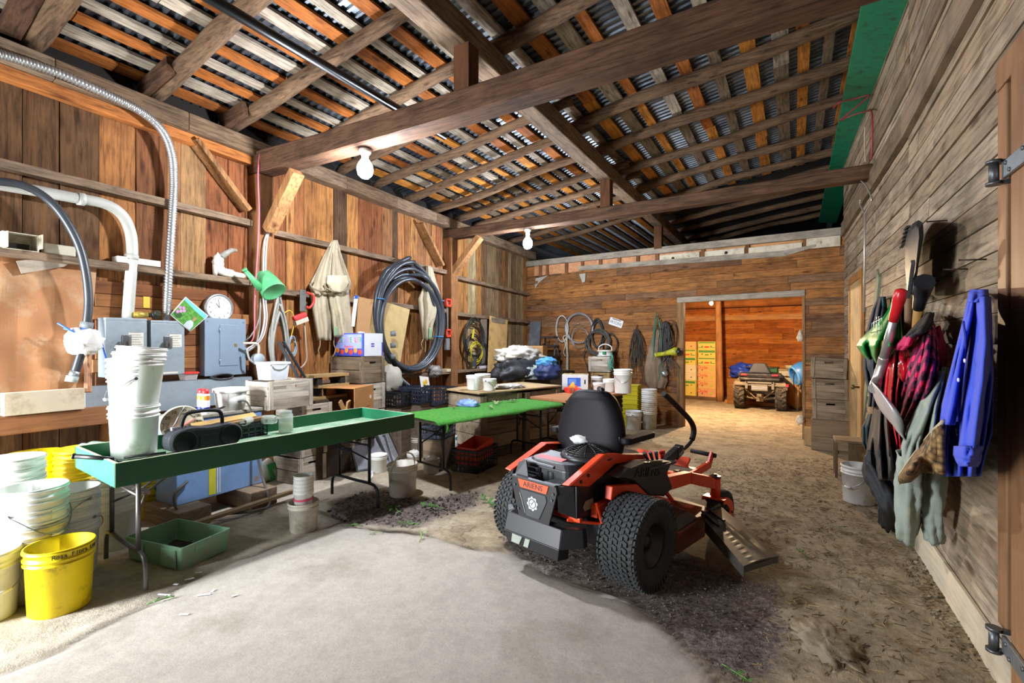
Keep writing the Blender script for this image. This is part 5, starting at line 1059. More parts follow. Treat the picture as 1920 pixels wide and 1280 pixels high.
for sx in (-1, 1):
    m = MB(); m.lathe([(0, .0), (.066, .0), (.072, .006), (.078, .004), (.08, -.006)], 30, Matrix.Translation((sx*.155, -.006, RH*.48)) @ Matrix.Rotation(PI/2, 4, 'X')); m.build('speaker', P('speaker_black', '0d0e11', .7, spec=.15), t)
m = MB(); m.box(-.06, .06, -.008, -.003, .03, .12); m.build('tape_door', P('radio_door', '101116', .4, spec=.2), t, .006)
m = MB(); m.tube(spline([(-.15, .075, RH*.93), (-.135, .07, RH+.06), (-.1, .065, RH+.095), (.02, .065, RH+.1), (.10, .065, RH+.085), (.125, .07, RH+.04), (.13, .075, RH*.9)], 6), .014, 8); m.build('handle', RBL, t)
m = MB(); m.tube([(-.2, .1, RH*.9), (-.12, .09, RH+.15)], .004, 6); m.build('antenna', P('steel', ''), t)
m = MB()
for i in range(5): m.box(-.21+.022*i, -.195+.022*i, .06, .09, RH*.9, RH+.004)
m.build('button', P('button_silver', 'b9bcc2', .3, .6), t)
def mesh_crate(label, loc, w, d, h, rz, mat, nx=9, nz=4, group='black plastic crates'):
    """vented plastic crate: rims, uprights and bars"""
    t = T('plastic_crate', label, 'plastic crate', loc, rz, group); e = .008
    m = MB(); m.box(-w/2, w/2, 0, d, 0, .008); m.build('floor_panel', mat, t)
    for nm, (a, b, fx) in (('front_grid', (-w/2, w/2, 0)), ('rear_grid', (-w/2, w/2, 1)), ('side_grid', (0, d, 2)), ('side_grid', (0, d, 3))):
        m = MB(); n = nx if fx < 2 else max(4, int(nx*d/w))
        def bx(s0, s1, z0, z1):
            if fx == 0: m.box(s0, s1, 0, e, z0, z1)
            elif fx == 1: m.box(s0, s1, d-e, d, z0, z1)
            elif fx == 2: m.box(-w/2, -w/2+e, s0, s1, z0, z1)
            else: m.box(w/2-e, w/2, s0, s1, z0, z1)
        for i in range(n+1): s_ = a+(b-a)*i/n; bx(max(a, s_-.006), min(b, s_+.006), .002, h)
        for j in range(nz+1): z = h*j/nz; bx(a, b, max(0, z-.006), min(h, z+.008))
        bx(a, b, h-.03, h); m.build(nm, mat, t)
    return t
BC = P('crate_black', '1d2026', .45, var=.2); BCB = P('crate_blueblack', '2a3142', .45)
mesh_crate('low black slotted crate in the tray behind the radio', (-3.93, 2.07, .702), .66, .26, .125, RZL-.06, BC, 12, 3)
for i, (x, y, lab) in enumerate(((-4.02, 2.18, 'rough wood offcut lying in the black crate, behind the radio handle'), (-4.07, 2.12, 'smooth pale board lying across the black crate'))):
    m = MB(); m.box(-.25, .25, -.03, .03, 0, .04 if i == 0 else .012); o = m.build('wood_offcut', WD('offcut', ['8d7250', 'c8a566'], 'x', 1.3) if i == 0 else WD('offcut_pale', ['c8a566', 'c2a060'], 'x', 1.2), None, .003, (x, y, .80+.05*i), (RZL-.05)); o.rotation_euler = (.5 if i else .1, -.05, RZL-.06); tag(o, lab, 'wood offcut')
def jar(label, loc, r, h, liquid=None, rz=0, rot=None):
    t = T('glass_jar', label, 'jar', loc, rot or rz, None)
    m = MB(); m.lathe([(0, 0), (r*.9, 0), (r, .012), (r, h*.8), (r*.8, h*.9), (r*.82, h*.93), (r*.82, h), (r*.76, h), (r*.74, h*.9), (r*.93, h*.79), (r*.93, .015), (0, .01)], 28); m.build('glass', GLS, t)
    if liquid:
        m = MB(); m.lathe([(0, .012), (r*.92, .016), (r*.92, h*liquid), (0, h*liquid)], 28); m.build('liquid', P('murky_water', 'b5b48e', .15, alpha=.55), t)
    m = MB()
    for k in (.92, .96): m.lathe([(r*.82, h*k), (r*.86, h*(k+.01)), (r*.82, h*(k+.02))], 28)
    m.build('thread', GLS, t); return t
p = onfloor(536, 813, .06, .702); jar('glass jar half full of murky water standing alone in the green tray', p, .06, .195, .45)
jar('empty glass jar lying in the black crate nearest the tray wall', (-3.98, 2.28, .84), .035, .12, None, 0, (PI/2, 0, .6)); jar('empty glass jar in the black crate at its far end', (-3.93, 2.36, .835), .04, .11, None, 0, (PI/2, 0, 2.2))
bp_ = hz(152, 838, .745); t = T('glass_bottle', 'large clear glass bottle lying in the tray corner beside the bucket stack', 'bottle', bp_, (PI/2, 0, PI/2+.25))
m = MB(); m.lathe([(0, .30), (.05, .30), (.052, .28), (.052, .12), (.03, .06), (.026, .05), (.026, .012), (.022, .0)], 28); m.build('glass', P('bottle_glass', 'bfe2d4', .05, alpha=.35, var=0, spec=.7), t)
m = MB()
for k in (.012, .025, .038): m.lathe([(.026, k-.005), (.031, k), (.026, k+.005)], 24)
m.build('thread', P('bottle_glass', ''), t)
a, b = hz(140, 855, .828), hz(212, 860, .80); t = T('hand_tool', 'black tool handle resting across the near end board of the tray', 'tool', a)
m = MB(); m.tube([(0, 0, 0), (b-a)], [.015, .012], 12); m.tube([(0, 0, 0), (b-a)*-.04], .018, 12); m.build('grip', BLKP, t); m = MB(); m.tube([(b-a), (b-a)*1.25+Vector((0, 0, -.02))], .007, 8); m.build('shaft', P('steel_dark', '5a5c60', .4, .7), t)
a = hz(232, 858, .72); m = MB(); m.tube([(0, 0, 0), (.07, .22, .0)], .008, 8); o = m.build('pen_tool', BLKP, None, loc=a); tag(o, 'small dark rod lying in the tray in front of the bucket stack', 'rod')
# seed bag
p = fl(507, 905); t = T('seed_bag', 'slumped white bag with green print on the floor beside the blue machine', 'bag', (p.x-.12, p.y+.02, fz(p.y)), RZL+.3)
m = MB(); lumpy(m, (0, .0, .13), (.13, .09, .15), .16, 24, 16, 2.4, 6, .0); m.build('sack', P('bag_white', 'd4d2c8', .8, bump=.2), t)
m = MB(); m.grid(lambda a, b: Vector((-.11+.15*a+.06*(1-b), -.098-.012*math.sin(PI*b), .01+.2*b-.0*a)), 6, 6); g_ = m.build('green_print', P('print_green', '2f9a4a', .5), t, solid=.002)
text('lettering', 'TREE', P('strip_white', ''), g_, (-.0, -.118, .10), (PI/2, 1.05, 0), .05, .001)
wire('white_hose', 'white hose curving over the floor behind the tray table legs', 'hose', [fl(622, 882, .015), fl(650, 877, .015), fl(690, 877, .015), fl(698, 890, .015), fl(692, 900, .015)], .014, P('hose_white', 'd8d8d8', .4))
# leaning screens and panel
for (u, v), w, h, tl, rz_, lab, mt in (((708, 880), .50, .42, -.6, RZL-.3, 'dark framed panel wrapped in clear plastic, leaning under the tray table', P('plastic_wrap', '8a8c94', .15, var=.3, ns=6, spec=.8)), ((745, 868), .34, .44, -.45, RZL+.35, 'small wire screen leaning beside the plastic-wrapped panel', P('screen_grey', 'a4a8b2', .5, var=.4, ns=50))):
    p = fl(u, v); t = T('leaning_screen', lab, 'panel', (p.x-.02, p.y, fz(p.y)+.012), (tl, 0, rz_))
    m = MB(); m.box(-w/2+.02, w/2-.02, .006, .012, .02, h-.02); m.build('sheet', mt, t)
    m = MB(); m.box(-w/2, w/2, 0, .02, 0, .025); m.box(-w/2, w/2, 0, .02, h-.025, h); m.box(-w/2, -w/2+.025, 0, .02, .025, h-.025); m.box(w/2-.025, w/2, 0, .02, .025, h-.025); m.build('frame', P('frame_dark', '3a3836', .5), t, .003)
# buckets and bins under the tables
for u, v, r, h, lab, mt in ((710, 888, .10, .215, 'clean white tub on the floor behind the standing-handle bucket', WHT), (752, 838, .10, .30, 'white bucket stack beside the wire screen under the tray corner', WHT2), (785, 858, .11, .27, 'pale bucket beneath the near end of the turf table', WHT2), (809, 889, .10, .17, 'cloudy tub holding a plastic bag, between the turf table legs', P('tub_cloudy', 'a9a292', .4)), (806, 858, .115, .28, 'white bucket with a teal label under the turf table', WHT), (776, 872, .09, .14, 'small white tub with scraps behind the standing-handle bucket', WHT)):
    p = onfloor(u, v, r*.87); q = bucket(lab, p, r, h, mt, rn(0, 6), None)
    if 'teal' in lab: m = MB(); m.grid(lambda a, b: Vector((math.cos(-1.9+a*1.6)*(r*.93+.004*b), math.sin(-1.9+a*1.6)*(r*.93+.004*b), .04+.13*b)), 10, 2); m.build('teal_label', P('label_teal', '3aa8b0', .5), q)
    if 'scraps' in lab or 'bag' in lab: m = MB(); lumpy(m, (0, 0, h*.95), (r*.8, r*.8, .04), .4, 18, 8, 4, 2); m.build('contents', P('scraps', 'c9c8c2', .6, bump=.3), q)
p = onfloor(850, 850, .09); t = T('patterned_bin', 'small bin with a bright dotted pattern standing under the turf table', 'bin', p, .3)
m = MB(); m.lathe([(0, 0), (.085, 0), (.11, .26), (.105, .26), (.08, .01)], 28); m.build('bin', P('bin_white', 'dfe0e4', .5), t)
cols = ['d8542c', '3a8ab4', 'c83a5c', 'e0903a', '6ab0c8']
for k in range(24):
    a = 2*PI*((k*.618) % 1); z = .03+.2*((k*.37) % 1); r = .0865+.025*z/.26; rr0 = rn(.018, .03); m = MB()
    m.add([Vector((math.cos(a+rr0*math.cos(f)/r)*(r+.0015+.096*rr0*math.sin(f)), math.sin(a+rr0*math.cos(f)/r)*(r+.0015+.096*rr0*math.sin(f)), z+rr0*math.sin(f))) for f in [2*PI*i/14 for i in range(14)]], [tuple(range(14))]); m.build('dot', P('dot'+str(k % 5), cols[k % 5], .5), t)
lo = fl(858, 846); mesh_crate('blue-black slotted crate on a bucket under the turf table', (-3.72, 4.66, .31), .40, .30, .17, RZL+.25, BCB, 9, 3)
m = MB(); m.box(-.19, .19, 0, .28, 0, .31-fz(4.6)); o = m.build('wood_block', WD('pallet_wood', []), None, .006, (-3.72, 4.66, fz(4.6)), RZL+.25); tag(o, 'wooden block holding up the blue-black crate under the turf table', 'wooden block')
lo = fl(905, 885); t = mesh_crate('black slotted crate holding a red basket, on the floor under the turf table', (lo.x-.02, lo.y+.14, fz(lo.y)), .52, .36, .27, RZL+.05, BC, 9, 4)
m = MB(); box_open(m, .44, .28, .20, .006, .04); m.v = [p+Vector((0, 0, .08+.06*(p.x+.2)/.4)) for p in m.v]; o = m.build('red_basket', P('basket_red', 'c8381c', .5), None, loc=(lo.x-.02, lo.y+.14, fz(lo.y)+.01), rz=RZL+.05); tag(o, 'red-orange plastic basket set inside the black floor crate', 'basket')
# ================================================================ bench, tarps and the back wall
t = T('bench_bin', 'long wooden bin with a plywood bench top beside the plank wall', 'bench', (-3.58, 5.12, fz(5.1)), PI/2-.28)
LB, DB, HB = 1.62, .86, .90; BD = WD('bin_board', ['8a7a66', '9a8a74', '7b6b58', 'a4957e'], 'x', 1)
m = MB(); m.box(-.03, LB, -.02, DB, HB-.02, HB); m.build('bench_top', WD('ply_top', ['b29a74', 'a89068'], 'x', .6, .75, .1, dark=.75), t, .003)
for i, (x0, x1) in enumerate(((.02, LB*.48), (LB*.52, LB-.02))):
    m = MB(); hb = HB-.03
    for b in range(4):
        z0, z1 = .14+(hb-.16)*b/4, .14+(hb-.16)*(b+1)/4-.008
        m.box(x0, x1, 0, .02, z0, z1); m.box(x0, x1, DB-.05, DB-.03, z0, z1); m.box(x0, x0+.02, .02, DB-.05, z0, z1); m.box(x1-.02, x1, .02, DB-.05, z0, z1)
    o = m.build('bin', BD, t, .003)
    for x in (x0+.05, x1-.05): m = MB(); m.box(x-.04, x+.04, -.012, 0, .1, hb-.03); m.build('corner_post', WD('bin_post', ['83735f', '6f604e'], 'z', 1), o, .003)
    for y in (.04, DB/2, DB-.1): m = MB(); m.box(x0, x1, y-.04, y+.04, .0, .13); m.build('runner', WD('bin_runner', ['5f5142'], 'x', 1), o)
zb = fz(5.1)+HB+.001
for u, v, r, h, lab, nm in ((891, 731, .13, .2, 'white tub standing behind the glass jar on the plywood bench', 'tub'), (905, 727, .12, .2, 'white tub with a lid at the back of the plywood bench', 'tub'), (918, 733, .095, .165, 'white tub with a yellow print in front on the plywood bench', 'tub')):
    p = onfloor(u, v, r*.85, zb); q = bucket(lab, p, r, h, WHT, 1.2, 'down' if 'yellow' in lab else None, .3, name='plastic_tub', cat='tub', rings=(.97, .85))
    if 'yellow' in lab: m = MB(); m.grid(lambda a, b: Vector((math.cos(-.4+a*.5)*(r*.95), math.sin(-.4+a*.5)*(r*.95), .04+.09*b)), 6, 2); m.build('yellow_print', P('print_yellow', 'd4c84a', .5), q)
p = onfloor(892, 731, .04, zb); jar('tall glass jar of pale liquid in front of the white tubs on the bench', p+Vector((.06, -.06, 0)), .042, .19, .8)
# tarps and bags on the bench
def heap(name, label, cat, c, r, amp, f, seed, mat, flat, n=40, k=26, rz=0):
    m = MB(); lumpy(m, (0, 0, 0), r, amp, n, k, f, seed, flat); o = m.build(name, mat, None, loc=c, rz=rz); return tag(o, label, cat)
c = hz(975, 712, zb); AX = PI/2-.28
heap('black_tarp', 'black plastic tarp heaped on the plywood bench under the white one', 'tarp', (c.x-.16, c.y+.12, zb+.14), (.48, .27, .27), .35, 2.2, 3, P('tarp_black', '232427', .5, var=.3, bump=.3), -.138, rz=AX)
heap('white_tarp', 'crumpled dirty white tarp on top of the black tarp', 'tarp', (c.x-.22, c.y+.32, zb+.43), (.50, .28, .16), .4, 3.0, 7, P('tarp_white', 'bdb8ac', .7, bump=.4, dirt=('8f8878', .4, 6)), -.13, 48, 30, rz=AX)
heap('clear_plastic', 'crumpled clear plastic sheeting at the foot of the tarps on the bench', 'plastic sheet', (c.x+.12, c.y+.42, zb+.12), (.36, .17, .16), .5, 3.6, 11, P('plastic_sheet', '8f9694', .2, var=.4, ns=12, bump=.5, bs=20), -.118, 48, 30, rz=AX)
heap('plastic_film', 'flat crumpled clear film lying on the bench beside the white tubs', 'plastic film', (hz(952, 727, zb).x, hz(952, 727, zb).y, zb+.02), (.26, .15, .035), .5, 4, 13, P('film', 'c6c2b6', .3, var=.2, bump=.5, bs=30), -.015, rz=AX)
c2 = hz(1045, 715, zb)
heap('blue_bag', 'dark blue bag at the end of the tarp heap against the back wall side', 'bag', (c2.x-.32, c2.y+.28, zb+.13), (.24, .2, .16), .3, 2.6, 17, P('bag_navy', '1f2c58', .6), -.128, rz=AX)
heap('light_blue_bag', 'light blue bundle lying on the dark blue bag', 'bundle', (c2.x-.36, c2.y+.32, zb+.30), (.2, .17, .10), .3, 2.8, 19, P('bundle_blue', '4a8cc0', .6), -.08, rz=AX)
o = MB().box(-.02, .02, -.02, .02, 0, .25).build('green_bottle', P('bottle_green', '7fa08c', .3), None, .015, (c.x+.16, c.y+.25, zb), .3); tag(o, 'pale green plastic bottle standing in front of the clear sheeting', 'bottle')
c = hz(1003, 668, zb+.4); t = T('cardboard_box', 'tan cardboard box with hand holes behind the white tarp', 'cardboard box', (c.x-.3, c.y+.25, zb+.30), RZB+.35)
m = MB(); box_open(m, .62, .42, .3, .006); m.build('carton', P('card_box_tan', 'b58a55', .85, var=.08), t); m = MB()
for x in (-.17, .12): m.box(x-.025, x+.025, -.002, 0, .2, .23)
m.build('hand_hole', P('hole_dark', ''), t)
heap('box_pedestal', 'dark covered bundle under the tan cardboard box', 'bundle', (c.x-.25, c.y+.5, zb+.13), (.34, .24, .2), .2, 2, 23, P('tarp_black', ''), -.128)
# behind: dark board, folded stool
c = wb(1000, 628, .22); m = MB(); m.hexa([(-.16, 0, -.3), (.16, 0, -.3), (.16, .015, -.3), (-.16, .015, -.3), (-.2, .16, .32), (.1, .16, .32), (.1, .175, .32), (-.2, .175, .32)]); o = m.build('slate_board', P('slate_grey', '5d6064', .6, dirt=('7d7f80', .3, 5)), None, .003, c, RZB); tag(o, 'grey flat board leaning in the corner behind the cardboard box', 'board')
c = wb(1030, 640, .3); t = T('step_stool', 'dark folded step stool standing behind the tarps in the corner', 'stool', (c.x, c.y, 1.18), RZB); DKW = P('stool_dark', '2c2b2c', .5)
for z, w in ((.0, .5), (.22, .4), (.42, .34)): m = MB(); m.box(-w/2, w/2, -.12, .1, z, z+.04); m.build('step', DKW, t, .004)
for sx in (-1, 1):
    m = MB(); m.bar((sx*.22, .1, -.3), (sx*.14, .06, .46), .03, .03); m.bar((sx*.2, -.14, -.3), (sx*.15, .0, .3), .03, .03); m.build('leg', DKW, t, .003)
c3 = hz(1040, 690, zb+.2); m = MB(); m.box(-.5, .5, -.25, .25, 0, .9-fz(7.5)); o = m.build('side_cabinet', WD('cab_dark', ['4a3c2e', '56463a'], 'x', 1), None, .005, (wb(1030, 660, .4).x, wb(1030, 660, .4).y, fz(8)), RZB); tag(o, 'dark low cabinet in the corner, mostly hidden by the tarps', 'cabinet')
# carton with pictures, pails on the board table
zt3 = fz(5.7)+H3+.001
c = hz(1076, 733, zt3); t = T('printed_carton', 'white printed carton with a blue picture on the board table', 'carton', (c.x-.05, c.y+.16, zt3), RZB+.45)
m = MB(); m.box(-.21, .21, 0, .3, 0, .25); m.build('carton', P('carton_white', 'dcdcdc', .6), t, .003); m = MB(); m.box(-.12, .09, -.002, 0, .06, .2); m.build('blue_picture', P('pic_blue', '3a62cc', .4), t); m = MB(); m.box(-.1, .02, -.003, -.002, .1, .18); m.build('picture_highlight', P('pic_blue2', '6a92e0', .4), t)
m = MB(); m.box(.15, .17, -.002, 0, .1, .17); m.box(.21, .212, .1, .2, .12, .15); m.build('vent', P('dark_gap', ''), t); m = MB(); m.grid(lambda a, b: Vector((-.2+.4*a, .02+.27*b, .252+.015*noise.noise(Vector((a*9, b*7, 2))))), 16, 10); m.build('straw_fill', P('straw', 'a08a5c', .9, var=.3, ns=40), t)
c = hz(1075, 735, zt3); t = T('paper_flower', 'red and orange petal-shaped plastic toy lying in front of the printed carton', 'toy', (c.x+.06, c.y-.12, zt3), RZB)
for i, (a, l, c_) in enumerate(((.25, .17, 'd02c1c'), (.9, .12, 'c83a20'), (PI/2, .15, 'e09a2c'), (PI-.9, .12, 'c83a20'), (PI-.25, .17, 'd02c1c'))):
    m = MB(); d = Vector((math.cos(a), -.1, math.sin(a))); s_ = d.cross(Vector((0, 1, 0))).normalized(); m.grid(lambda p, q: d*l*q+s_*(p-.5)*.11*math.sin(PI*min(q*.85+.12, 1))+Vector((0, -.03*math.sin(PI*q), .02)), 4, 8); m.build('petal', P('petal_'+c_, c_, .5), t, solid=.01)
m = MB(); m.ball((0, -.03, .05), (.04, .02, .05)); m.build('middle', P('petal_mid', '8a4a34', .5), t); m = MB(); m.box(-.1, .1, -.02, .03, 0, .03); m.build('base', P('carton_white', ''), t, .004)
for u, v, r, h, lab, hd in ((1123, 735, .095, .14, 'small white pail with a lid on the board table beside the printed carton', None), (1120, 729, .1, .2, 'white tub behind the small lidded pail on the board table', None), (1143, 735, .105, .2, 'white tub between the small pail and the tall bucket on the board table', None), (1168, 738, .142, .365, 'tall white bucket at the end of the board table', 'down')):
    p = onfloor(u, v, r*.85, zt3); q = bucket(lab, p, r, h, WHT, 1, hd, -.7, name='bucket' if h > .3 else 'pail', cat='bucket')
    if 'lid' in lab: m = MB(); m.lathe([(r*1.03, h*.9), (r*1.05, h), (0, h+.004)], 26); m.build('lid', WHT, q)
# crates with the cable reel against the back wall
lo = wb(1128, 735, .5); z0 = fz(8.6)
zc = {0: 0}
lo = wb(1124, 690, .5); lo2 = wb(1124, 668, .5)
m = MB(); m.box(-.25, .25, 0, .4, 0, lo.z-.40-z0); o = m.build('shelf_stand', WD('stand_dark', []), None, .004, (lo.x+.05, lo.y, z0), RZB); tag(o, 'dark wooden stand under the crates against the back wall', 'stand')
crate('lower tan crate with knots against the back wall under the cable reel', (lo.x+.02, lo.y, lo.z-.395), .42, .4, .31, RZB, 'tan'); crate('grey apple crate with the white cable reel on it, against the back wall', (lo.x, lo.y, lo.z-.075), .46, .40, .31, RZB+.25, 'grey')
t = T('cable_reel', 'white cable reel with an arched handle on the grey crate', 'cable reel', (lo.x+.05, lo.y+.2, lo.z+.24), RZB)
m = MB(); m.lathe([(0, 0), (.16, 0), (.17, .02), (.14, .03), (.135, .09), (.17, .1), (.17, .125), (0, .13)], 30); m.build('drum', P('reel_white', 'dcdcd6', .4), t); m = MB(); m.tube(spline([(-.15, 0, .1), (-.13, 0, .2), (0, 0, .25), (.13, 0, .2), (.15, 0, .1)], 6), .012, 8); m.build('handle', P('reel_white', ''), t); m = MB(); m.box(.02, .08, -.172, -.14, .04, .1); m.build('green_socket', P('socket_green', '1f8a5a', .4), t)
bl = Vector((lo.x+.26, lo.y+.0, lo.z+.32)); m = MB()
for i in range(7): m.tube(spline([(0, 0, 0), (rn(-.05, .05), -.03, -.1), (rn(-.08, .08), -.04, -.22), (rn(-.1, .1), -.03, -.36)], 5), .006, 5)
o = m.build('teal_twine', P('twine_teal', '2f9a8a', .7), None, loc=bl); tag(o, 'frayed teal twine hanging over the corner of the grey crate', 'twine')
# hanging on the back wall
def wbc(u, v): return wb(u, v, .05)
GW = P('wire_galv', '9a9ca0', .4, .6); BK = P('cord_black', '2e2d2b', .55, var=.2)
def back(u0, v0, u1, v1): c = wb((u0+u1)/2, (v0+v1)/2, .03); return c, (wb(u1, v0).x-wb(u0, v0).x)/2, abs(wb((u0+u1)/2, v0).z-wb((u0+u1)/2, v1).z)/2
c, a, b = back(1062, 588, 1112, 643); coil('wire_coil', 'big round coil of grey fence wire hung on the back wall', 'wire coil', c, RZB, a, b, 9, .009, GW, .04, 3, .05)
c, a, b = back(1072, 612, 1108, 648); coil('wire_coil', 'loose thin wire sagging inside the big fence wire coil', 'wire coil', c, RZB, a, b, 3, .005, GW, .3, 13, .05)
c, a, b = back(1044, 592, 1066, 641); coil('wire_coil', 'narrow pale wire loop hung beside the big fence wire coil', 'wire coil', c, RZB, a, b, 3, .009, P('wire_pale2', 'b9b6a8', .5), .08, 6, .04)
c, a, b = back(1111, 600, 1131, 650); coil('black_cable', 'black cable in tall loops beside the fence wire coil', 'cable', c, RZB, a, b, 6, .013, BK, .1, 4, .06, peak=.3)
c, a, b = back(1104, 620, 1146, 664); coil('black_cable', 'wide round bundle of black cable above the cable reel', 'cable', c, RZB, a, b, 9, .012, P('cord_charcoal', '46443f', .5), .16, 9, .08)
c, a, b = back(1130, 626, 1158, 668); coil('black_cable', 'loose black cable arc hanging over the teal twine', 'cable', c, RZB, a, b, 2, .012, BK, .15, 10, .04)
wire('black_cable', 'thin black cable hanging down beside the grey crate', 'cable', [wb(1104, 640, .08), wb(1094, 665, .08), wb(1100, 685, .08), wb(1104, 705, .08), wb(1102, 716, .08)], .01, BK)
a, b = wb(1064, 706, .1), wb(1062.5, 630, .08); m = MB(); ks = crooked((0, 0, 0), b-a, .035, .022, 8, .02, 3); m.tube(ks[0], ks[1], 8); o = m.build('white_pole', P('pole_white', 'b9b09c', .8, dirt=('8a7a60', .4, 8)), None, loc=a); tag(o, 'crooked white pole standing against the back wall by the wire coils', 'pole')
wire('white_rope', 'white rope end dangling from the narrow wire loop', 'rope', [wb(1062, 628, .08), wb(1056, 632, .08), wb(1060, 645, .08), wb(1057, 660, .08), wb(1060, 668, .08)], .01, P('rope_white', 'c4beb0', .8))
c = wb(1155, 604.5, .012); t = T('licence_plate', 'tilted white licence plate nailed to the back wall', 'licence plate', c, (0, .33, RZB))
m = MB(); m.box(-.155, .155, -.004, 0, -.078, .078); m.build('plate', P('plate_white', 'd8d8d4', .4), t, .003); text('lettering', 'FK32350', P('plate_blue', '283460', .5), t, (0, -.005, -.012), FRONT, .085, .0006, sx=.85)
m = MB(); m.box(-.1, .1, -.0052, -.004, .05, .066); m.build('plate_band', P('plate_blue', ''), t)
# hung cords by the opening
def strands(name, label, cat, u, v0, v1, spread, n, mat, seed, r=.007, top=.5, loc_off=.05):
    R_ = random.Random(seed); c = wb(u, v0, loc_off); hgt = c.z-wb(u, v1, loc_off).z; sp = spread/98; m = MB()
    for i in range(n):
        x = R_.uniform(-sp, sp); L = hgt*R_.uniform(.45, 1)
        pts = [(R_.uniform(-.02, .02), -.01, 0), (x*top, -.04-R_.random()*.04, -L*.2), (x+R_.uniform(-.03, .03), -.03-R_.random()*.05, -L*.55), (x+R_.uniform(-.05, .05), -.03-R_.random()*.04, -L)]
        if i % 2: pts += [(x+R_.uniform(.03, .08), -.05, -L*.95), (x*.9+.05, -.05, -L*.5), (x*.4, -.05, -.02)]
        m.tube(spline(pts, 6), r, 5)
    o = m.build(name, mat, None, loc=c, rz=RZB); return tag(o, label, cat)
strands('cord_bundle', 'tangled bundle of dark strings hanging from a nail on the back wall', 'cord', 1194, 616, 708, 12, 26, P('string_dark', '38332c', .7), 4, .006)
wire('red_strap', 'thin red-brown strap from which the dark string bundle hangs', 'strap', [wb(1194, 608, .05), wb(1192, 616, .06), wb(1194, 624, .07)], .012, P('strap_red', '6e3a2c', .6))
wire('thin_string', 'single brown string looping beside the dark string bundle', 'string', [wb(1199, 640, .05), wb(1206, 660, .05), wb(1210, 680, .05), wb(1202, 694, .05), wb(1196, 690, .05)], .005, P('string_brown', '6a4a30', .7))
c, a, b = back(1228, 596, 1242, 706); coil('green_hose', 'thin green hose hung in a long loop beside the opening', 'hose', c, RZB, a, b, 2, .011, P('hose_green', '1f6a58', .45), .12, 5, .09)
strands('cord_bundle', 'thick bundle of black cords hanging beside the opening', 'cord', 1248, 602, 690, 12, 24, BK, 9, .011, .8)
c, a, b = back(1250, 604, 1271, 650); coil('brown_cable', 'brown cable loop hanging out from the black cords by the opening', 'cable', c, RZB, a, b, 2, .009, P('cord_brown', '4a3426', .6), .12, 15, .05)
strands('cord_bundle', 'thin wires hanging below the yellow trimmer body', 'cord', 1254, 668, 716, 18, 12, P('wire_thin', '5a5048', .6), 12, .004)
bl = wb(1231, 663, .16); t = T('string_trimmer', 'yellow-green trimmer motor body hung among the cords by the opening', 'trimmer', bl, RZB); YG = P('tool_yellow', 'b5b52a', .45, dirt=('6a6420', .3, 8))
m = MB(); m.tube([(0, 0, -.02), (.14, 0, .0), (.26, 0, .03), (.36, 0, .05), (.42, 0, .04)], [.042, .04, .055, .085, .07], 14); m.build('body', YG, t); m = MB(); m.tube([(.4, 0, .05), (.48, 0, .02)], [.08, .05], 12); m.build('motor_cap', BLKP, t); m = MB(); m.tube([(-.02, 0, -.025), (.0, 0, -.02)], .046, 14); m.build('collar', P('collar_yellow', 'd4d04a', .4), t)
bl = wb(1228, 650, .1); t = T('sacking', 'brown sackcloth hanging under the yellow trimmer by the opening', 'sack', bl)
m = MB(); cloth(m, [(618, 1228, 1240, .04), (650, 1216, 1247, .05), (690, 1208, 1250, .07), (715, 1209, 1252, .08), (728, 1216, 1246, .08)], wb, bl, 18, .02, 3, .05, 3); m.build('cloth', P('sack_brown', '7a6652', .95, bump=.4, bs=150, dirt=('94826a', .4, 5)), t, solid=.008)
heap('wire_tangle', 'small tangle of silver wire at the end of the hung cords', 'wire', wb(1246, 700, .12), (.07, .05, .06), .4, 4, 2, P('steel', ''), -.06, 16, 10)
# extension cords and cardboard on the weathered wall
c = wl(889, 650, .05); m_ = (wl(912, 650, .05)-wl(866, 650, .05)).length/2
coil('extension_cable', 'black extension cord coiled on the weathered planks, upper round bundle', 'cord', wl(885, 634, .06), RZL, m_*.72, .34, 6, .010, BK, .14, 3, .07)
coil('extension_cable', 'yellow extension cord coiled under the black one on the weathered planks', 'cord', wl(888, 662, .06), RZL, m_*.42, .2, 5, .008, P('cord_bright_yellow', 'c8b82a', .5), .3, 6, .08)
coil('extension_cable', 'long drooping black cord loop below the yellow cord', 'cord', wl(887, 668, .06), RZL, m_*.7, .36, 2.5, .013, BK, .16, 8, .05)
coil('extension_cable', 'loose black cord loop swung out beside the tall cardboard', 'cord', wl(902, 664, .06), RZL, m_*.36, .22, 2, .012, BK, .1, 18, .05)
c = wl(889, 678, .12); o = MB().box(-.05, .05, -.03, .03, -.09, .09).build('cord_connector', P('box_dark_grey', '4a4c50', .5), None, .01, c, RZL); tag(o, 'dark grey plug box hanging in the extension cords', 'plug box'); c = wl(887, 626, .16); o = MB().box(-.02, .02, -.015, .015, -.09, .09).build('yellow_plug', P('cord_bright_yellow', ''), None, .008, c, RZL+.2); o.rotation_euler = (0, .25, RZL); tag(o, 'yellow plug tucked into the black extension cord', 'plug')
q = [wl(u, v, o) for u, v, o in ((917, 592, .1), (952, 600, .1), (947, 694, .26), (913, 698, .26))]; bl = q[3]; t = T('tall_cardboard', 'tall tan cardboard piece leaning on the weathered planks', 'cardboard', bl)
m = MB(); m.grid(lambda a, b: (q[0].lerp(q[1], a)).lerp(q[3].lerp(q[2], a), b)-bl+Vector((.05*max(0, .3-a), 0, .01*noise.noise(Vector((a*3, b*5, 0))))), 10, 12, False); m.build('sheet', P('card_tall', 'cfa96c', .88, var=.1, ns=3, dirt=('94784c', .3, 5)), t, solid=.008)
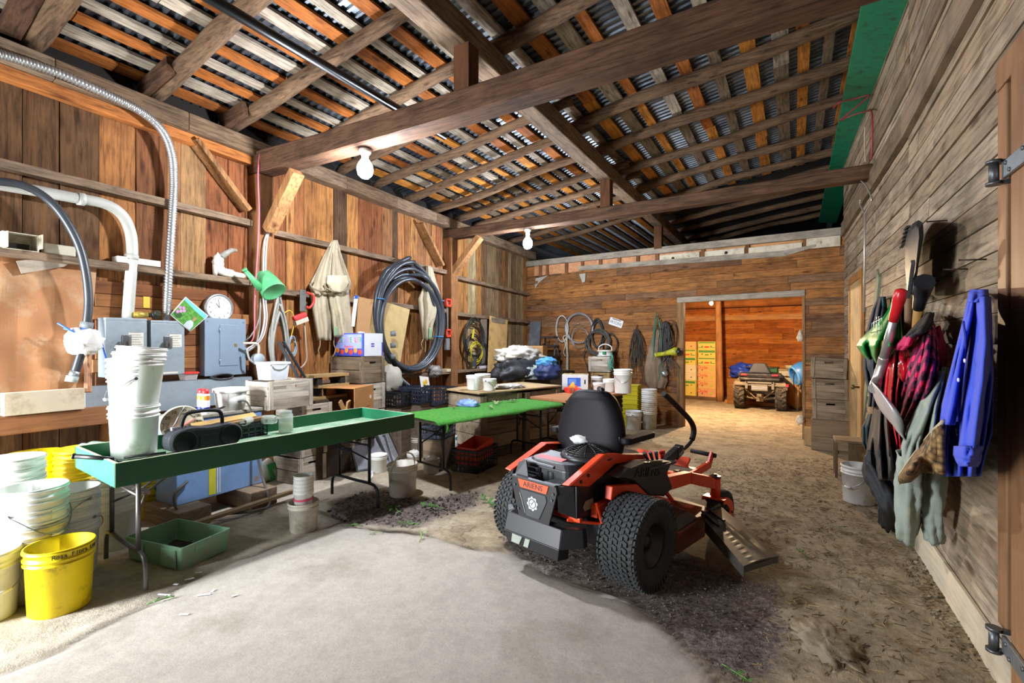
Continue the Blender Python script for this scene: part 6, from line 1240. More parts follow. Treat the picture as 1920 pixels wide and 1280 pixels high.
m = MB(); m.bar(wl(921, 599, .12)-bl, wl(947, 603, .12)-bl, .02, .1); m.build('grey_patch', WD('patch_wood', ['8f8470'], 'y', 1), t)
for u, lab in ((907, 'dark upright board standing beside the tall cardboard'),):
    m = MB(); m.bar(wl(907, 700, .06), wl(907, 598, .06), .2, .025, (1, 0, 0)); tag(m.build('upright_board', WD('upright_dark', ['6f6354', '7b6e5e'], 'z', 1)), lab, 'board')
# clamp and bits on the second post
c = pl(838, 596, (1, .045, 0), -5.05+.22); t = T('bar_clamp', 'red bar clamp screwed to the second post', 'clamp', c, RZL)
m = MB(); m.box(-.016, .016, -.02, .0, -.32, .28); m.build('bar', P('steel', ''), t, .003); CRD = P('clamp_red', 'd0442c', .45)
for z in (.25, -.27):
    m = MB(); m.box(-.08, .08, -.05, .005, z-.06, z-.02); m.box(-.08, -.05, -.05, .005, z-.06, z+.08); m.box(.05, .08, -.05, .005, z-.06, z+.08); m.box(-.08, .08, -.05, .005, z+.05, z+.08); m.build('jaw', CRD, t, .006)
o = MB().box(-.05, .05, -.05, 0, -.1, .1).build('switch_box', P('switch_grey', '77797a', .5), None, .006, pl(836, 645, (1, .045, 0), -5.05+.22), RZL); tag(o, 'small grey switch box on the second post under the red clamp', 'switch box')
for u0, u1, v0, v1, lab, mt in ((838, 856, 694, 700, 'short pale board lying on the low ledge beside the second post', 'd8c8a4'), (905, 938, 695, 701, 'white strip of foam lying on the low ledge under the tall cardboard', 'd8d0d2')):
    lo, w, h = zrect(wl, u0, v0, u1, v1, .17); lo.z = .99; tag(MB().box(-w/2, w/2, 0, .13, 0, .05).build('ledge_board', P('ledge_'+mt, mt, .8), None, .004, lo, RZL), lab, 'board')
heap('plastic_bag', 'grey crumpled plastic bag on the low ledge below the hose coil', 'plastic bag', wl(813, 697, .15), (.1, .16, .1), .4, 4, 5, P('bag_clear_grey', '8f8a86', .4, bump=.4), -.09, 24, 16)
# black crates on the stacked boxes
g4 = Vector((-4.25, 5.0, 0)); zz = 1.5-.118/1*6.35*.0
p1 = hz(800, 766, .62); 
for (u0, v0, u1, v1, off, lab, mt) in ((788, 724, 814, 755, .95, 'black slotted crate with a yellow card in it, by the plywood bench', BCB), (816, 727, 860, 757, 1.0, 'wide dark slotted crate in front of the plywood bench end', BCB), (752, 732, 790, 760, .8, 'long black crate lying under the slanting pipe', BC)):
    lo, w, h = zrect(wl, u0, v0, u1, v1, off); mesh_crate(lab, lo, w, .36, h, RZL+.05, mt, 7 if w < .4 else 10, 4)
    m = MB(); hs = lo.z-fz(lo.y)-.004; m.box(-w/2+.02, w/2-.02, 0.02, .34, 0, hs); o = m.build('wooden_box', WD('stand_grey', ['7b6d5c', '6b5e50', '857866'], 'x', 1), None, .006, (lo.x, lo.y, fz(lo.y)), RZL+.05); tag(o, {'yel': 'grey wooden box under the crate with the yellow card', 'end': 'grey wooden box under the wide dark crate by the bench', 'und': 'grey wooden box under the long black crate'}['yel' if 'yellow' in lab else 'end' if 'end' in lab else 'und'], 'wooden box')
c = wl(800, 722, .8); t = T('seed_card', 'white card with a yellow flower print standing in the black crate', 'card', (c.x+.0, c.y, c.z-.11), (-.25, .12, RZL+.1))
m = MB(); m.box(-.11, .11, 0, .006, 0, .24); m.build('card', P('card_white', 'e4e2da', .6), t); m = MB()
for x, z, r in ((-.03, .14, .035), (.03, .17, .035), (.05, .1, .03), (-.05, .08, .025)): m.ball((x, -.001, z), (r, .003, r), 12, 6)
m.build('flower_print', P('flower_yellow', 'e0b42a', .5), t)
# on the turf: leaves, blue bag
heap('plastic_bag', 'blue and white plastic bag lying on the green turf table', 'plastic bag', hz(878, 757, fz(3.7)+H2+.03), (.15, .09, .055), .3, 4, 8, P('bag_blue_white', '7a9ad4', .4, var=.5, ns=12, bump=.4), -.028, 28, 18)
# under the board table and along the back wall
def ystack(u, v, r, h, n, labs, mat, step): 
    p = onfloor(u, v, r*.87)
    for i in range(n): bucket(labs[i], p+Vector((0, 0, step*i)), r, h, mat, i*.6, None)
ys = P('lug_yellow', 'c9bd22', .5, var=.08)
p = fl(1184, 800)
for i in range(9):
    t = T('stacking_tray', 'yellow stacking tray in the column beside the board table, %s' % ['lowest', 'second from the floor', 'third from the floor', 'fourth from the floor', 'fifth', 'sixth', 'third from the top', 'second from the top', 'topmost'][i], 'tray', (p.x-.03, p.y+.0, fz(p.y)+.088*i), RZB+.1, 'yellow stacking trays')
    m = MB(); rloft(m, [rr_(.29, .24, .02, 0), rr_(.31, .26, .02, .08), rr_(.325, .275, .02, .08), rr_(.325, .275, .02, .095), rr_(.295, .245, .02, .095), rr_(.28, .23, .02, .006)]); m.v = [q+Vector((0, .13, 0)) for q in m.v]; m.build('tub', ys, t)
for i in range(6): bucket('white bucket in the tall pile against the back wall, %s' % ['on the floor', 'second', 'third', 'fourth', 'fifth', 'topmost'][i], onfloor(1212, 806, .13)+Vector((.04, .05, .075*i)), .145, .37, WHT2 if i < 3 else WHT, i, 'down' if i == 4 else None, -.2)
bucket('single white bucket on the floor in front of the tall pile', onfloor(1196, 805, .13)+Vector((-.05, -.1, 0)), .15, .34, WHT, 1, 'down', turn=.5)
p = onfloor(1166, 788, .12); q = bucket('dark green bin with a black bag under the end of the board table', p, .14, .42, P('bin_green', '4a6a54', .5), 0, None)
m = MB(); lumpy(m, (0, 0, .45), (.13, .13, .1), .35, 24, 14, 3, 5); m.build('black_bag', P('tarp_black', ''), q)
c = hz(1165, 732, .7); heap('yellow_bag', 'crumpled yellow bag beside the yellow tray column', 'bag', (p.x+.06, p.y+.12, .52), (.1, .08, .07), .4, 3.4, 6, P('bag_yellow', 'd8cc2c', .5), -.05, 20, 12)
# ================================================================ riding mower
MW = T('riding_mower', 'orange and black zero-turn riding mower parked on the broken floor with its back to us', 'lawn mower', (-1.365, 3.12, fz(3.12)-.004), -math.radians(13.5))
ORA = P('mower_orange', 'e0481e', .38, var=.05, spec=.5); MBK = P('mower_black', '1b1c1f', .42, var=.15); MGR = P('mower_grey', '3a3c40', .45, var=.1); RUB = P('tyre_rubber', '2b2d2e', .8, var=.2, bump=.1); VIN = P('seat_vinyl', '100f12', .55, var=.06, spec=.18)
def yz(poly, x0, x1, m=None):
    m = m or MB(); return m.prism(poly, x0, x1, lambda a, b, t: (t, a, b))
def xzp(poly, y0, y1, m=None):
    m = m or MB(); return m.prism(poly, y0, y1, lambda a, b, t: (a, t, b))
AXX = Matrix.Rotation(PI/2, 4, 'Y')
def tyre(name, x, y, R, w, rim, tread, label=None):
    t = bpy.data.objects.new(name, None); COL.objects.link(t); t.parent = MW; t.location = (x, y, R)
    h = w/2
    m = MB(); m.lathe([(rim, -h*.75), (rim+.01, -h*.9), (R*.8, -h), (R*.93, -h*.93), (R*.985, -h*.7), (R, -h*.3), (R, h*.3), (R*.985, h*.7), (R*.93, h*.93), (R*.8, h), (rim+.01, h*.9), (rim, h*.75)], 48, AXX); m.build('rubber_tyre', RUB, t)
    if tread:
        m = MB(); n = 46; rows = 7
        for j in range(rows):
            xx = (j-(rows-1)/2)*w*.86/rows; rr = R*(1.0 if abs(xx) < h*.5 else .985)
            for i in range(n):
                a = 2*PI*(i+.5*(j % 2))/n; Mx = Matrix.Rotation(a, 4, 'X') @ Matrix.Translation((xx, 0, rr))
                sk = .006 if j % 2 else -.006
                m.hexa([Mx @ Vector(p) for p in ((-.014, -.012+sk, -.006), (.014, -.012-sk, -.006), (.014, .012-sk, -.006), (-.014, .012+sk, -.006), (-.013, -.011+sk, .008), (.013, -.011-sk, .008), (.013, .011-sk, .008), (-.013, .011+sk, .008))])
            if j in (0, rows-1):
                for i in range(n):
                    a = 2*PI*i/n; Mx = Matrix.Rotation(a, 4, 'X') @ Matrix.Translation((math.copysign(h*.93, xx), 0, R*.925)); m.box(-.006, .006, -.012, .012, -.022, .026, Mx)
        m.build('tread_blocks', RUB, t)
    m = MB(); m.lathe([(0, -h*.4), (rim*.6, -h*.4), (rim*.9, -h*.8), (rim*1.04, -h*.8), (rim*1.04, h*.8), (rim*.9, h*.75), (rim*.75, h*.3), (rim*.3, h*.35), (.035, h*.55), (0, h*.55)], 36, AXX); m.build('wheel_rim', MBK, t)
    return t
tyre('rear_wheel', .52, 0, .278, .265, .14, True); tyre('rear_wheel', -.41, 0, .278, .265, .14, True)
# frame
m = MB()
for sx in (-1, 1):
    m.hexa([(sx*.29, -.2, .42), (sx*.34, -.2, .42), (sx*.37, .7, .42), (sx*.31, .7, .42), (sx*.29, -.2, .50), (sx*.34, -.2, .50), (sx*.37, .7, .53), (sx*.31, .7, .53)])
    m.hexa([(sx*.31, .6, .41), (sx*.38, .6, .41), (sx*.44, 1.0, .41), (sx*.37, 1.0, .41), (sx*.31, .6, .52), (sx*.38, .6, .52), (sx*.44, 1.0, .50), (sx*.37, 1.0, .50)])
    m.hexa([(sx*.37, .98, .41), (sx*.44, .98, .41), (sx*.57, 1.13, .36), (sx*.54, 1.2, .36), (sx*.37, .98, .50), (sx*.44, .98, .50), (sx*.57, 1.13, .45), (sx*.54, 1.2, .45)])
m.box(-.33, .33, .9, .97, .41, .49); m.box(-.2, .28, -.3, -.27, .40, .43)
m.hexa([(.35, -.13, .535), (.40, -.13, .535), (.40, .5, .42), (.35, .5, .42), (.35, -.12, .62), (.405, -.12, .62), (.405, .52, .52), (.35, .52, .52)])
m.bar((.33, -.2, .52), (.36, -.14, .33), .025, .02); m.bar((.2, -.33, .41), (.34, -.14, .37), .014, .02); m.bar((.33, .4, .42), (.34, .75, .22), .03, .05); m.bar((.3, .75, .41), (.3, .95, .24), .025, .03)
m.build('frame', ORA, MW, .006)
m = MB(); m.box(-.3, .3, -.05, .05, .22, .34); m.tube([(-.42, 0, .278), (.42, 0, .278)], .035, 10); m.box(.2, .36, -.12, .1, .2, .36); m.box(-.36, -.2, -.12, .1, .2, .36); m.build('transaxle', MGR, MW, .01)
for sx in (-1, 1):
    f = bpy.data.objects.new('front_caster', None); COL.objects.link(f); f.parent = MW; f.location = (sx*.555, 1.17, 0)
    m = MB(); m.tube([(0, 0, .29), (0, 0, .45)], .038, 16); m.build('pivot_post', ORA, f); m = MB(); m.tube([(0, 0, .448), (0, 0, .462)], .042, 16); m.tube([(0, 0, .46), (0, 0, .476)], .014, 8); m.build('pivot_cap', MBK, f)
    m = MB(); R = .165
    for s_ in (-1, 1): yz([(-.05, .285), (.05, .285), (.13, .24), (.15, .16), (.12, .12), (.07, .14), (.06, .2), (0, .25), (-.06, .26)], s_*.085-.006, s_*.085+.006, m)
    m.box(-.09, .09, -.05, .05, .278, .292); m.build('fork', ORA, f, .003)
    m = MB(); c = Matrix.Translation((0, .10, R)) @ AXX; m.lathe([(.06, -.06), (R*.7, -.07), (R*.93, -.055), (R, -.02), (R, .02), (R*.93, .055), (R*.7, .07), (.06, .06)], 36, c); m.build('caster_tyre', RUB, f)
    m = MB(); m.lathe([(0, -.05), (.07, -.05), (.075, .05), (0, .05)], 24, c); m.tube([(-.1, .10, R), (.1, .10, R)], .012, 8); m.build('caster_hub', MBK, f)
# rear guard with name plate and emblem
m = MB(); xzp([(-.19, .645), (.19, .645), (.20, .60), (.13, .37), (-.13, .37), (-.20, .60)], -.43, -.415, m); o = m.build('rear_plate', MBK, MW, .004)
m = MB(); m.box(-.185, .185, -.437, -.41, .638, .648); m.build('plate_edge', MGR, o)
xzp([(-.135, .632), (.135, .632), (.115, .578), (-.115, .578)], -.436, -.43).build('name_plate', P('name_orange', 'e2552c', .4), o, .002)
text('lettering', 'ARIENS', P('ink', ''), o, (0, -.437, .605), FRONT, .05, .001, sx=1.05)
xzp([(-.11, .565), (.11, .565), (.12, .53), (.055, .40), (-.055, .40), (-.12, .53)], -.436, -.43).build('emblem_panel', MGR, o, .004)
m = MB(); m.hexa([(-.125, -.44, .545), (-.115, -.44, .55), (-.115, -.43, .55), (-.125, -.43, .545), (-.066, -.44, .41), (-.058, -.44, .41), (-.058, -.43, .41), (-.066, -.43, .41)]) if False else m.bar((-.112, -.438, .545), (-.062, -.438, .42), .004, .007, (0, -1, 0)); m.build('chrome_strip', P('chrome', 'd8dade', .15, .9), o)
g = []
for k in range(48):
    a = 2*PI*k/48; r = .046 if (k % 6) < 3 else .038; g.append((r*math.cos(a), .492+r*math.sin(a)))
e = xzp(g, -.439, -.436).build('gear_emblem', P('emblem_white', 'dcdde0', .4), o)
m = MB(); m.tube([(.029*math.cos(2*PI*k/32), -.4395, .492+.029*math.sin(2*PI*k/32)) for k in range(32)], .0028, 5, True); m.bar((-.012, -.44, .478), (.014, -.44, .512), .002, .005, (0, -1, 0)); m.bar((-.022, -.44, .490), (.004, -.44, .496), .002, .005, (0, -1, 0)); m.build('emblem_lines', P('ink', ''), e)
m = MB()
for x, z in ((-.165, .585), (.17, .59), (-.13, .43), (.16, .55)): m.tube([(x, -.43, z), (x, -.438, z)], .009, 8)
m.build('bolt', MGR, o)
m = MB(); m.hexa([(-.24, -.46, .27), (.24, -.46, .27), (.24, -.36, .25), (-.24, -.36, .25), (-.235, -.43, .385), (.235, -.43, .385), (.235, -.36, .385), (-.235, -.36, .385)]); m.hexa([(.24, -.46, .27), (.34, -.34, .27), (.34, -.30, .27), (.24, -.36, .25), (.235, -.43, .385), (.33, -.34, .385), (.33, -.3, .385), (.235, -.36, .385)]); m.hexa([(-.34, -.34, .27), (-.24, -.46, .27), (-.24, -.36, .25), (-.34, -.30, .27), (-.33, -.34, .385), (-.235, -.43, .385), (-.235, -.36, .385), (-.33, -.3, .385)])
m.hexa([(-.22, -.45, .19), (.22, -.45, .19), (.22, -.34, .17), (-.22, -.34, .17), (-.24, -.46, .27), (.24, -.46, .27), (.24, -.36, .27), (-.24, -.36, .27)]); o = m.build('rear_bumper', MBK, MW, .004)
m = MB(); m.hexa([(-.17, -.462, .205), (-.10, -.462, .205), (-.10, -.45, .2), (-.17, -.45, .2), (-.16, -.464, .262), (-.07, -.464, .262), (-.07, -.452, .262), (-.16, -.452, .262)]); m.hexa([(-.06, -.462, .205), (-.02, -.462, .205), (-.02, -.45, .2), (-.06, -.45, .2), (-.04, -.464, .262), (.0, -.464, .262), (.0, -.452, .262), (-.04, -.452, .262)]); m.build('bumper_slot', P('slot_light', '8f958c', .5), o)
# side guards
for sx in (-1, 1):
    m = MB(); m.hexa([(sx*.20, -.42, .48), (sx*.28, -.34, .44), (sx*.28, -.33, .44), (sx*.2, -.40, .48), (sx*.19, -.42, .64), (sx*.27, -.35, .64), (sx*.27, -.33, .64), (sx*.19, -.4, .64)])
    yz([(-.34, .64), (-.34, .44), (-.1, .42), (.1, .45), (.2, .52), (.1, .66), (-.1, .655)], sx*.275-.01, sx*.275+.01, m); m.build('side_guard', MBK, MW, .003)
yz([(-.28, .50), (-.25, .535), (-.17, .535), (-.16, .47), (-.26, .47)], .284, .292).build('tail_lamp', P('lamp_smoke', '8d8468', .25), MW, .004)
m = MB(); m.hexa([(-.18, -.42, .60), (-.05, -.42, .60), (-.05, -.1, .60), (-.18, -.1, .6), (-.18, -.42, .643), (-.06, -.42, .643), (-.06, -.1, .643), (-.18, -.1, .643)]) ; m.hexa([(.06, -.415, .62), (.19, -.415, .62), (.25, -.2, .62), (.1, -.2, .62), (.06, -.415, .645), (.19, -.415, .645), (.25, -.2, .645), (.1, -.2, .645)]); m.build('guard_shelf', MGR, MW, .004)
m = MB(); m.hexa([(-.20, -.40, .63), (-.07, -.40, .63), (-.07, -.39, .63), (-.20, -.39, .63), (-.19, -.37, .72), (-.12, -.37, .745), (-.12, -.36, .745), (-.19, -.36, .72)]); m.build('guard_ear', MGR, MW, .002)
# orange arms
for sx in (-1, 1):
    m = MB(); x = sx*.28
    yz([(-.41, .665), (-.21, .615), (-.02, .665), (.10, .705), (.52, .665), (.53, .70), (.12, .77), (-.03, .79)], x-.006, x+.006, m)
    pts = [(-.41, .665), (-.03, .79), (.12, .77), (.53, .70)]
    for (y0, z0), (y1, z1) in zip(pts, pts[1:]): m.hexa([(x, y0, z0-.004), (x-sx*.055, y0, z0-.01), (x-sx*.055, y1, z1-.01), (x, y1, z1-.004), (x, y0, z0+.004), (x-sx*.055, y0, z0-.002), (x-sx*.055, y1, z1-.002), (x, y1, z1+.004)])
    o = m.build('guard_arm', ORA, MW, .003)
    m = MB()
    for y, z in ((-.3, .665), (-.22, .69)): m.tube([(x+sx*.006, y, z), (x+sx*.014, y, z)], .011, 8)
    m.build('bolt', MBK, o)
# engine
m = MB(); m.box(-.22, .2, -.28, .16, .36, .62); m.build('engine_block', MGR, MW, .02)
m = MB(); rloft(m, [[Vector((p.x-.01, p.y-.06, p.z)) for p in rr_(.46, .46, .09, z, 6)] if i < 2 else [Vector((p.x-.01, p.y-.06, p.z)) for p in rr_(.40, .40, .10, z, 6)] for i, z in enumerate((.60, .70, .735))]); m.build('engine_shroud', MBK, MW, .006)
m = MB(); m.hexa([(-.22, -.30, .705), (.06, -.30, .70), (.10, -.05, .735), (-.2, -.02, .735), (-.22, -.30, .72), (.06, -.30, .715), (.10, -.05, .75), (-.2, -.02, .75)]); o = m.build('engine_cover', MGR, MW, .008); text('lettering', 'ENGINE', P('pointer_red', ''), o, (-.06, -.17, .7415), (.10, 0, 0), .045, .0008) if False else None
m = MB(); m.hexa([(-.17, -.22, .733), (.06, -.22, .731), (.07, -.16, .742), (-.16, -.16, .743), (-.17, -.22, .736), (.06, -.22, .734), (.07, -.16, .745), (-.16, -.16, .746)]); m.build('red_stripe', P('stripe_red', 'c03430', .5), o)
m = MB(); c = (.10, .03)
m.lathe([(.185, .735), (.19, .75), (.18, .765), (.15, .765)], 36, Matrix.Translation((c[0], c[1], 0)))
for k in range(8): r = .165-.02*k; z = .772+.048*(1-((r)/.17)**2); m.tube([(c[0]+r*math.cos(2*PI*i/30), c[1]+r*math.sin(2*PI*i/30), z) for i in range(30)], .0035, 4, True)
for k in range(12):
    a = 2*PI*k/12; m.tube([(c[0]+r*math.cos(a), c[1]+r*math.sin(a), .772+.048*(1-(r/.17)**2)+.003) for r in (.175, .13, .08, .03)], .004, 4)
m.build('fan_screen', MBK, MW); m = MB(); m.lathe([(.165, .755), (0, .757)], 30, Matrix.Translation((c[0], c[1], 0))); m.build('fan_bowl', P('fan_brown', '3a3226', .6), MW)
m = MB(); rloft(m, [[Vector((p.x-.12, p.y-.27, p.z)) for p in rr_(.17, .12, .05, z, 6)] for z in (.46, .66)]); rloft(m, [[Vector((p.x-.12, p.y-.27, p.z)) for p in rr_(.15, .10, .045, z, 6)] for z in (.66, .69)]); m.build('air_filter', MBK, MW, .004)
m = MB(); rloft(m, [[Vector((p.x+.03, p.y-.25, p.z)) for p in rr_(.10, .10, .05, z, 6)] for z in (.46, .68)]); m.build('oil_canister', MBK, MW, .004)
m = MB(); m.hexa([(.07, -.3, .50), (.23, -.28, .50), (.23, -.02, .50), (.07, -.02, .5), (.07, -.3, .69), (.2, -.26, .67), (.22, -.02, .70), (.07, -.02, .73)]); m.build('engine_side', MBK, MW, .01)
m = MB(); m.tube(spline([(-.2, -.28, .68), (-.235, -.3, .62), (-.235, -.31, .55), (-.2, -.33, .5)], 5), .011, 8); m.build('breather_hose', P('hose_grey', '6a6a68', .5), MW)
m = MB(); lumpy(m, (0, 0, 0), (.075, .055, .03), .4, 20, 12, 4, 3); o = m.build('white_rag', P('rag_white', 'c9c9cc', .9, bump=.3), None, loc=MW.matrix_basis @ Vector((0, .03, .815))); tag(o, 'crumpled white rag lying on the mower engine screen', 'rag')
o.location = MW.location+Matrix.Rotation(-math.radians(13.5), 3, 'Z') @ Vector((-.03, .13, .825))
# seat
def seatw(z):
    pr = [(.58, .19), (.64, .24), (.72, .272), (.82, .288), (.90, .29), (.98, .272), (1.06, .24), (1.12, .20), (1.16, .165), (1.188, .125)]
    for (a, wa), (b, wb_) in zip(pr, pr[1:]):
        if a <= z <= b: return wa+(wb_-wa)*(z-a)/(b-a)
    return pr[-1][1]
def sback(a, b):
    z = .58+.607*b; w = seatw(z); an = 2*PI*a; c, s_ = math.cos(an), math.sin(an); y0 = .17+.12*(z-.58)
    x = w*math.copysign(abs(c)**.45, c); y = y0+(.085 if s_ > 0 else .06)*math.copysign(abs(s_)**.8, s_)*(1-.6*max(0, b-.9)/.1)
    return Vector((x, y+.02*(1-abs(c))*(-1 if s_ < 0 else 1), z))
m = MB(); m.grid(sback, 40, 30, True, True); top = len(m.v)-40; m.f.append(tuple(range(top, len(m.v)))); m.sm.append(True); m.build('seat_back', VIN, MW, sub=1)
m = MB(); rloft(m, [[Vector((p.x, p.y+.42, p.z)) for p in rr_(.50*k, .48*k, .12, z, 6)] for z, k in ((.57, .93), (.60, 1), (.66, 1), (.69, .9))]); m.build('seat_cushion', VIN, MW, .01)
m = MB(); m.box(-.22, .22, .12, .6, .50, .575); m.build('seat_base', MBK, MW, .01)
for sx in (-1, 1):
    m = MB(); x = sx*.315
    rloft(m, [[Vector((x+p.x, .36+p.y, p.z+.0)) for p in rr_(.085, .40, .04, z, 6)] for z in (.83, .875)]); o = m.build('armrest', VIN, MW, .012)
    m = MB(); m.box(x-sx*.05-.012, x-sx*.05+.012, .17, .25, .83, .88); m.box(min(x, x-sx*.06), max(x, x-sx*.06), .19, .23, .845, .87); m.build('arm_bracket', P('steel_dark', ''), o, .003)
m = MB(); m.tube([(.10, .20, 1.185), (.12, .2, 1.205)], [.02, .016], 8); m.build('seat_knob', MBK, MW)
# side consoles
for sx in (-1, 1):
    m = MB(); a, b = (.30, .41) if sx > 0 else (-.41, -.30)
    yz([(-.06, .665), (.1, .70), (.3, .705), (.71, .635), (.63, .56), (.72, .43), (.58, .395), (.34, .46), (.14, .60)], a, b, m); o = m.build('side_console', MBK, MW, .012)
    if sx > 0: text('lettering', 'ARIENS', P('letter_dark', '0e0f10', .3), o, (.4115, .33, .625), (PI/2, .17, PI/2), .095, .003, sx=1.2)
m = MB(); m.hexa([(-.41, .28, .67), (.41, .28, .67), (.41, .74, .635), (-.41, .74, .635), (-.40, .28, .695), (.40, .28, .695), (.40, .73, .662), (-.40, .73, .662)]) if False else m.box(.29, .42, .3, .72, .655, .675, Matrix.Rotation(-.06, 4, 'X')) ; m.build('console_top', MGR, MW, .006)
m = MB(); m.tube([(.35, .66, .66), (.35, .66, .70)], [.012, .02], 10); m.tube([(.35, .66, .695), (.35, .66, .72)], .022, 12); m.build('red_knob', P('knob_red', 'd02828', .35), MW)
m = MB()
for i in range(3): m.tube([(.33+.02*i, .48+.03*i, .67), (.32+.02*i, .44+.05*i, .73)], [.01, .015], 8)
m.build('key_switch', P('key_teal', '2a5a64', .4), MW)
for sx in (-1, 1):
    m = MB(); x = .33 if sx > 0 else -.43; pts = spline([(x, .74, .56), (x, .80, .64), (x, .93, .66), (x, 1.08, .66), (x, 1.22, .70), (x, 1.275, .79), (x-sx*.01, 1.22, .88), (x-sx*.04, 1.08, .99), (x-sx*.06, .93, 1.09), (x-sx*.07, .86, 1.13)], 6)
    m.tube(pts[:26], .016, 10); o = m.build('steering_lever', MBK, MW)
    m = MB(); m.tube(pts[25:], .023, 12); m.build('lever_grip', P('grip_foam', '191919', .7), o)
    m = MB(); m.hexa([(x-.03, .76, .58), (x+.03, .76, .58), (x+.03, .98, .64), (x-.03, .98, .64), (x-.03, .72, .64), (x+.03, .72, .64), (x+.03, .95, .70), (x-.03, .95, .70)]); m.hexa([(x-.035, .9, .60), (x+.035, .9, .60), (x+.035, 1.02, .64), (x-.035, 1.02, .64), (x-.035, .9, .68), (x+.035, .9, .68), (x+.035, 1.0, .71), (x-.035, 1.0, .71)]); m.build('lever_base', MBK, o, .008)
m = MB(); m.hexa([(.366, .92, .625), (.369, .92, .625), (.369, 1.0, .655), (.366, 1.0, .655), (.366, .91, .65), (.369, .91, .65), (.369, .99, .68), (.366, .99, .68)]); m.build('white_label', P('print_grey', ''), MW)
# foot pan and lift pedal
m = MB(); m.hexa([(-.36, .86, .42), (.37, .86, .42), (.35, 1.44, .40), (-.35, 1.44, .40), (-.36, .86, .445), (.37, .86, .445), (.35, 1.44, .425), (-.35, 1.44, .425)]); m.hexa([(-.35, 1.43, .40), (.2, 1.43, .40), (.2, 1.52, .47), (-.33, 1.52, .47), (-.35, 1.42, .425), (.2, 1.42, .425), (.2, 1.50, .49), (-.33, 1.50, .49)]); o = m.build('foot_pan', ORA, MW, .004)
m = MB(); m.hexa([(-.1, 1.1, .435), (.33, 1.06, .436), (.32, 1.33, .428), (-.1, 1.4, .426), (-.1, 1.1, .443), (.33, 1.06, .444), (.32, 1.33, .436), (-.1, 1.4, .434)]); m.build('rubber_mat', P('mat_rubber', '2c2a26', .8), o)
m = MB(); m.bar((.38, 1.08, .44), (.39, 1.46, .47), .03, .06); m.bar((.39, 1.44, .46), (.40, 1.50, .57), .025, .05); o = m.build('lift_pedal', ORA, MW, .004); m = MB(); m.tube([(.43, 1.50, .545), (.20, 1.52, .55)], .02, 12); m.build('foot_peg', P('grip_foam', ''), o)
m = MB(); m.box(.30, .34, .95, 1.0, .45, .50); m.build('pan_bracket', MBK, MW, .004)
# cutting deck and chute
DK = P('deck_orange', '742610', .5, var=.25, dirt=('382a1c', .6, 6))  # orange darkened for the shade the deck stands in, plus real dirt
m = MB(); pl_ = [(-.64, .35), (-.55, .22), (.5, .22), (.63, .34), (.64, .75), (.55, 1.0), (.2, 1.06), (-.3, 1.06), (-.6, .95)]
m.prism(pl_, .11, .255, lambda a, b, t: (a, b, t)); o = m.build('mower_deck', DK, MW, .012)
m = MB(); m.tube([(.35, .45, .255), (.35, .45, .30)], .10, 16); m.tube([(-.35, .45, .255), (-.35, .45, .3)], .10, 16); m.tube([(0, .7, .255), (0, .7, .3)], .10, 16); m.build('spindle', MBK, o, .01); m = MB(); m.hexa([(.15, .26, .255), (.62, .28, .255), (.62, .70, .255), (.15, .75, .255), (.2, .32, .33), (.56, .34, .31), (.56, .64, .31), (.2, .7, .33)]); m.build('belt_cover', MBK, o, .01)
def chp(a, b):                                   # a from deck to tip, b from rear edge to front edge
    r0, r1, f0, f1 = Vector((.645, .70)), Vector((1.07, .265)), Vector((.66, 1.02)), Vector((1.18, .56)); p = r0.lerp(r1, a).lerp(f0.lerp(f1, a), b)
    z = .262-.055*a-.01*a*a+.012*math.sin(PI*b)
    return Vector((p.x, p.y, z+.010*max(0, 1-abs(b-.5-.25*(a-.5))/.14)*min(1, 4*a)*min(1, 5*(1-a))-.010*max(0, min(1, 6*(.16-abs(b-.72))))*max(0, min(1, 6*(.2-abs(a-.7))))+.0015*math.sin(a*70)*max(0, 1-abs(b-.28)/.12)))
CH = P('chute_plastic', '35332e', .42, var=.15, dirt=('5a5040', .35, 8))
m = MB(); m.grid(chp, 36, 24, False); o = m.build('discharge_chute', CH, MW, solid=.012)
m = MB(); a0, a1 = chp(.06, 0), chp(1, 0); dz = Vector((0, 0, -.085)); m.hexa([a0+dz+Vector((0, .012, 0)), a1+dz*.75+Vector((0, .012, 0)), a1+dz*.75, a0+dz, a0+Vector((0, .012, 0)), a1+Vector((0, .012, 0)), a1, a0]); b0, b1 = chp(1, 0), chp(1, 1)
m.hexa([b0+dz*.4, b1+dz*.4, b1+dz*.4+Vector((-.01, .01, 0)), b0+dz*.4+Vector((-.01, .01, 0)), b0, b1, b1+Vector((-.01, .01, 0)), b0+Vector((-.01, .01, 0))]); m.build('chute_wall', CH, o, .003, fix=True)
m = MB()
for b in (.1, .35): m.bar(chp(-.08, b)+Vector((0, 0, .02)), chp(.3, b+.12)+Vector((0, 0, .014)), .02, .014)
m.tube([chp(-.02, 0)+Vector((0, 0, .02)), chp(-.02, .95)+Vector((0, 0, .02))], .012, 8); m.build('chute_hinge', MBK, o, .003)
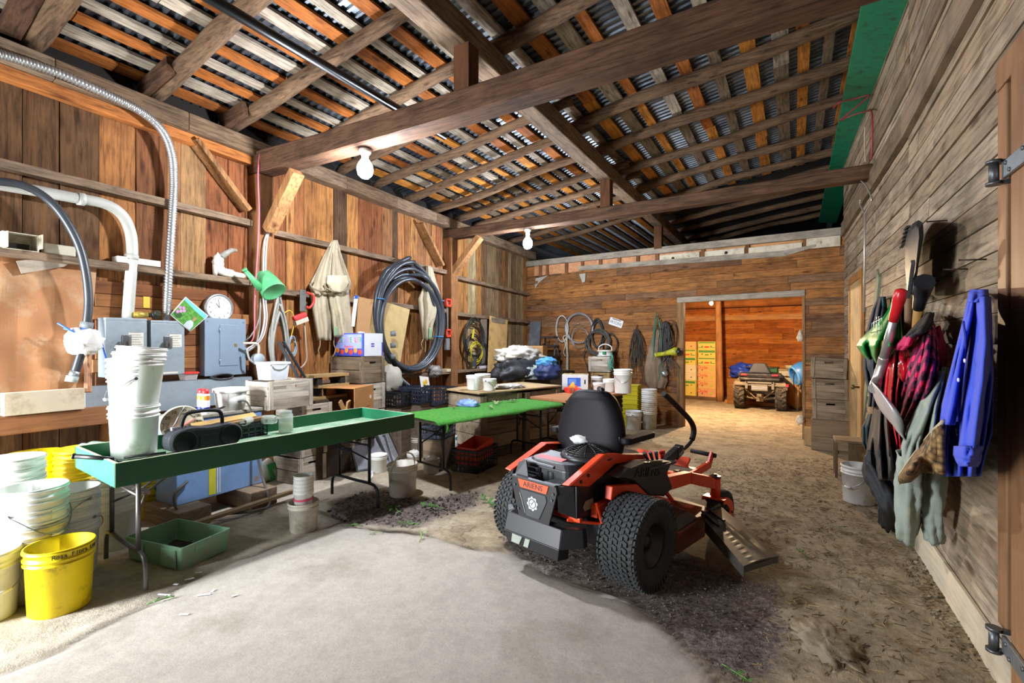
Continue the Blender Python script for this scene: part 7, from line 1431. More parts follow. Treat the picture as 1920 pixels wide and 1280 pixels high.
# ================================================================ coats wall
def wro(u, v, o): return wr(u, v, o)
def garment(name, label, cat, bl, parts, grp=None):
    t = T(name, label, cat, bl)
    for pn, rows, mat, n, amp, k, bulge, seed, th in parts:
        m = MB(); cloth(m, rows, wr, bl, n, amp, k, bulge, seed); m.build(pn, mat, t, solid=th)
    return t
def sleeve(t, bl, name, pts, rs, mat, n=14, seed=1, flat=.62):
    """a hanging sleeve or leg with creases"""
    P_ = spline([Vector(p)-Vector(bl) for p in pts], 8); N = len(P_)-1; R_ = []
    for i in range(N+1): x = i/N*(len(rs)-1); j = min(int(x), len(rs)-2); R_.append(rs[j]+(rs[j+1]-rs[j])*(x-j))
    n = max(n, 26); m = MB(); m.tube(P_, R_, n, cap=False); o0 = len(m.v)-n*(N+1)
    for i in range(N+1):
        for k in range(n):
            q = m.v[o0+i*n+k]; d = q-P_[i]; an = 2*PI*k/n; f = 1+.14*math.sin(4*an+.3*i+seed)+.10*math.sin(7*an-seed*2)+.22*noise.noise(Vector((i*.5+seed*3, math.cos(an)*1.6, math.sin(an)*1.6))); d = d*f; d.x *= flat; m.v[o0+i*n+k] = P_[i]+d
    return m.build(name, mat, t, solid=.004)
# blue shirt
BS = P('shirt_blue', '3f56d0', .85, var=.07, ns=4, bump=.12, bs=220)
bl = wr(1838, 545, .06); sh = garment('blue_shirt', 'bright blue long-sleeved work shirt hanging next to the brown door', 'shirt', bl, [
    ('shirt_body', [(544, 1820, 1853, .05), (560, 1816, 1855, .10), (600, 1806, 1857, .13), (680, 1790, 1860, .15), (760, 1776, 1862, .16), (810, 1770, 1860, .16), (858, 1769, 1846, .15), (893, 1770, 1838, .14)], BS, 34, .03, 3, .05, 2, .004),
    ('front_panel', [(546, 1818, 1836, .12), (600, 1806, 1826, .20), (680, 1786, 1808, .23), (760, 1766, 1800, .24), (796, 1759, 1790, .24)], BS, 14, .012, 2, .04, 7, .004)])
bcuff = bl
for nm_, rows_, k_ in (('sleeve', [(556, 1832, 1857, .17), (640, 1826, 1861, .20), (710, 1815, 1862, .22), (780, 1806, 1854, .24), (842, 1797, 1843, .25)], 2.2), ('cuff', [(836, 1789, 1844, .27), (852, 1788, 1841, .28), (866, 1794, 1838, .28), (874, 1800, 1834, .27)], 1)):
    m = MB(); cloth(m, rows_, wr, bl, 20, .014, k_, .06, 9); m.build(nm_, BS, sh, solid=.004)
m = MB()
for a, b in ((1822, 546), (1836, 544)): pass
cloth(m, [(543, 1820, 1853, .13), (552, 1817, 1852, .17), (566, 1815, 1836, .2)], wr, bl, 12, .01, 1.5, .03, 4); m.build('collar', BS, sh, solid=.005)
PB = P('button_pearl', 'd8dae4', .25)
for i, (u, v, o) in enumerate(((1809, 676, .285), (1797, 712, .29), (1793, 806, .20), (1794, 813, .20), (1814, 862, .30), (1828, 864, .29))):
    c = wr(u, v, o)-bl; m = MB(); m.ball(c, (.004, .008, .008), 10, 6); m.build('button', PB, sh)
m = MB(); m.tube(spline([wr(u, v, .262)-bl for u, v in ((1806, 602), (1810, 640), (1804, 690), (1797, 730), (1795, 790))], 6), .004, 5); m.build('placket_seam', P('shirt_seam', '2c3c9c', .9), sh)
# pale green overalls, straw hat
SG = P('sage_cloth', '8e9a90', .88, var=.1, ns=4, bump=.1, bs=200, dirt=('a2a690', .4, 3)); SG2 = P('sage_blue', '8fa4ae', .88, var=.08)
bl = wr(1772, 690, .05); ov = garment('sage_overalls', 'pale sage rain overalls hanging behind the straw hat, trouser ends near the floor', 'overalls', bl, [
    ('bib', [(688, 1764, 1778, .06), (720, 1744, 1778, .14), (760, 1720, 1776, .19), (800, 1702, 1774, .21), (830, 1691, 1772, .21), (880, 1688, 1772, .19)], SG, 36, .035, 3.5, .05, 4, .006),
    ('front_flap', [(695, 1758, 1774, .14), (730, 1738, 1762, .2), (770, 1716, 1746, .25), (810, 1699, 1730, .27), (836, 1690, 1716, .26), (880, 1688, 1704, .25)], SG, 14, .016, 1.5, .04, 12, .006)])
sleeve(ov, bl, 'trouser_leg', [wr(1706, 850, .25), wr(1703, 900, .25), wr(1702, 950, .24), wr(1698, 1003, .22)], [.085, .088, .082, .075], SG, 20, 2)
sleeve(ov, bl, 'trouser_leg', [wr(1750, 860, .13), wr(1748, 920, .13), wr(1748, 970, .12), wr(1750, 1010, .11)], [.075, .08, .072, .062], SG, 20, 6)
sleeve(ov, bl, 'blue_cuff', [wr(1699, 994, .22), wr(1704, 1006, .21)], [.07, .055], SG2, 16, 3); sleeve(ov, bl, 'blue_cuff', [wr(1750, 1000, .11), wr(1753, 1013, .10)], [.06, .05], SG2, 16, 4)
c = wr(1738, 850, .26); hat = T('straw_hat', 'woven brown straw hat hung on the sage overalls, brim folded', 'hat', c, (0, 0, RZR))
s = NT('straw_weave'); v = s.obj(); mp = s.n('ShaderNodeMapping'); mp.inputs['Scale'].default_value = (26, 26, 38); s.l(v, mp.inputs[0]); vo = s.n('ShaderNodeTexVoronoi', Scale=1); s.l(mp.outputs[0], vo.inputs['Vector'])
s.l(s.ramp(vo.outputs['Distance'], [(.1, 'a0824f'), (.45, '76582f'), (.75, '2e2010')]), s.b.inputs['Base Color']); s.b.inputs['Roughness'].default_value = .8; s.bump(s.math('MULTIPLY', vo.outputs['Distance'], -1), .9, .01); STR = s.m
def hat_edge(a, pts): x = a*(len(pts)-1); i = min(int(x), len(pts)-2); return pts[i][1]+(pts[i+1][1]-pts[i][1])*(x-i)
HT_, HB_ = [(0, 893), (1, 862), (2, 834), (3, 808), (4, 788)], [(0, 906), (1, 902), (2, 884), (3, 887), (4, 889)]
def hatf(a, b):
    u = 1686+84*a; v = hat_edge(a, HT_)*(1-b)+hat_edge(a, HB_)*b
    return wr(u, v, .31-.05*a+.07*math.sin(PI*b)*math.sin(PI*min(1, a+.15))+.02*math.sin(9*a))-c
q_ = Matrix.Rotation(-RZR, 3, 'Z')
m = MB(); m.grid(lambda a, b: q_ @ hatf(a, b), 40, 18); m.build('woven_brim', STR, hat, solid=.01)
m = MB(); m.tube([q_ @ hatf(k/30, 0) for k in range(31)], .008, 6); m.build('brim_edge', P('straw_pale', 'b8a884', .8), hat)
# pink checked jacket
s = NT('pink_check'); v = s.obj(); sep = s.n('ShaderNodeSeparateXYZ'); rot = s.n('ShaderNodeMapping'); rot.inputs['Rotation'].default_value = (.22, 0, 0); s.l(v, rot.inputs[0]); s.l(rot.outputs[0], sep.inputs[0])
def stripe(o, n): return s.math('GREATER_THAN', s.math('FRACT', s.math('MULTIPLY', o, n)), .5)
a, b = stripe(sep.outputs['Y'], 11), stripe(sep.outputs['Z'], 13.5); sm = s.math('MULTIPLY', s.math('ADD', a, b), .5)
s.l(s.ramp(sm, [(0, 'e02c68'), (.4, '7c1c48'), (.9, '1f1228')], 'CONSTANT'), s.b.inputs['Base Color']); s.b.inputs['Roughness'].default_value = .9; CHK = s.m
PK = P('pink_plain', 'c8285c', .9)
bl = wr(1748, 590, .06); t = garment('checked_jacket', 'pink and black checked jacket hanging between the red raincoat and the sage overalls', 'jacket', bl, [
    ('jacket_body', [(606, 1735, 1752, .10), (630, 1722, 1756, .16), (680, 1704, 1760, .2), (730, 1690, 1752, .2), (770, 1678, 1732, .19), (788, 1676, 1714, .18)], CHK, 30, .018, 4, .06, 6, .006),
    ('hem_band', [(779, 1676, 1698, .215), (795, 1678, 1692, .205)], PK, 10, .006, 2, .03, 3, .004)])
sleeve(t, bl, 'sleeve', [wr(1752, 625, .12), wr(1758, 660, .13), wr(1760, 690, .12), wr(1756, 702, .12)], [.05, .05, .04, .02], P('pink_dark', '9c1c4c', .9), 14, 4)
m = MB(); cloth(m, [(586, 1738, 1750, .08), (604, 1722, 1750, .15), (622, 1706, 1738, .22), (632, 1697, 1716, .24)], wr, bl, 16, .012, 2, .05, 5); m.build('black_collar', P('collar_black', '141214', .9), t, solid=.012)
m = MB(); cloth(m, [(630, 1696, 1716, .25), (646, 1680, 1708, .27), (656, 1678, 1694, .25)], wr, bl, 10, .01, 1.5, .03, 5); m.build('collar_flap', PK, t, solid=.008)
# red raincoat
RR = P('raincoat_red', 'c0182a', .22, var=.15, ns=5, spec=.6)
bl = wr(1690, 632, .05); t = garment('red_raincoat', 'shiny red raincoat hanging behind the aluminium scoop', 'raincoat', bl, [
    ('coat_body', [(632, 1680, 1694, .08), (660, 1668, 1696, .14), (700, 1660, 1697, .17), (740, 1656, 1690, .18), (770, 1660, 1686, .18), (830, 1674, 1692, .17), (900, 1676, 1690, .14)], RR, 22, .03, 3, .06, 5, .004)])
sleeve(t, bl, 'sleeve', [wr(1694, 650, .18), wr(1697, 680, .22), wr(1695, 706, .22)], [.03, .045, .045], RR, 14, 3)
# green bag
GBG = P('bag_green', '0f8a3c', .5, var=.1, ns=5)
bl = wr(1683, 558, .06); t = T('green_bag', 'bright green shopping bag with a white printed square hung by one handle', 'bag', bl)
m = MB(); cloth(m, [(556, 1678, 1688, .06), (580, 1664, 1688, .12), (610, 1640, 1690, .20), (635, 1614, 1692, .27), (648, 1606, 1684, .28), (664, 1616, 1672, .24), (680, 1632, 1660, .18)], wr, bl, 30, .035, 3, .05, 3); m.build('bag_body', GBG, t, solid=.004)
pr = P('bag_print', 'dfe6df', .6); q = [(1635, 606), (1654, 596), (1655, 618), (1633, 624)]
def q3(a, b, o=.335): A, B, C, D = q; u = (A[0]+(B[0]-A[0])*a)*(1-b)+(D[0]+(C[0]-D[0])*a)*b; v_ = (A[1]+(B[1]-A[1])*a)*(1-b)+(D[1]+(C[1]-D[1])*a)*b; return wr(u, v_, .30)-bl
m = MB(); m.tube([q3(0, 0), q3(1, 0), q3(1, 1), q3(0, 1)], .003, 4, True); m.build('printed_square', pr, t)
for k, w_ in enumerate(('THE', 'TABLE', 'FARM')):
    a0, a1 = q3(.25+.25*k, .95), q3(.25+.25*k, .05); d = (a1-a0); ang = math.atan2(d.z, -d.y)
    o = text('lettering', w_, pr, t, (a0+a1)/2+Vector((-.004, 0, 0)), (PI/2, -ang, RZR), .05, .0008)
for k, w_ in enumerate(('WILLIAMS',)):
    text('lettering', w_, P('print_gold', 'a8a03a', .6), t, wr(1658, 645, .335)-bl, (PI/2, 0, RZR), .06, .0008)
# navy jacket behind
NV = P('jacket_navy', '232838', .9, var=.15, bump=.1); 
bl = wr(1652, 556, .04); t = garment('navy_jacket', 'dark navy jacket hanging behind the green bag', 'jacket', bl, [
    ('jacket_body', [(556, 1647, 1661, .06), (580, 1636, 1663, .12), (630, 1622, 1660, .15), (690, 1618, 1662, .17), (710, 1622, 1660, .17), (740, 1630, 1654, .15), (762, 1628, 1652, .14)], NV, 22, .025, 3, .06, 8, .006)])
sleeve(t, bl, 'sleeve', [wr(1630, 660, .2), wr(1640, 690, .22), wr(1648, 715, .2), wr(1646, 724, .18)], [.05, .06, .05, .03], P('denim_dark', '333844', .9), 14, 5)
m = MB(); cloth(m, [(556, 1652, 1661, .12), (600, 1650, 1660, .16)], wr, bl, 6, .01, 1, .02, 2); m.build('teal_strap', P('strap_teal', '1f4a50', .8), t, solid=.006)
# black rain trousers
BKT = P('trousers_black', '1e2022', .7, var=.2, ns=4); 
bl = wr(1660, 760, .06); t = T('black_trousers', 'black rain trousers hanging low beside the white bucket', 'trousers', bl)
m = MB(); cloth(m, [(752, 1640, 1668, .10), (800, 1632, 1676, .18), (850, 1624, 1684, .22), (880, 1626, 1684, .22), (900, 1634, 1680, .2)], wr, bl, 22, .04, 3, .08, 4); m.build('seat_part', BKT, t, solid=.006)
sleeve(t, bl, 'trouser_leg', [wr(1644, 850, .24), wr(1636, 880, .27), (wr(1650, 915, .24)), wr(1664, 950, .2), wr(1662, 980, .18)], [.09, .1, .09, .08, .07], BKT, 18, 3)
sleeve(t, bl, 'trouser_leg', [wr(1672, 870, .16), wr(1676, 920, .14), wr(1678, 960, .12), wr(1674, 985, .12)], [.08, .075, .07, .06], P('trousers_dark', '17191c', .8), 16, 7)
bl = wr(1626, 800, .08); m = MB(); cloth(m, [(776, 1628, 1640, .06), (800, 1616, 1640, .12), (830, 1617, 1640, .12), (860, 1628, 1640, .10)], wr, bl, 12, .02, 3, .04, 6); o = m.build('teal_cloth', P('cap_teal', '1e3c44', .85), None, loc=bl, solid=.006); tag(o, 'dark teal cloth bundle peeking out behind the black trousers', 'cloth')
c = wr(1687, 862, .2); m = MB(); m.tube([(0, 0, 0), (0, -.0, .0)], .01, 6) if False else m.lathe([(.0, 0), (.10, .0), (.115, .012), (.118, .03), (.10, .045), (0, .045)], 26, Matrix.Rotation(PI/2, 4, 'Y')); o = m.build('round_tub', P('tub_dark_green', '3a4a42', .5), None, loc=c); tag(o, 'dark green round lid hanging between the red raincoat and the sage overalls', 'lid')
# tools
a, b = wr(1690, 545, .30), wr(1649, 700, .36); bl = b; t = T('grain_scoop', 'aluminium scoop shovel with a red grip hanging upside up among the coats', 'shovel', bl)
d = (a-b); m = MB(); m.tube([d*.15, d*.75], .022, 10); m.build('shaft', P('aluminium', 'b4b2ae', .35, .7, dirt=('7f766a', .3, 6)), t)
m = MB(); m.tube([d*.66, d*.78, d*.92, d*1.0, d*1.02], [.024, .026, .032, .028, .01], 12); m.build('red_grip', P('grip_red', 'c01e24', .3), t)
m = MB(); m.tube(spline([d*.22, d*.1, wr(1643, 716, .38)-bl, wr(1640, 728, .40)-bl], 6), [.026]*12+[.03]*6+[.034], 12); m.build('socket', P('aluminium', ''), t)
def scoop(a_, b_):
    v0 = 726+92*b_; uc = 1643+46*b_; hw = (8+9*math.sin(PI*min(b_*1.1, 1)))*1.25; u = uc+(a_-.5)*2*hw; return wr(u+2, v0+(a_-.5)*22, .40-.12*b_+.05*(1-(2*a_-1)**2)*(.6+b_*.4))-bl
m = MB(); m.grid(scoop, 14, 14); m.build('scoop_blade', P('aluminium_pale', 'c9c6c6', .4, .5), t, solid=.006)
# black landscape rake head on a wooden handle
bl = wr(1705, 560, .16); t = T('black_scoop', 'black ribbed plastic tool head on a wooden handle, tallest of the hung tools', 'garden tool', bl); BP = P('tool_black', '222224', .5, var=.15)
out = [(1702, 557), (1697, 505), (1696, 462), (1701, 438), (1710, 420), (1722, 412), (1731, 418), (1732, 440), (1726, 475), (1719, 520), (1713, 557)]
m = MB(); n = len(out); cx, cy = 1712, 490
q0 = [wr(u, v, .10)-bl for u, v in out]; q1 = [wr(u, v, .19)-bl for u, v in out]; q2 = [wr(cx+(u-cx)*.55, cy+(v-cy)*.86, .215)-bl for u, v in out]; rloft(m, [q0, q1, q2]); m.build('tool_head', BP, t, .006, fix=True)
m = MB()
for k in range(5): m.bar(wr(1704-k*2.4, 424+k*8, .19)-bl, wr(1698-k*2.2, 430+k*8.4, .17)-bl, .02, .012)
m.build('ridge', BP, t)
m = MB(); m.bar(wr(1703, 556, .22)-bl, wr(1712, 490, .235)-bl, .02, .03); m.build('spine', P('tool_grey', '4a4a4c', .4), t, .004)
m = MB(); m.tube([wr(1703, 556, .17)-bl, wr(1702, 690, .10)-bl], .021, 10); m.build('wooden_handle', P('handle_brown', '6e5238', .6, var=.2), t)
bl = wr(1727, 560, .16); t = T('grip_shovel', 'wooden shovel handle with a black grip beside the ribbed black tool', 'shovel', bl)
m = MB(); m.tube([wr(1722, 578, .16)-bl, wr(1726, 560, .16)-bl, wr(1733, 528, .18)-bl], [.03, .036, .05], 10); m.build('black_grip', P('grip_black', '1d1f24', .4), t)
m = MB(); m.tube([wr(1722, 576, .16)-bl, wr(1716, 640, .12)-bl, wr(1712, 760, .08)-bl], .025, 10); m.build('wooden_handle', P('handle_honey', 'a87a3c', .5, var=.15), t)
for i, (u0, u1, v0, v1, lab) in enumerate(((1759, 1778, 411, 413, 'rusty nail in the coats wall above the ribbed black tool'), (1832, 1850, 484, 486, 'rusty nail in the coats wall, the one closest to the brown door'), (1798, 1815, 502, 504, 'rusty nail in the coats wall, second from the brown door'), (1772, 1787, 516, 518, 'rusty nail in the coats wall, third from the brown door'), (1748, 1761, 524, 527, 'rusty nail in the coats wall beside the black shovel grip'))):
    a = wr(u1, v1, .0); b = a+Vector((-.10, .0, .005)); m = MB(); m.tube([(0, 0, 0), b-a], .004, 6); m.tube([b-a, (b-a)*1.02], .007, 8); tag(m.build('nail', P('nail_rust', '4a3a30', .6, .5), None, loc=a), lab, 'nail', 'nails in the coats wall')
# long wire hanger from the cross timber
bl = wr(1624, 332, .03); GWR = P('wire_hanger', 'b8b4ac', .4, .6)
def ww(u, v, o=.12): return wr(u, v, o)-bl
m = MB(); m.tube(spline([ww(1614, 338), ww(1625, 350), ww(1634, 374), ww(1626, 392), ww(1622, 400)], 6), .008, 6); m.tube(spline([ww(1613, 374), ww(1613, 384), ww(1620, 398), ww(1622, 405)], 6), .008, 6); m.tube([ww(1622, 400), ww(1621, 470), ww(1620, 585)], .01, 6)
o = m.build('wire_hook', GWR, None, loc=bl); tag(o, 'long twisted wire with a forked hook hanging from the farther cross timber', 'wire hook')
wire('red_wire', 'red wire looped over the green board and down the coats wall', 'wire', [pl(1562, 203, (0, 0, 1), 4.25), pl(1574, 192, (0, 0, 1), 4.25), pl(1600, 186, (0, 0, 1), 4.27), pl(1630, 179, (0, 0, 1), 4.27), pl(1600, 205, (0, 0, 1), 4.25), pl(1575, 226, (0, 0, 1), 4.25), pl(1590, 219, (0, 0, 1), 4.25), pl(1622, 209, (0, 0, 1), 4.22), wr(1635, 214, .07), wr(1634, 300, .07)], .008, P('wire_red', '9c2c3c', .5), 5)
wire('thin_string', 'pale thin cord hanging on the coats wall above the cross timber end', 'cord', [wr(1622, 238, .06), wr(1621, 262, .06), wr(1623, 304, .06)], .007, P('cord_pale', 'b8ac8c', .6))
# leaning plank, bucket, crates in the corner by the far door
a, b = fl(1612, 868), wr(1640, 512, .05); m = MB(); m.bar((a.x, a.y, fz(a.y)), (b.x+.05, b.y, b.z), .05, .2, (0, 1, 0)); m.v = [p-a for p in m.v]; tag(m.build('leaning_plank', WD('plank_sage', ['7a7f68', '70755e'], 'z', .8, dark=.7), None, .004, a), 'tall sage-painted plank leaning against the coats wall by the plain door', 'plank')
p = onfloor(1611, 947, .13); q = bucket('white bucket standing under the hung coats beside the leaning plank', p, .152, .365, WHT, 0, None); bucket_handle(q, .152, .365, 'down', -.7)
p = fl(1553, 846); base = (p.x+.02, p.y+.02, fz(p.y)); rzc = RZB+.02
m = MB(); W_ = .47
for z0, z1 in ((0, .2), (.204, .44)): m.box(-W_/2, W_/2, 0, .018, z0, z1); m.box(-W_/2, -W_/2+.018, .018, .36, z0, z1); m.box(W_/2-.018, W_/2, .018, .36, z0, z1); m.box(-W_/2, W_/2, .36, .378, z0, z1)
m.box(-W_/2-.004, W_/2+.004, -.004, .38, .44, .458); tag(m.build('wooden_box', WD('box_dark', ['7d6a54', '74614c'], 'x', .8, dark=.65), None, .004, base, rzc), 'plain wooden box at the foot of the crate stack in the far corner', 'wooden box')
for i, (lab, dx, rot) in enumerate((('lowest apple crate on the plain box in the far corner by the plain door', .01, 0), ('middle apple crate of the far corner stack', .0, .03), ('topmost apple crate of the far corner stack, sitting askew', -.02, -.03))):
    crate(lab, (base[0]+dx, base[1]+.01, base[2]+.462+.303*i+(.0 if i < 2 else .012)), .46, .34, .30, rzc+rot, 'dark', 'crates in the far corner', tilt=(0, .05 if i == 2 else 0))
p = fl(1519, 838); tag(MB().box(-.06, .06, 0, .2, 0, .27).build('small_box', WD('box_palewood', ['a8885c'], 'z', 1), None, .003, (p.x-.02, p.y+.12, fz(p.y)), RZB), 'small pale wooden box beside the crate stack at the opening', 'wooden box')
p = fl(1568, 897); t = T('wooden_stand', 'low open wooden stand beside the white bucket and the leaning plank', 'wooden stand', (p.x+.14, p.y+.05, fz(p.y)), RZB+.1); mx = WD('stand_wood', ['7d6b54', '8a775e'], 'z', 1)
m = MB(); m.box(-.15, .2, -.02, .3, .42, .45); m.build('top_board', WD('stand_top', ['9a8668'], 'x', 1), t, .003)
for x0, x1, y in ((-.15, -.12, 0), (-.02, .10, .01), (.16, .19, 0), (-.15, -.12, .27), (.16, .19, .27)): m = MB(); m.box(x0, x1, y-.012, y+.012, 0, .42); m.build('upright', mx, t, .002)
m = MB(); m.box(-.12, .16, .0, .012, .28, .32); m.build('cross_slat', WD('stand_top', []), t)
# ================================================================ room behind
def dole(label, loc, mat, rz, logo, top=None):
    t = T('banana_box', label, 'fruit box', loc, rz, 'fruit boxes in the room behind'); w, d, h = .50, .40, .228
    m = MB(); m.box(-w/2, w/2, 0, d, 0, h); m.build('carton', mat, t, .004)
    m = MB(); m.box(-w/2-.003, w/2+.003, -.003, d+.003, h*.45, h+.002); m.build('lid', mat, t, .003)
    m = MB()
    for x in (-.13, .12): m.tube([(x, -.0035, h*.4), (x, -.0045, h*.4)], .017, 10)
    m.build('air_hole', P('hole_dark', ''), t)
    gr, rd = P('box_green', '4f8a3a', .6), P('box_redprint', 'cc3a2c', .6)
    if logo == 'Dole':
        text('logo', 'Dole', rd, t, (-.12, -.006, h*.7), FRONT, .15, .001)
        m = MB(); m.tube([(.13, -.0045, h*.5), (.13, -.006, h*.5)], .045, 12); m.build('round_print', P('box_yellowgreen', 'b8b43a', .6), t)
    elif logo == 'stripe':
        m = MB(); m.box(-w/2+.02, w/2-.02, -.0048, -.003, h*.78, h*.93); m.box(-w/2+.02, -.1, -.0048, -.003, h*.2, h*.3); m.box(.1, w/2-.02, -.0048, -.003, h*.2, h*.3); m.build('green_band', gr, t)
        m = MB(); m.box(-.07, .07, -.0055, -.0045, h*.22, h*.4); m.build('red_print', rd, t)
    elif logo == 'green':
        m = MB(); m.box(-w/2+.02, w/2-.02, -.0048, -.003, h*.6, h*.9); m.box(-.05, .05, -.0055, -.0045, h*.25, h*.4); m.build('green_band', gr, t)
    return t
K1, K2, K3, K4 = P('box_tan', 'd0a664', .8, var=.06), P('box_yellow', 'd4bc58', .8, var=.06), P('box_cream', 'd8c8a0', .8), P('box_pink', 'd49a6c', .8)
p = fl(1321, 750); rz0 = -.16; b0 = Vector((p.x, p.y, fz(p.y)))
m = MB(); m.box(-.62, .36, 0, .5, .0, .1); m.build('pallet', WD('pallet_dark', ['6a543a', '7a6244'], 'x', 1), None, .004, b0, rz0); tag(COL.objects['pallet'], 'dark wooden pallet under the fruit boxes in the room behind', 'pallet')
nm = ['bottom', 'second', 'third', 'middle', 'fifth', 'sixth', 'topmost']
for i in range(7): dole('%s fruit box in the front stack next to the log post' % nm[i], b0+Vector((.06, .01, .102+.2315*i)), [K4, K1, K1, K1, K2, K2, K2][i], rz0, ['Dole', 'Dole', 'Dole', 'Dole', 'stripe', 'green', 'stripe'][i])
nm2 = ['bottom', 'second', 'third', 'fourth', 'fifth', 'sixth', 'topmost']
for i in range(7): dole('%s fruit box in the stack beside the door casing, partly hidden' % nm2[i], b0+Vector((-.50, .09, .102+.2315*i)), [K2, K2, K3, K3, K2, K2, K1][i], rz0, ['', 'green', '', '', 'green', 'stripe', ''][i])
# four-wheeler seen from behind
p = (fl(1384, 766)+fl(1462, 772))/2; t = T('quad_bike', 'muddy four-wheeler parked in the room behind, seen from the back', 'quad bike', (p.x+.02, p.y+.28, fz(p.y)), .0)
QB = P('quad_plastic', '2a2b2e', .5, var=.2, dirt=('6a5a44', .4, 5)); QM = P('quad_mud', '7d6e58', .8, var=.2, dirt=('a08c6c', .5, 6)); QT = P('quad_tyre', '38342e', .9, var=.3, dirt=('7a6a50', .5, 7))
for sx in (-1, 1):
    for y, R in ((0, .315), (1.25, .31)):
        w_ = bpy.data.objects.new('wheel', None); COL.objects.link(w_); w_.parent = t; w_.location = (sx*.46, y, R); h = .125
        m = MB(); m.lathe([(.15, -h*.8), (R*.8, -h), (R*.96, -h*.85), (R*.97, h*.85), (R*.8, h), (.15, h*.8)], 32, AXX)
        for k in range(16):
            for s_ in (-1, 1): Mx = Matrix.Rotation(2*PI*(k+.25*(s_ > 0)*2)/16, 4, 'X') @ Matrix.Translation((s_*h*.45, 0, R*.97)) @ Matrix.Rotation(s_*.6, 4, 'Z'); m.box(-h*.5, h*.5, -.018, .018, -.01, .022, Mx)
        m.build('knobbly_tyre', QT, w_); m = MB(); m.lathe([(0, -.05), (.14, -.06), (.155, -h*.8), (.155, h*.8), (.14, .06), (0, .05)], 20, AXX); m.build('rim', QB, w_)
m = MB(); m.hexa([(-.60, -.22, .62), (.60, -.22, .62), (.58, .3, .68), (-.58, .3, .68), (-.56, -.2, .68), (.56, -.2, .68), (.5, .35, .78), (-.5, .35, .78)])
for sx in (-1, 1): m.hexa([(sx*.60, -.2, .5), (sx*.40, -.2, .56), (sx*.40, .3, .66), (sx*.62, .3, .62), (sx*.60, -.2, .62), (sx*.38, -.2, .66), (sx*.38, .3, .72), (sx*.6, .3, .7)])
m.build('rear_fender', QM, t, .015)
m = MB(); m.hexa([(-.48, -.25, .80), (.48, -.25, .80), (.46, .35, .80), (-.46, .35, .8), (-.5, -.27, .90), (.5, -.27, .90), (.47, .35, .90), (-.47, .35, .90)]); m.box(-.45, .45, -.24, .0, .72, .80); o = m.build('rear_box', QB, t, .03)
m = MB(); m.hexa([(-.26, -.2, .90), (.26, -.2, .90), (.26, .0, .90), (-.26, .0, .90), (-.14, -.16, 1.16), (.14, -.16, 1.16), (.14, -.05, 1.16), (-.14, -.05, 1.16)]); m.build('seat_backrest', P('quad_seat', '34353a', .55), t, .04)
m = MB(); m.box(-.2, .2, .0, .75, .76, .88); m.build('seat', P('quad_seat', ''), t, .05)
for sx in (-1, 1): m = MB(); m.box(sx*.34-.065, sx*.34+.065, -.285, -.27, .85, .89); m.build('tail_light', P('tail_red', 'd83040', .3), o, .006)
m = MB(); m.box(-.32, -.26, -.26, -.22, .52, .70); m.box(.26, .32, -.26, -.22, .52, .7); m.box(-.3, .3, -.26, -.23, .66, .7); m.box(-.18, .18, -.27, -.25, .48, .64); m.box(-.56, .56, -.24, -.2, .60, .63); m.build('rear_rack', P('rack_grey', '8a8272', .6, .3), t, .004)
m = MB(); m.box(-.17, .17, -.276, -.268, .56, .585); m.box(-.17, .17, -.276, -.268, .52, .545); m.build('plate_slot', P('slot_pale', 'a8acb0', .4), t)
m = MB()
for sx in (-1, 1): m.tube([(sx*.38, .0, .30), (sx*.05, -.05, .26)], .03, 8); m.tube([(sx*.38, -.1, .54), (sx*.06, -.12, .26)], .018, 8); m.tube([(sx*.36, .05, .4), (sx*.06, .05, .38)], .02, 8)
m.box(-.08, .08, -.12, .15, .2, .4); m.box(-.3, .3, .1, .9, .38, .6); m.box(-.05, .05, -.3, -.1, .34, .4); m.build('rear_suspension', QM, t, .006)
m = MB(); m.hexa([(-.55, .9, .64), (.55, .9, .64), (.5, 1.6, .6), (-.5, 1.6, .6), (-.5, .9, .82), (.5, .9, .82), (.42, 1.6, .78), (-.42, 1.6, .78)]); m.build('front_fender', QB, t, .03)
m = MB(); m.tube([(-.4, .85, 1.02), (-.15, .95, .98), (.15, .95, .98), (.4, .85, 1.02)], .018, 8); m.tube([(0, .95, .98), (0, 1.05, .7)], .03, 8); m.build('handlebar', QB, t)
m = MB(); m.box(.56, .62, -.26, -.2, .60, .66); m.build('side_reflector', P('tail_red', ''), t)
c = atz(1387, 693, 13.0); heap('blue_tarp', 'folded blue tarp lying beyond the four-wheeler', 'tarp', (c.x+.1, c.y+.1, c.z-.05), (.34, .26, .22), .35, 2.6, 4, P('tarp_blue', '1f3ea8', .45, var=.2), -.18)
m = MB(); m.box(-.4, .4, -.3, .3, 0, c.z-.24-fz(c.y)); tag(m.build('storage_crate', WD('crate_warm', ['8a5c30', '9c6a38'], 'x', 1), None, .01, (c.x+.1, c.y+.1, fz(c.y))), 'wooden crate under the folded blue tarp', 'crate')
p = fl(1366, 750); m = MB(); m.hexa([(-.02, 0, 0), (.5, .0, 0), (.5, .04, 0), (-.02, .04, 0), (-.08, .05, .95), (.0, .05, .95), (.0, .09, .95), (-.08, .09, .95)]); tag(m.build('leaning_sheet', WD('sheet_warm', ['a5672f', 'b5733a'], 'z', .8), None, .004, (p.x+.05, p.y+.1, fz(p.y))), 'triangular board leaning beside the log post', 'board')
p = fl(1340, 748); m = MB(); m.box(-.1, 3.6, 0, .09, 0, .09); tag(m.build('floor_beam', WD('beam_warm', ['b5703a', 'a56432'], 'x', .8), None, .006, (p.x+.5, 14.2, fz(14.2)), -.03), 'long low beam lying on the floor beyond the four-wheeler', 'beam')
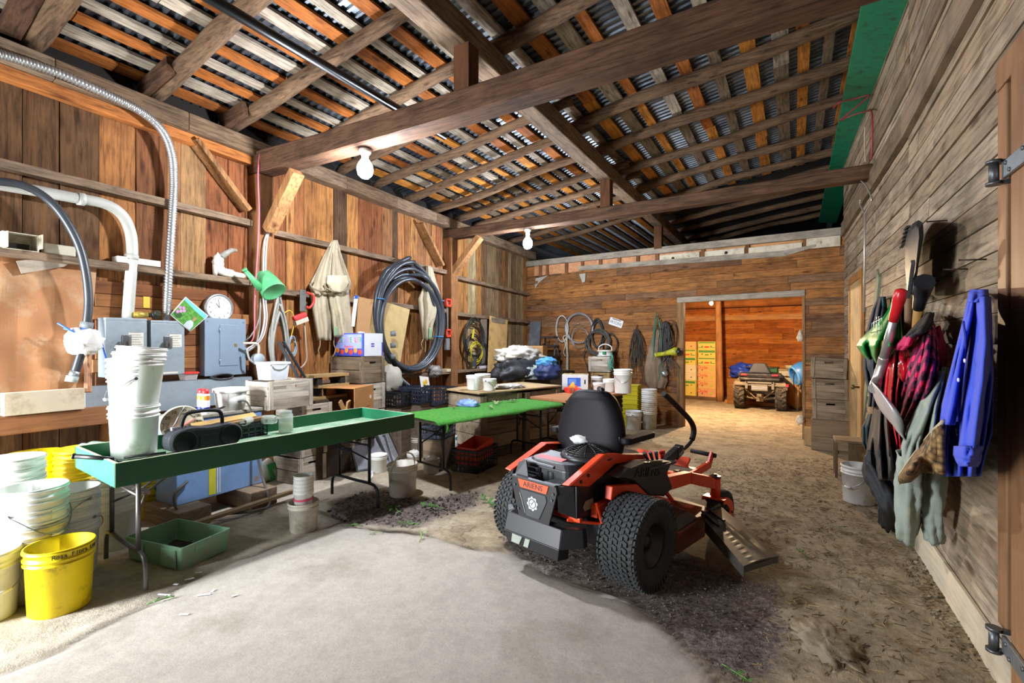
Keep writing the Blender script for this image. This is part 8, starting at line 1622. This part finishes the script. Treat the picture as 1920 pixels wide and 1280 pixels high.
c = atz(1478, 706, 12.6); t = T('liquid_tote', 'white plastic tank on a grey base at the side of the room behind', 'tank', (c.x+.0, c.y+.1, fz(c.y)), RZB)
zt = c.z-fz(c.y); m = MB(); m.box(-.5, .6, 0, .8, 0, zt-.32); m.build('base_cabinet', P('cabinet_grey', '7d8288', .5), t, .01)
m = MB(); m.box(-.48, .58, .01, .79, zt-.32, zt+.16)
for i in range(6): m.box(-.45+i*.17, -.37+i*.17, -.0, .02, zt-.28, zt+.12)
m.build('tank_body', P('tank_white', 'c9c2b0', .5), t, .01); m = MB(); m.box(-.52, .62, -.02, .82, zt+.16, zt+.19); m.build('lid', P('tank_lid', 'b8a070', .7), t)
m = MB(); m.box(-.35, .05, -.35, -.05, zt+.1, zt+.24) ; m.v = [p+Vector((-.3, .25, 0)) for p in m.v]; m.build('green_box', P('box_deepgreen', '1f6a34', .5), t, .01)
c = atz(1489, 682, 12.3); t = T('metal_bowl', 'round pale metal bowl standing on the white tank', 'bowl', (c.x, c.y+.3, fz(c.y)+zt+.19)); m = MB(); m.lathe([(.0, 0), (.16, 0), (.21, .03), (.22, .11), (.20, .12), (0, .10)], 28); m.build('bowl', P('bowl_cream', 'c9b48c', .4, .3), t)
c = atz(1496, 699, 11.6); t = T('drum_mixer', 'blue drum mixer on a thin frame at the edge of the opening', 'mixer', (c.x+.12, c.y, fz(c.y)), RZB)
zz = c.z-fz(c.y); Mq = Matrix.Translation((0, 0, zz)) @ Matrix.Rotation(-PI/2-.35, 4, 'Y') @ Matrix.Rotation(.5, 4, 'X'); m = MB(); m.lathe([(0, -.2), (.24, -.16), (.30, 0), (.24, .22), (.2, .24), (.19, .22), (.27, 0), (0, -.14)], 28, Mq); m.build('drum', P('drum_blue', '3a78b8', .4), t); m = MB(); m.lathe([(.24, .215), (.215, .25), (.19, .22)], 28, Mq); m.build('drum_rim', P('drum_rim', '6aa8d8', .4), t)
m = MB()
for a, b in (((-.12, -.1, 0), (-.1, 0, zz-.1)), ((.3, -.1, 0), (.15, 0, zz-.1)), ((-.1, .3, 0), (-.05, .1, zz-.1)), ((-.12, -.1, .62), (.02, .0, .9))): m.tube([a, b], .02, 8)
m.build('frame', P('frame_tan', '9a7c5c', .6, .3), t)
m = MB(); m.tube(spline([(-.18, -.1, zz+.1), (-.2, -.12, zz-.2), (-.16, -.1, zz-.5)], 6), .012, 6); m.build('power_cord', BK, t)
p = Vector((-.05, 13.4, 0)); heap('burlap_sack', 'round tan sack on the floor beside the drum mixer', 'sack', (p.x+.05, p.y+.5, fz(p.y)+.28), (.22, .2, .3), .15, 2, 5, P('sack_tan', 'a8703a', .9, bump=.3), -.28)
for (u, v, lab, r) in ((1500, 627, 'white cotton tuft caught on the upper opening edge', (.03, .03, .06)), (1497, 633, 'bigger white tuft hanging on the opening edge', (.05, .04, .06)), (1499, 775, 'pale torn plastic at the foot of the opening edge', (.06, .05, .07))):
    c = atz(u, v, 8.35 if v < 700 else 8.6); c = Vector((bp(OX1-.03, c.z).x, bp(OX1-.03, c.z, .02).y, c.z)); heap('white_tuft', lab, 'tuft', c, r, .5, 4, 3, P('tuft', 'c9bba4', .9), -.2, 14, 10)
# ================================================================ litter on the floor and tables
LF = P('leaf_green', '4f7a3a', .7, var=.25, ns=30); LFP = P('leaf_pale', '8a9a6a', .7, var=.2, ns=30); LFD = P('leaf_brown', '6a4a2c', .8, var=.2, ns=30)
R8 = random.Random(11)
def leaf(m, p, a, l, w, up=.3):
    d = Vector((math.cos(a), math.sin(a), 0)); n_ = Vector((-d.y, d.x, 0)); p = Vector(p)
    pts = [p, p+d*l*.35+n_*w+Vector((0, 0, l*up*.5)), p+d*l*.75+n_*w*.7+Vector((0, 0, l*up)), p+d*l+Vector((0, 0, l*up*.6)), p+d*l*.75-n_*w*.7+Vector((0, 0, l*up)), p+d*l*.35-n_*w+Vector((0, 0, l*up*.4))]
    m.add(pts, [(0, 1, 2, 3), (0, 3, 4, 5)])
def sprig(label, loc, n, size, mat=LF, name='leaf_sprig'):
    m = MB(); a0 = R8.uniform(0, 6)
    m.tube(spline([(-size*math.cos(a0), -size*math.sin(a0), .008), (0, 0, .016), (size*.9*math.cos(a0+.3), size*.9*math.sin(a0+.3), .008)], 4), .0035, 5)
    for i in range(n): t = R8.uniform(-.8, .9); leaf(m, (size*t*math.cos(a0), size*t*math.sin(a0), .012), a0+R8.choice((-1, 1))*R8.uniform(.4, 1.5), R8.uniform(.5, .9)*size*.6, size*.1)
    return tag(m.build(name, mat, None, loc=loc), label, 'leaf sprig')
for u, v, n, s_, mt, lab in ((918, 944, 16, .16, LF, 'clump of wilted green leaves on the floor beside the mower tyre'), (740, 955, 12, .17, LF, 'green stalk with leaves under the turf table edge'), (812, 953, 12, .13, LF, 'cut green leaves on the broken floor between table and mower'), (766, 985, 8, .10, LF, 'small green leafy cutting on the broken floor near the slab'), (664, 988, 4, .08, LF, 'thin green leaf lying at the slab edge below the table'), (706, 1002, 4, .06, LFP, 'pale yellow leaf lying on the front slab edge'), (790, 1010, 6, .09, LFP, 'pale dry leaf lying beside the leafy cutting'), (303, 1130, 4, .07, LF, 'torn green leaf on the slab below the green tote'), (1534, 938, 4, .07, LFD, 'brown curled leaf on the earth near the white bucket'), (1568, 992, 3, .07, LFP, 'pale leaf on the earth before the hung trousers'), (1504, 1040, 5, .06, LF, 'small green leaf on the earth beside the mower chute'), (1378, 1268, 10, .07, LF, 'green weed tuft at the slab crack near the picture edge'), (1565, 1193, 3, .07, LFD, 'rusty curled leaf on the rough earth'), (1213, 828, 6, .10, LF, 'green leaves on the earth beyond the mower armrest'), (1440, 866, 5, .1, LF, 'thin green weed on the earth beyond the lift pedal'), (1300, 878, 0, .02, LF, '')):
    if lab: p = fl(u, v); sprig(lab, (p.x, p.y, fz(p.y)+.006), n, s_, mt)
ztf = fz(3.7)+H2+.008
for u, v, n, s_, mt, lab in ((930, 757, 14, .14, LFP, 'bunch of cut sprigs on the turf table in front of the blue bag'), (922, 765, 10, .12, LFP, 'smaller bunch of cut sprigs near the turf table edge'), (955, 753, 12, .14, LFP, 'cut sprigs scattered on the turf table by the brown board'), (852, 765, 4, .10, LFD, 'dry twig on the turf beside the blue and white bag')):
    p = hz(u, v, ztf); sprig(lab, p, n, s_, mt)
for u, v, lab in ((640, 783, 'wispy white weed stalk lying in the far end of the tray'), (650, 778, 'second wispy stalk in the far corner of the tray')):
    p = hz(u, v, .703); m = MB()
    for i in range(5): m.tube(spline([(0, 0, .004), (R8.uniform(-.05, .05), R8.uniform(-.05, .05), .04), (R8.uniform(-.12, .12), R8.uniform(-.1, .1), R8.uniform(.01, .08))], 5), .003, 4)
    tag(m.build('dry_stalk', P('stalk', '8a8a68', .8), None, loc=p), lab, 'stalk')
SCR = P('paper_scrap_white', 'dcdce2', .6)
for i, (u, v, a, l) in enumerate(((389, 1036, .9, .05), (355, 1088, 1.1, .05), (372, 1076, .7, .04), (308, 1118, .4, .08), (382, 1118, .8, .07), (400, 1110, 2.2, .03), (330, 1098, .5, .03), (345, 1155, .6, .05), (440, 1120, 1.2, .03))):
    p = fl(u, v); m = MB(); m.box(-l/2, l/2, -.006, .006, 0, .003); tag(m.build('paper_sliver', SCR, None, 0, (p.x, p.y, fz(p.y)+.010), a), ['longest white sliver on the slab, below the green tote', 'white sliver by the slab crack near the green tote', 'white sliver beside the crack, a little farther on', 'thin white splinter on the slab closest to the table foot', 'thin white splinter lying farthest out on the slab', 'tiny white scrap next to the outer splinter', 'tiny white scrap on the crack edge', 'faint white splinter at the front of the slab', 'tiny white scrap far out on the slab'][i], 'paper scrap')
def chips(name, poly, n, s0, s1, mat, label, cat):
    """crumbs nobody could count"""
    m = MB(); xs = [p.x for p in poly]; ys_ = [p.y for p in poly]; pp = [(p.x, p.y) for p in poly]; k = 0
    while k < n:
        x, y = R8.uniform(min(xs), max(xs)), R8.uniform(min(ys_), max(ys_))
        if sd(pp, x, y) < 0: continue
        s_ = R8.uniform(s0, s1)*R8.choice((.6, .8, 1)); k += 1; Mx = Matrix.Translation((x, y, fz(y)+s_*.2)) @ Matrix.Rotation(R8.uniform(0, 6), 4, 'Z') @ Matrix.Rotation(R8.uniform(-.5, .5), 4, 'X')
        q = [Vector((sx*s_*R8.uniform(.6, 1.1), sy*s_*R8.uniform(.5, 1), sz*s_*R8.uniform(.3, .6))) for sz in (-1, 1) for sx, sy in ((-1, -1), (1, -1), (1, 1), (-1, 1))]; m.hexa([Mx @ p for p in q])
    o = m.build(name, mat); return tag(o, label, cat, None, 'stuff')
GRV = WD('gravel_mix', ['574f49', '6b6157', '48413d', '786d61', '5f554c'], 'z', 3)
rp_ = [Vector((x, y, 0)) for x, y in ROUGH]; r2_ = [Vector((x, y, 0)) for x, y in R2]
chips('gravel', rp_, 1800, .002, .007, GRV, 'loose gravel and asphalt crumbs on the broken floor around the mower', 'gravel')
chips('rubble', r2_, 500, .004, .014, GRV, 'broken concrete crumbs at the tray table foot', 'rubble')
STW = WD('straw_mix', ['6a5638', '8a744c', '4f4230', 'a08a60', '746448'], 'x', 3)
fr_ = [fl(u, v) for u, v in ((1300, 860), (1560, 860), (1700, 1000), (1860, 1230), (1870, 1290), (1400, 1290), (1470, 1100), (1330, 1000))]
m = MB(); k = 0; pp = [(p.x, p.y) for p in fr_]
while k < 2200:
    x, y = R8.uniform(-1.5, .8), R8.uniform(1.4, 8)
    if sd(pp, x, y) < 0: continue
    k += 1; l = R8.uniform(.006, .03); a = R8.uniform(0, 6); Mx = Matrix.Translation((x, y, fz(y)+.006)) @ Matrix.Rotation(a, 4, 'Z') @ Matrix.Rotation(R8.uniform(-.2, .2), 4, 'Y'); m.box(-l, l, -.0015, .0015, -.001, .002, Mx)
tag(m.build('straw_litter', STW), 'scattered straw and chaff on the earth floor before the coats', 'straw', None, 'stuff')
cr_ = [fl(u, v) for u, v in ((1690, 1060), (1730, 1040), (1850, 1240), (1800, 1240))]
chips('wall_debris', cr_, 260, .003, .011, WD('debris_mix', ['6a5a42', '7d6a4c', '9c907e', '52422e'], 'x', 2), 'chips and dirt gathered along the foot of the coats wall', 'debris')
p = fl(1548, 1205); heap('muddy_sheet', 'flattened muddy sheet trodden into the earth in front of the coats', 'sheet', (p.x, p.y, fz(p.y)+.006), (.12, .20, .022), .5, 5, 3, P('mud_sheet', '7d705a', .8, bump=.4, dirt=('5e513e', .4, 14)), -.004, 40, 20, rz=.3)
